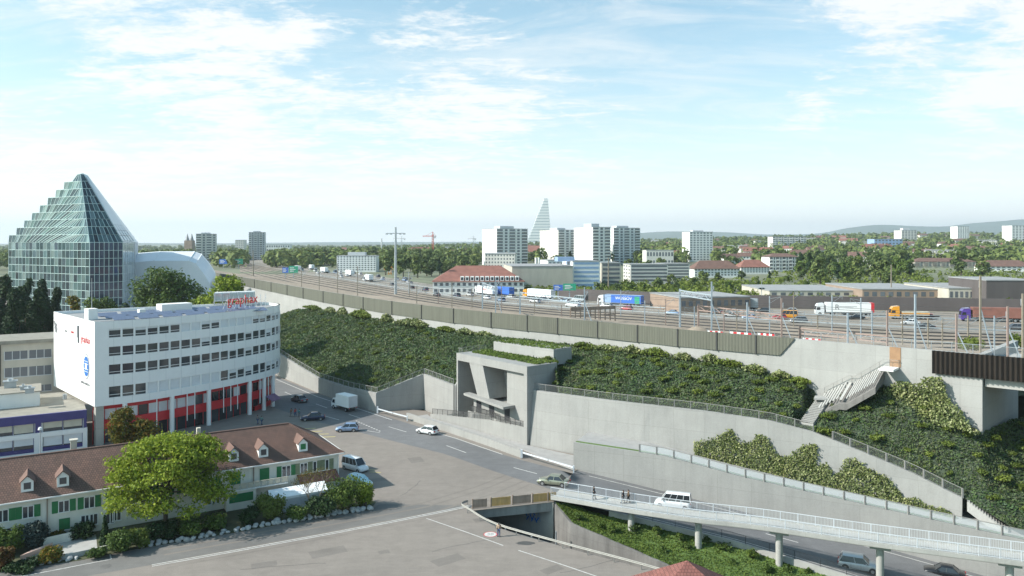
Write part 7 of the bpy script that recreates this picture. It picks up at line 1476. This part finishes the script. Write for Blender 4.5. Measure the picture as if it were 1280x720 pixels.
def roof_mb(S, mi=0):
    bt, tp = cabin(S); mb = MB(); up_ = Vector((0, 0, .05)); rows = []
    for f in (0, .12, .5, .88, 1): a, b = tp[0].lerp(tp[3], f), tp[1].lerp(tp[2], f); h = .05+.035*math.sin(math.pi*f); rows.append([a+Vector((0, -.02, -.02)), a+Vector((0, .06, h)), (a+b)/2+Vector((0, 0, h+.02)), b+Vector((0, -.06, h)), b+Vector((0, .02, -.02))])
    mb.loft(rows, mi, True); mb.add([rows[0][0], rows[0][1], rows[0][2], rows[0][3], rows[0][4]], [(0, 1, 2, 3, 4)], mi); mb.add(rows[-1], [(4, 3, 2, 1, 0)], mi)
    for i in range(4): mb.bar(bt[i], tp[i], .07, .07, mi)
    for s in (0, 1):
        e0, e1 = (bt[0], bt[3]) if s == 0 else (bt[1], bt[2]); g0, g1 = (tp[0], tp[3]) if s == 0 else (tp[1], tp[2])
        for f in ((.46,) if S['L'] < 5 else (.25, .5, .75)): mb.bar(e0.lerp(e1, f), g0.lerp(g1, f), .05, .05, mi)
    return mb
def glass_mb(S, mi=0):
    bt, tp = cabin(S); mb = MB(); mb.add(bt+tp, [(0, 4, 5, 1), (1, 5, 6, 2), (2, 6, 7, 3), (3, 7, 4, 0)], mi); return mb
def wheel_mb(x, y, r=.32, mi=0, w=.22): mb = MB(); mb.cyl((x, y-w/2, r), (x, y+w/2, r), r, r, 16, mi, True, False); return mb
def rim_mb(x, y, s, r=.32, mi=0): mb = MB(); mb.cyl((x, y+s*.09, r), (x, y+s*.125, r), r*.64, r*.6, 12, mi); return mb
def wheels_xy(S): L = S['L']/2; return [(L-.9, S['W']/2-.11), (L-.9, -S['W']/2+.11), (-L+.85, S['W']/2-.11), (-L+.85, -S['W']/2+.11)]
CAR = {}
def near_car(style, paint, label, loc, hd, name='parked_car', cat='car', z_extra=0.0):
    S = SPEC[style]; t = thing(name, label, cat, loc, hd); pm = M['paint_'+paint]; L, W = S['L']/2, S['W']/2
    body_mb(S).build('body', pm, t); roof_mb(S).build('roof', pm, t); glass_mb(S).build('windows', M['car_glass'], t)
    r = .34 if style in ('suv', 'van') else .31
    for x, y in wheels_xy(S):
        s = 1 if y > 0 else -1; w = wheel_mb(x, y, r).build('wheel', M['tyre'], t); rim_mb(x, y, s, r).build('rim', M['rim'], w)
    for x, y in wheels_xy(S): s = 1 if y > 0 else -1; ar = MB(); ar.cyl((x, s*(W-.16), r+.02), (x, s*(W+.012), r+.02), r+.07, r+.07, 14); ar.build('wheel_arch', M['chassis'], t)
    mb = MB(); mb.box(0, 0, .16, S['L']-.4, S['W']-.3, .2); mb.build('underbody', M['chassis'], t)
    zl = np.interp(L-.1, [p[0] for p in S['prof']], [p[1] for p in S['prof']])
    for s in (-1, 1):
        mb = MB(); mb.box(L-.14, s*(W-.38), zl-.22, .22, .42, .16); mb.build('headlight', M['lamp_white'], t); mb = MB(); mb.box(-L+.07, s*(W-.3), S['belt']-.32, .18, .34, .22); mb.build('taillight', M['lamp_red'], t)
        mb = MB(); mb.box(S['cab'][0]-.35, s*(W+.06), S['belt'], .16, .2, .15); mb.build('mirror', pm, t)
    for x in (L+.01, -L-.01): mb = MB(); mb.box(x, 0, .45, .03, .5, .12); mb.build('number_plate', M['plate'], t)
    if style in ('sedan', 'hatch', 'suv'):
        mb = MB(); mb.box(L-.02, 0, .42, .06, W*1.0, .16); mb.build('grille', M['chassis'], t)
        mb = MB()
        for s in (-1, 1): mb.bar((.2, s*(W+.004), .4), (.2, s*(W+.004), S['belt']-.06), .02, .02); mb.bar((-.9, s*(W+.004), .4), (-.9, s*(W+.004), S['belt']-.06), .02, .02)
        mb.build('door_seam', M['chassis'], t)
    return t
def hdg(p, q): return math.atan2(q[1]-p[1], q[0]-p[0])
def road_dir(px, py, away=True):
    d = Vector((-.64, .77)) if away else Vector((.64, -.77)); return math.atan2(d.y, d.x)
aw_, tw_ = math.atan2(.77, -.64), math.atan2(-.77, .64)
near_car('sedan', 'grey', 'dark grey saloon driving away in the lane by the far street wall', tuple(P(374, 502)), aw_+.1, 'car')
near_car('sedan', 'navy', 'dark navy saloon turning beside the group of three pedestrians', tuple(P(391, 525)), math.pi+.25, 'car')
near_car('hatch', 'light_blue', 'light blue hatchback turning at the yellow road marks', tuple(P(434, 539)), math.pi+.12, 'car')
near_car('hatch', 'white', 'white hatchback driving away past the low portal parapet', tuple(P(534, 542)), aw_+.35, 'car')
near_car('sedan', 'olive', 'olive grey saloon near the start of the foot bridge', tuple(P(692, 606)), aw_+.55, 'car')
near_car('van', 'white', 'white minibus on the road behind the foot bridge railing', tuple(P(841, 634, -1.55)), aw_+.55, 'minibus', 'minibus').scale = (.88, .9, .86)
near_car('suv', 'silver', 'silver estate car under the foot bridge on the sunken stretch of road', tuple(P(1074, 712, -4.75)), math.atan2(-.42, .9), 'car')
near_car('sedan', 'black', 'black saloon half cut by the bottom picture edge under the foot bridge', tuple(P(1180, 721, -6.2)), math.atan2(.45, -.9), 'car')
near_car('van', 'white', 'white van parked at the corner of the terraced house', tuple(P(443, 589)+Vector((0, .6, 0))), math.atan2(-.62, .78), 'parked_van', 'van').scale = (.82, .88, .82)
cc_ = near_car('hatch', 'light_blue', 'pale blue car parked behind the bright bush next to the white van', tuple(P(449, 607)), math.atan2(-.6, .8), 'parked_car')
for ch in cc_.children:
    if ch.name.startswith(('roof', 'windows', 'body')): ch.data.materials[0] = M['ice_blue']
# box truck on the street
def box_truck(loc, hd, label, paint='white', Lb=4.6, group=None):
    t = thing('box_truck', label, 'truck', loc, hd, group); W = 1.08
    mb = MB(); mb.box(-.9, 0, .95, Lb, 2.25, 2.35); mb.build('cargo_box', M['white_panel'], t); mb = MB(); mb.box(-.9-Lb/2-.02, 0, 1.0, .03, 2.1, 2.2); mb.build('rear_door', M['grey_panel'], t)
    prof = [(1.5, .45), (3.15, .45), (3.2, 1.15), (2.75, 2.05), (2.45, 2.3), (1.5, 2.3)]; mb = MB(); a = [Vector((x, -1.0, z)) for x, z in prof]; b = [Vector((x, 1.0, z)) for x, z in prof]; mb.loft([a, b], 0, False, True); mb.add(a, [tuple(range(6))]); mb.add(b, [tuple(range(6))[::-1]]); mb.build('cab', M['paint_'+paint], t)
    mb = MB(); mb.add([(3.205, -.85, 1.2), (3.205, .85, 1.2), (2.78, .85, 2.02), (2.78, -.85, 2.02)], [(0, 1, 2, 3)])
    for s in (-1, 1): mb.add([(1.9, s*1.01, 1.25), (2.95, s*1.01, 1.25), (2.65, s*1.01, 2.0), (1.9, s*1.01, 2.0)], [(0, 1, 2, 3)])
    mb.build('windows', M['car_glass'], t); mb = MB(); mb.box(-.2, 0, .55, 6.2, .9, .35); mb.build('chassis', M['chassis'], t)
    for x in (2.35, -2.1):
        for s in (-1, 1): w = wheel_mb(x, s*.92, .40, 0, .3).build('wheel', M['tyre'], t); rim_mb(x, s*.95, s, .40).build('rim', M['rim'], w)
    for s in (-1, 1): mb = MB(); mb.box(-3.22, s*.85, .75, .05, .25, .16); mb.build('taillight', M['lamp_red'], t)
    return t
box_truck(tuple(P(430, 512)), aw_+.12, 'white box truck driving away along the street wall')
# lorries on the motorway
def semi(loc, hd, label, cab, trailer, Lt=13.4, txt=None, tsize=1.4, tcol='red_paint', low=False, extra=None):
    t = thing('lorry', label, 'lorry', loc, hd); W = 1.25
    prof = [(5.2, .5), (7.55, .5), (7.6, 1.6), (7.35, 2.9), (6.9, 3.55), (5.3, 3.75), (5.2, 2.0)]; mb = MB(); a = [Vector((x, -1.2, z)) for x, z in prof]; b = [Vector((x, 1.2, z)) for x, z in prof]; mb.loft([a, b], 0, False, True); mb.add(a, [tuple(range(7))]); mb.add(b, [tuple(range(7))[::-1]]); mb.build('cab', M['paint_'+cab], t)
    mb = MB(); mb.add([(7.61, -1.05, 1.7), (7.61, 1.05, 1.7), (7.37, 1.05, 2.8), (7.37, -1.05, 2.8)], [(0, 1, 2, 3)])
    for s in (-1, 1): mb.add([(6.3, s*1.21, 1.7), (7.4, s*1.21, 1.7), (7.2, s*1.21, 2.55), (6.3, s*1.21, 2.55)], [(0, 1, 2, 3)])
    mb.build('windows', M['car_glass'], t); mb = MB(); mb.box(-1.5, 0, .75, Lt+1, 1.0, .35); mb.box(3.2, 0, .7, 5, .9, .3); mb.build('chassis', M['chassis'], t)
    if trailer:
        mb = MB(); x1 = 4.6; zt = 2.2 if low else 3.95; mb.box(x1-Lt/2, 0, 1.15, Lt, 2.5, zt-1.15); mb.build('trailer', M[trailer], t)
        mb = MB(); mb.box(x1-Lt/2, -1.25, .72, Lt*.5, .04, .42); mb.build('side_skirt', M['grey_panel'], t)
    for x in (6.4, 2.6, 4.6-Lt+1.6, 4.6-Lt+2.9, 4.6-Lt+4.2):
        if not trailer and x < 2: continue
        for s in (-1, 1): w = wheel_mb(x, s*1.05, .5, 0, .32).build('wheel', M['tyre'], t); rim_mb(x, s*1.1, s, .5).build('rim', M['rim'], w)
    return t
def side_text(t, s, size, m, x, z, side):      # lettering on one long side; side -1 = right flank of the vehicle
    c = bpy.data.curves.new('lettering', 'FONT'); c.body = s; c.size = size; c.extrude = .01; c.materials.append(M[m]); o = bpy.data.objects.new('lettering', c); col.objects.link(o); o.parent = t
    X = Vector((1, 0, 0))*(-side); Y_ = Vector((0, 0, 1)); Z = X.cross(Y_); mt = Matrix((X, Y_, Z)).transposed().to_4x4(); mt.translation = Vector((x, 1.27*side, z)); o.matrix_basis = mt
mdir = lambda px, f=.3: (lambda a, b: math.atan2((a-b).y, (a-b).x))(azcut(MF, kx(px-12)), azcut(MF, kx(px+12)))
def mpos(px, py): return tuple(P(px, py, 13.03))
t = semi(mpos(1052, 394.5), mdir(1050), 'white lorry with plain trailer and red rear edge', 'white', 'white_panel'); side_text(t, 'R', 2.2, 'text_grey', -1.0+3.2, 1.9, 1); mb = MB(); mb.box(-8.4, 0, 1.16, .9, 2.54, 2.82); mb.build('rear_frame', M['red_paint'], t); mb = MB(); mb.box(-1.5, 1.26, 2.75, 5, .02, .12); mb.box(-1.0, 1.26, 2.45, 4, .02, .08); mb.build('side_stripe', M['text_grey'], t)
t = semi(mpos(1148, 399), mdir(1150), 'orange tipper lorry with pale orange load body', 'orange', 'blind_cream', 7.2, low=True); mb = MB(); mb.box(1.0, 0, 1.5, 7.22, 2.54, .35); mb.build('side_stripe', M['orange'], t)
semi(mpos(1238, 402), mdir(1240), 'purple lorry pulling a rust red container', 'purple', 'roof_red', 14.5)
t = semi(mpos(773, 382.5), mdir(770), 'white lorry with blue trailer and light blue front panel', 'white', 'blue_panel'); mb = MB(); mb.box(-3.4, 0, 1.16, 11.2, 2.53, 2.76); mb.build('trailer_sheet', M['sign_blue'], t); mb = MB(); mb.box(-7.6, 0, 1.17, 1.8, 2.56, 2.4); mb.build('rear_sheet', M['sign_green'], t); side_text(t, 'WOSSOV', 1.5, 'white_panel', .6, 2.35, 1)
semi(mpos(806, 383.5), mdir(806), 'white lorry tractor without trailer', 'white', None)
t = semi(mpos(912, 387.5), mdir(912), 'grey trailer lorry with red lettering behind the gantries', 'white', 'galv'); side_text(t, 'TCO', 1.9, 'red_paint', -1.0, 2.1, 1)
semi(mpos(672, 374), mdir(672), 'white trailer lorry with orange cab before the beige warehouse', 'orange', 'white_panel'); t = semi(mpos(606, 369.5), mdir(606), 'white trailer lorry with faint red lettering before the red roofed hall', 'white', 'white_panel'); side_text(t, 'TRANS', 1.3, 'red_paint', 0, 2.3, 1)
semi(mpos(632, 371), mdir(632), 'blue lorry before the dormer windows of the hall', 'blue', 'sign_blue', 9)
for i, (px, py, c_, tr2) in enumerate(((372, 338.5, 'white', 'white_panel'), (390, 337, 'white', 'tarp'), (437, 345, 'white', 'white_panel'), (462, 352, 'white', 'tarp'), (405, 341, 'white', 'white_panel'), (347, 333, 'white', 'tarp_grey'))): semi(mpos(px, py), mdir(px)+(0 if i % 2 else .02), 'white lorry in the far traffic jam by the motorway bend', c_, tr2, 8 if i % 2 else 12)['group'] = 'lorries in the far traffic jam'
# far cars: one mesh of each style, paint set per object
def far_car_mesh(style):
    S = SPEC[style]; mb = body_mb(S, 0); r = roof_mb(S, 0); mb.add(r.v, r.f, 0); g = glass_mb(S, 1); mb.add(g.v, g.f, 1)
    for x, y in wheels_xy(S): w = wheel_mb(x, y, .32, 2); mb.add(w.v, w.f, 2)
    L, W = S['L']/2, S['W']/2
    for s in (-1, 1): mb.box(L-.12, s*(W-.38), .5, .26, .4, .16, 0, 4); mb.box(-L+.06, s*(W-.3), S['belt']-.3, .2, .3, .2, 0, 3)
    o = mb.build('car', [M['paint_white'], M['car_glass'], M['tyre'], M['lamp_red'], M['lamp_white']]); me = o.data; bpy.data.objects.remove(o); return me
FCM = {k: far_car_mesh(k) for k in SPEC}
def far_car(px, py, style, paint, label, group='cars on the motorway', hd=None, z=13.03):
    o = link_mesh('car', FCM[style], None, tuple(P(px, py, z)), (0, 0, mdir(min(1270, px)) if hd is None else hd)); o.material_slots[0].link = 'OBJECT'; o.material_slots[0].material = M['paint_'+paint]; return tag(o, label, 'car' if style != 'van' else 'van', group)
for a in ((1156, 411, 'sedan', 'black', 'black car nearest the wall on the motorway behind the tall blue mast'), (998, 403.5, 'suv', 'grey', 'dark grey car near the end of the noise barrier'), (988, 391, 'hatch', 'silver', 'silver car just behind the white plain lorry'), (1268, 412, 'hatch', 'grey', 'grey car on the motorway below the rust red container'), (1272, 436, 'sedan', 'white', 'white car behind the bridge railing at the picture edge'), (938, 399, 'sedan', 'light_blue', 'light blue car between the gantries'), (840, 393.5, 'sedan', 'light_blue', 'light blue car by the tall blue gantry'), (783, 388, 'hatch', 'red', 'red car below the blue trailer lorry'), (716, 384, 'van', 'white', 'white van beside the steel rack'), (723, 377, 'van', 'silver', 'silver van behind the white van'), (855, 384.5, 'van', 'white', 'white van before the flat roofed warehouse'), (828, 383, 'van', 'green', 'white and green pick-up on the motorway'), (908, 388, 'hatch', 'red', 'red car beside the grey lettered trailer'), (873, 386.5, 'sedan', 'black', 'dark car beside the white van'), (609, 374, 'sedan', 'white', 'white car below the white lorry'), (546, 370, 'sedan', 'grey', 'grey car below the hall corner'), (571, 371.5, 'suv', 'navy', 'dark blue car before the red roofed hall'), (984, 398, 'van', 'orange', 'orange works vehicle by the rust pink gantry')): far_car(a[0], a[1], a[2], a[3], a[4])
cr = random.Random(2); jam = []
for _ in range(900):
    if len(jam) >= 74: break
    px = cr.choice([cr.uniform(335, 560), cr.uniform(335, 470), cr.uniform(335, 480), cr.uniform(480, 700), cr.uniform(700, 1250)]); t_ = cr.choice([.12, .19, .28, .34, .44, .58, .74])
    if px > 600 and t_ < .3: continue
    p = azcut(MF, kx(px)).lerp(azcut(MN, kx(px)), t_)
    if all((p-q).length > 9 for q in jam): jam.append(p)
for p in jam:
    px = CX+F*p.x/p.y; st_ = cr.choice(['sedan', 'hatch', 'hatch', 'suv', 'van']); c_ = cr.choice(['white', 'white', 'silver', 'silver', 'grey', 'black', 'navy', 'red', 'light_blue']); o = far_car(px, 303+(CH-13.03)*F/p.y, st_, c_, '%s %s in the stream of motorway traffic' % (c_.replace('_', ' '), {'sedan': 'saloon', 'hatch': 'hatchback', 'suv': 'tall car', 'van': 'van'}[st_]))

# ------------------------------------------------------------------ people
def skin_mesh(name, verts, edges, radii, m, parent, sub=1):
    me = bpy.data.meshes.new(name); me.from_pydata(verts, edges, []); me.materials.append(m); o = bpy.data.objects.new(name, me); col.objects.link(o); o.parent = parent
    md = o.modifiers.new('skin', 'SKIN'); md.use_smooth_shade = True; me.skin_vertices[0].data[0].use_root = True
    for i, r in enumerate(radii): me.skin_vertices[0].data[i].radius = (r, r) if not hasattr(r, '__len__') else r
    s = o.modifiers.new('sub', 'SUBSURF'); s.levels = sub; s.render_levels = sub; return o
def person(loc, hd, label, top, legs, hair='hair_dark', stride=.16, arm=.12, H_=1.76):
    k = H_/1.76; t = thing('person', label, 'person', loc, hd); t.scale = (k, k, k)
    J = dict(pel=(0, 0, .93), ab=(0, 0, 1.1), ch=(0, 0, 1.32), nk=(0, 0, 1.48), hd=(.02, 0, 1.60), tp=(.015, 0, 1.70), ls=(0, .19, 1.40), le=(-arm, .25, 1.13), lh=(-arm*.4+.08, .25, .88), lf=(-arm*.3+.1, .245, .79), rs=(0, -.19, 1.40), re=(arm, -.25, 1.14), rw=(arm+.12, -.24, .90), rf=(arm+.14, -.235, .81), lp=(0, .10, .90), lk=(stride*.6, .11, .50), la=(stride, .11, .09), lt=(stride+.16, .12, .03), rp=(0, -.10, .90), rk=(-stride*.2, -.11, .50), ra=(-stride*1.1, -.11, .10), rt=(-stride*1.1+.16, -.12, .03))
    n = list(J); V = [J[a] for a in n]; ix = {a: i for i, a in enumerate(n)}; E = [('pel', 'ab'), ('ab', 'ch'), ('ch', 'nk'), ('nk', 'hd'), ('hd', 'tp'), ('ch', 'ls'), ('ls', 'le'), ('le', 'lh'), ('lh', 'lf'), ('ch', 'rs'), ('rs', 're'), ('re', 'rw'), ('rw', 'rf'), ('pel', 'lp'), ('lp', 'lk'), ('lk', 'la'), ('la', 'lt'), ('pel', 'rp'), ('rp', 'rk'), ('rk', 'ra'), ('ra', 'rt')]
    rad = dict(pel=(.15, .12), ab=(.14, .11), ch=(.17, .12), nk=.055, hd=(.085, .10), tp=.06, ls=.06, le=.042, lh=.032, lf=.03, rs=.06, re=.042, rw=.032, rf=.03, lp=.085, lk=.06, la=.042, lt=.035, rp=.085, rk=.06, ra=.042, rt=.035)
    body = skin_mesh('body', V, [(ix[a], ix[b]) for a, b in E], [rad[a] for a in n], M['skin'], t)
    def garment(name, js, es, m, grow):
        ii = {a: i for i, a in enumerate(js)}; skin_mesh(name, [J[a] for a in js], [(ii[a], ii[b]) for a, b in es], [(rad[a]+grow if not hasattr(rad[a], '__len__') else (rad[a][0]+grow, rad[a][1]+grow)) for a in js], m, t)
    garment('jacket', ['pel', 'ab', 'ch', 'nk', 'ls', 'le', 'lh', 'rs', 're', 'rw'], [('pel', 'ab'), ('ab', 'ch'), ('ch', 'nk'), ('ch', 'ls'), ('ls', 'le'), ('le', 'lh'), ('ch', 'rs'), ('rs', 're'), ('re', 'rw')], M[top], .022)
    garment('trousers', ['pel', 'lp', 'lk', 'la', 'rp', 'rk', 'ra'], [('pel', 'lp'), ('lp', 'lk'), ('lk', 'la'), ('pel', 'rp'), ('rp', 'rk'), ('rk', 'ra')], M[legs], .016)
    mb = MB(); rows = []
    for i in range(5): a = i/4*math.pi*.5; rows.append([Vector((-.01+.105*math.cos(a)*math.cos(b), .098*math.cos(a)*math.sin(b), 1.625+.12*math.sin(a))) for b in np.linspace(0, 2*math.pi, 13)])
    mb.loft(rows, 0, True); mb.box(-.075, 0, 1.50, .06, .15, .14); mb.build('hair', M[hair], t)
    mb = MB()
    for a, s in (('lt', 1), ('rt', -1)): j = J[a]; mb.box(j[0]-.08, j[1], .0, .27, .1, .085)
    mb.build('shoes', M['cloth_black'], t); mb = MB()
    for s in (-1, 1): mb.box(.105, s*.035, 1.605, .015, .022, .012); 
    mb.build('eyes', M['hair_dark'], t); return t
person(tuple(P(364, 521)), 2.4, 'pedestrian in tan jacket, outermost of three walking by the navy car', 'cloth_brown', 'cloth_grey'); person(tuple(P(369, 521)), 2.4, 'pedestrian in red top in the middle of a group of three', 'cloth_red', 'cloth_jeans'); person(tuple(P(374, 521.5)), 2.4, 'pedestrian in teal top walking nearest the navy car', 'cloth_teal', 'cloth_grey')
person(tuple(P(623.5, 671)), 1.6, 'person in tan jacket and jeans standing on the painted road disc', 'cloth_tan', 'cloth_jeans', stride=.05, arm=.03)
bz = .82
person(tuple(PY(742.5, 624, 101.2)*1.0)[:2]+(bz,), -.5, 'lone person in black walking at the start of the foot bridge', 'cloth_black', 'cloth_black'); person(tuple(PY(779, 632, 99.6))[:2]+(bz,), 2.6, 'person in black jacket, one of a pair meeting on the foot bridge', 'cloth_black', 'cloth_grey'); person(tuple(PY(785.5, 631, 99.8))[:2]+(bz,), 2.7, 'person in brown jacket, one of a pair on the foot bridge', 'cloth_brown', 'cloth_black')
for i, (px, py) in enumerate(((322, 530), (327, 531))): person(tuple(P(px, py)), 1.0, ('person in grey jacket', 'person in teal jacket')[i]+' at the shop entrance under the awning', ('cloth_grey', 'cloth_teal')[i], 'cloth_jeans')

# ------------------------------------------------------------------ small things on the plaza
c = P(613, 668); mb = MB(); disc = lambda r0, r1, mi, z: mb.loft([[Vector((c.x+r*math.cos(6.2832*i/36), c.y+r*math.sin(6.2832*i/36), z)) for i in range(37)] for r in (r0, r1)], mi)
disc(.01, .74, 0, .014); disc(.74, .84, 1, .014)
mb.build('painted_speed_disc', [M['road_paint'], M['red_paint']]); o = bpy.data.objects['painted_speed_disc']; tag(o, 'white painted speed limit disc with red rim on the plaza asphalt', 'road disc')
cu = bpy.data.curves.new('lettering', 'FONT'); cu.body = '30'; cu.size = .8; cu.align_x = 'CENTER'; cu.align_y = 'CENTER'; cu.materials.append(M['text_grey']); tx = bpy.data.objects.new('lettering', cu); col.objects.link(tx); tx.parent = o; tx.location = (c.x, c.y, .02)
mb = MB(); c = P(657, 679); mb.add([(c.x+1.1*math.cos(6.28*i/18)*(1+.12*math.sin(i*3)), c.y+.55*math.sin(6.28*i/18)*(1+.1*math.cos(i*5)), .012) for i in range(18)], [tuple(range(18))]); tag(mb.build('tar_patch', M['low_asphalt']), kind='structure')
mb = MB(); c = P(132, 708); mb.cyl((c.x, c.y, .0), (c.x, c.y, .018), .55, .55, 20); tag(mb.build('manhole_cover', M['dark_concrete']), 'round dark manhole cover in the side street', 'manhole cover')
lp_ = thing('street_lamp', 'thin street lamp before the purple banded annex', 'street lamp', tuple(PY(50.3, 590, 112))[:2]+(0,)); p = lp_.location; zt = PY(0, 537, 112).z; mb = MB(); mb.cyl((p.x, p.y, 0), (p.x, p.y, zt), .09, .06, 8); mb.build('pole', M['galv'], lp_, world=True); mb = MB(); mb.cyl((p.x, p.y, zt), (p.x, p.y, zt+.35), .32, .2, 10); mb.build('lamp_head', M['white_trim'], lp_, world=True)
for px, py, dh in ((632, 652, 2.0), (664.5, 660, 2.0), (695, 672, 2.0)):
    p = azcut([vec3(a.lerp(b, .35 if px < 690 else .7), 0) for a, b in zip(fa, fb)], kx(px)); mb = MB(); mb.cyl((p.x, p.y, -5.6), (p.x, p.y, -2.4), .1, .1, 8); tag(mb.build('tunnel_post', M['galv']), 'grey post standing in the sunken road at the underpass mouth', 'post', 'posts in the sunken road')
# lettering becomes plain mesh
dg = bpy.context.evaluated_depsgraph_get()
for o in [o for o in bpy.data.objects if o.type == 'FONT']:
    me = bpy.data.meshes.new_from_object(o.evaluated_get(dg)); n = o.name; par, mb_ = o.parent, o.matrix_basis.copy()
    q = bpy.data.objects.new('lettering', me); col.objects.link(q); q.parent = par; q.matrix_basis = mb_
    if len(me.materials) == 0: me.materials.append(o.data.materials[0])
    bpy.data.objects.remove(o); q.name = n
for me in list(bpy.data.meshes):
    if me.users == 0: bpy.data.meshes.remove(me)
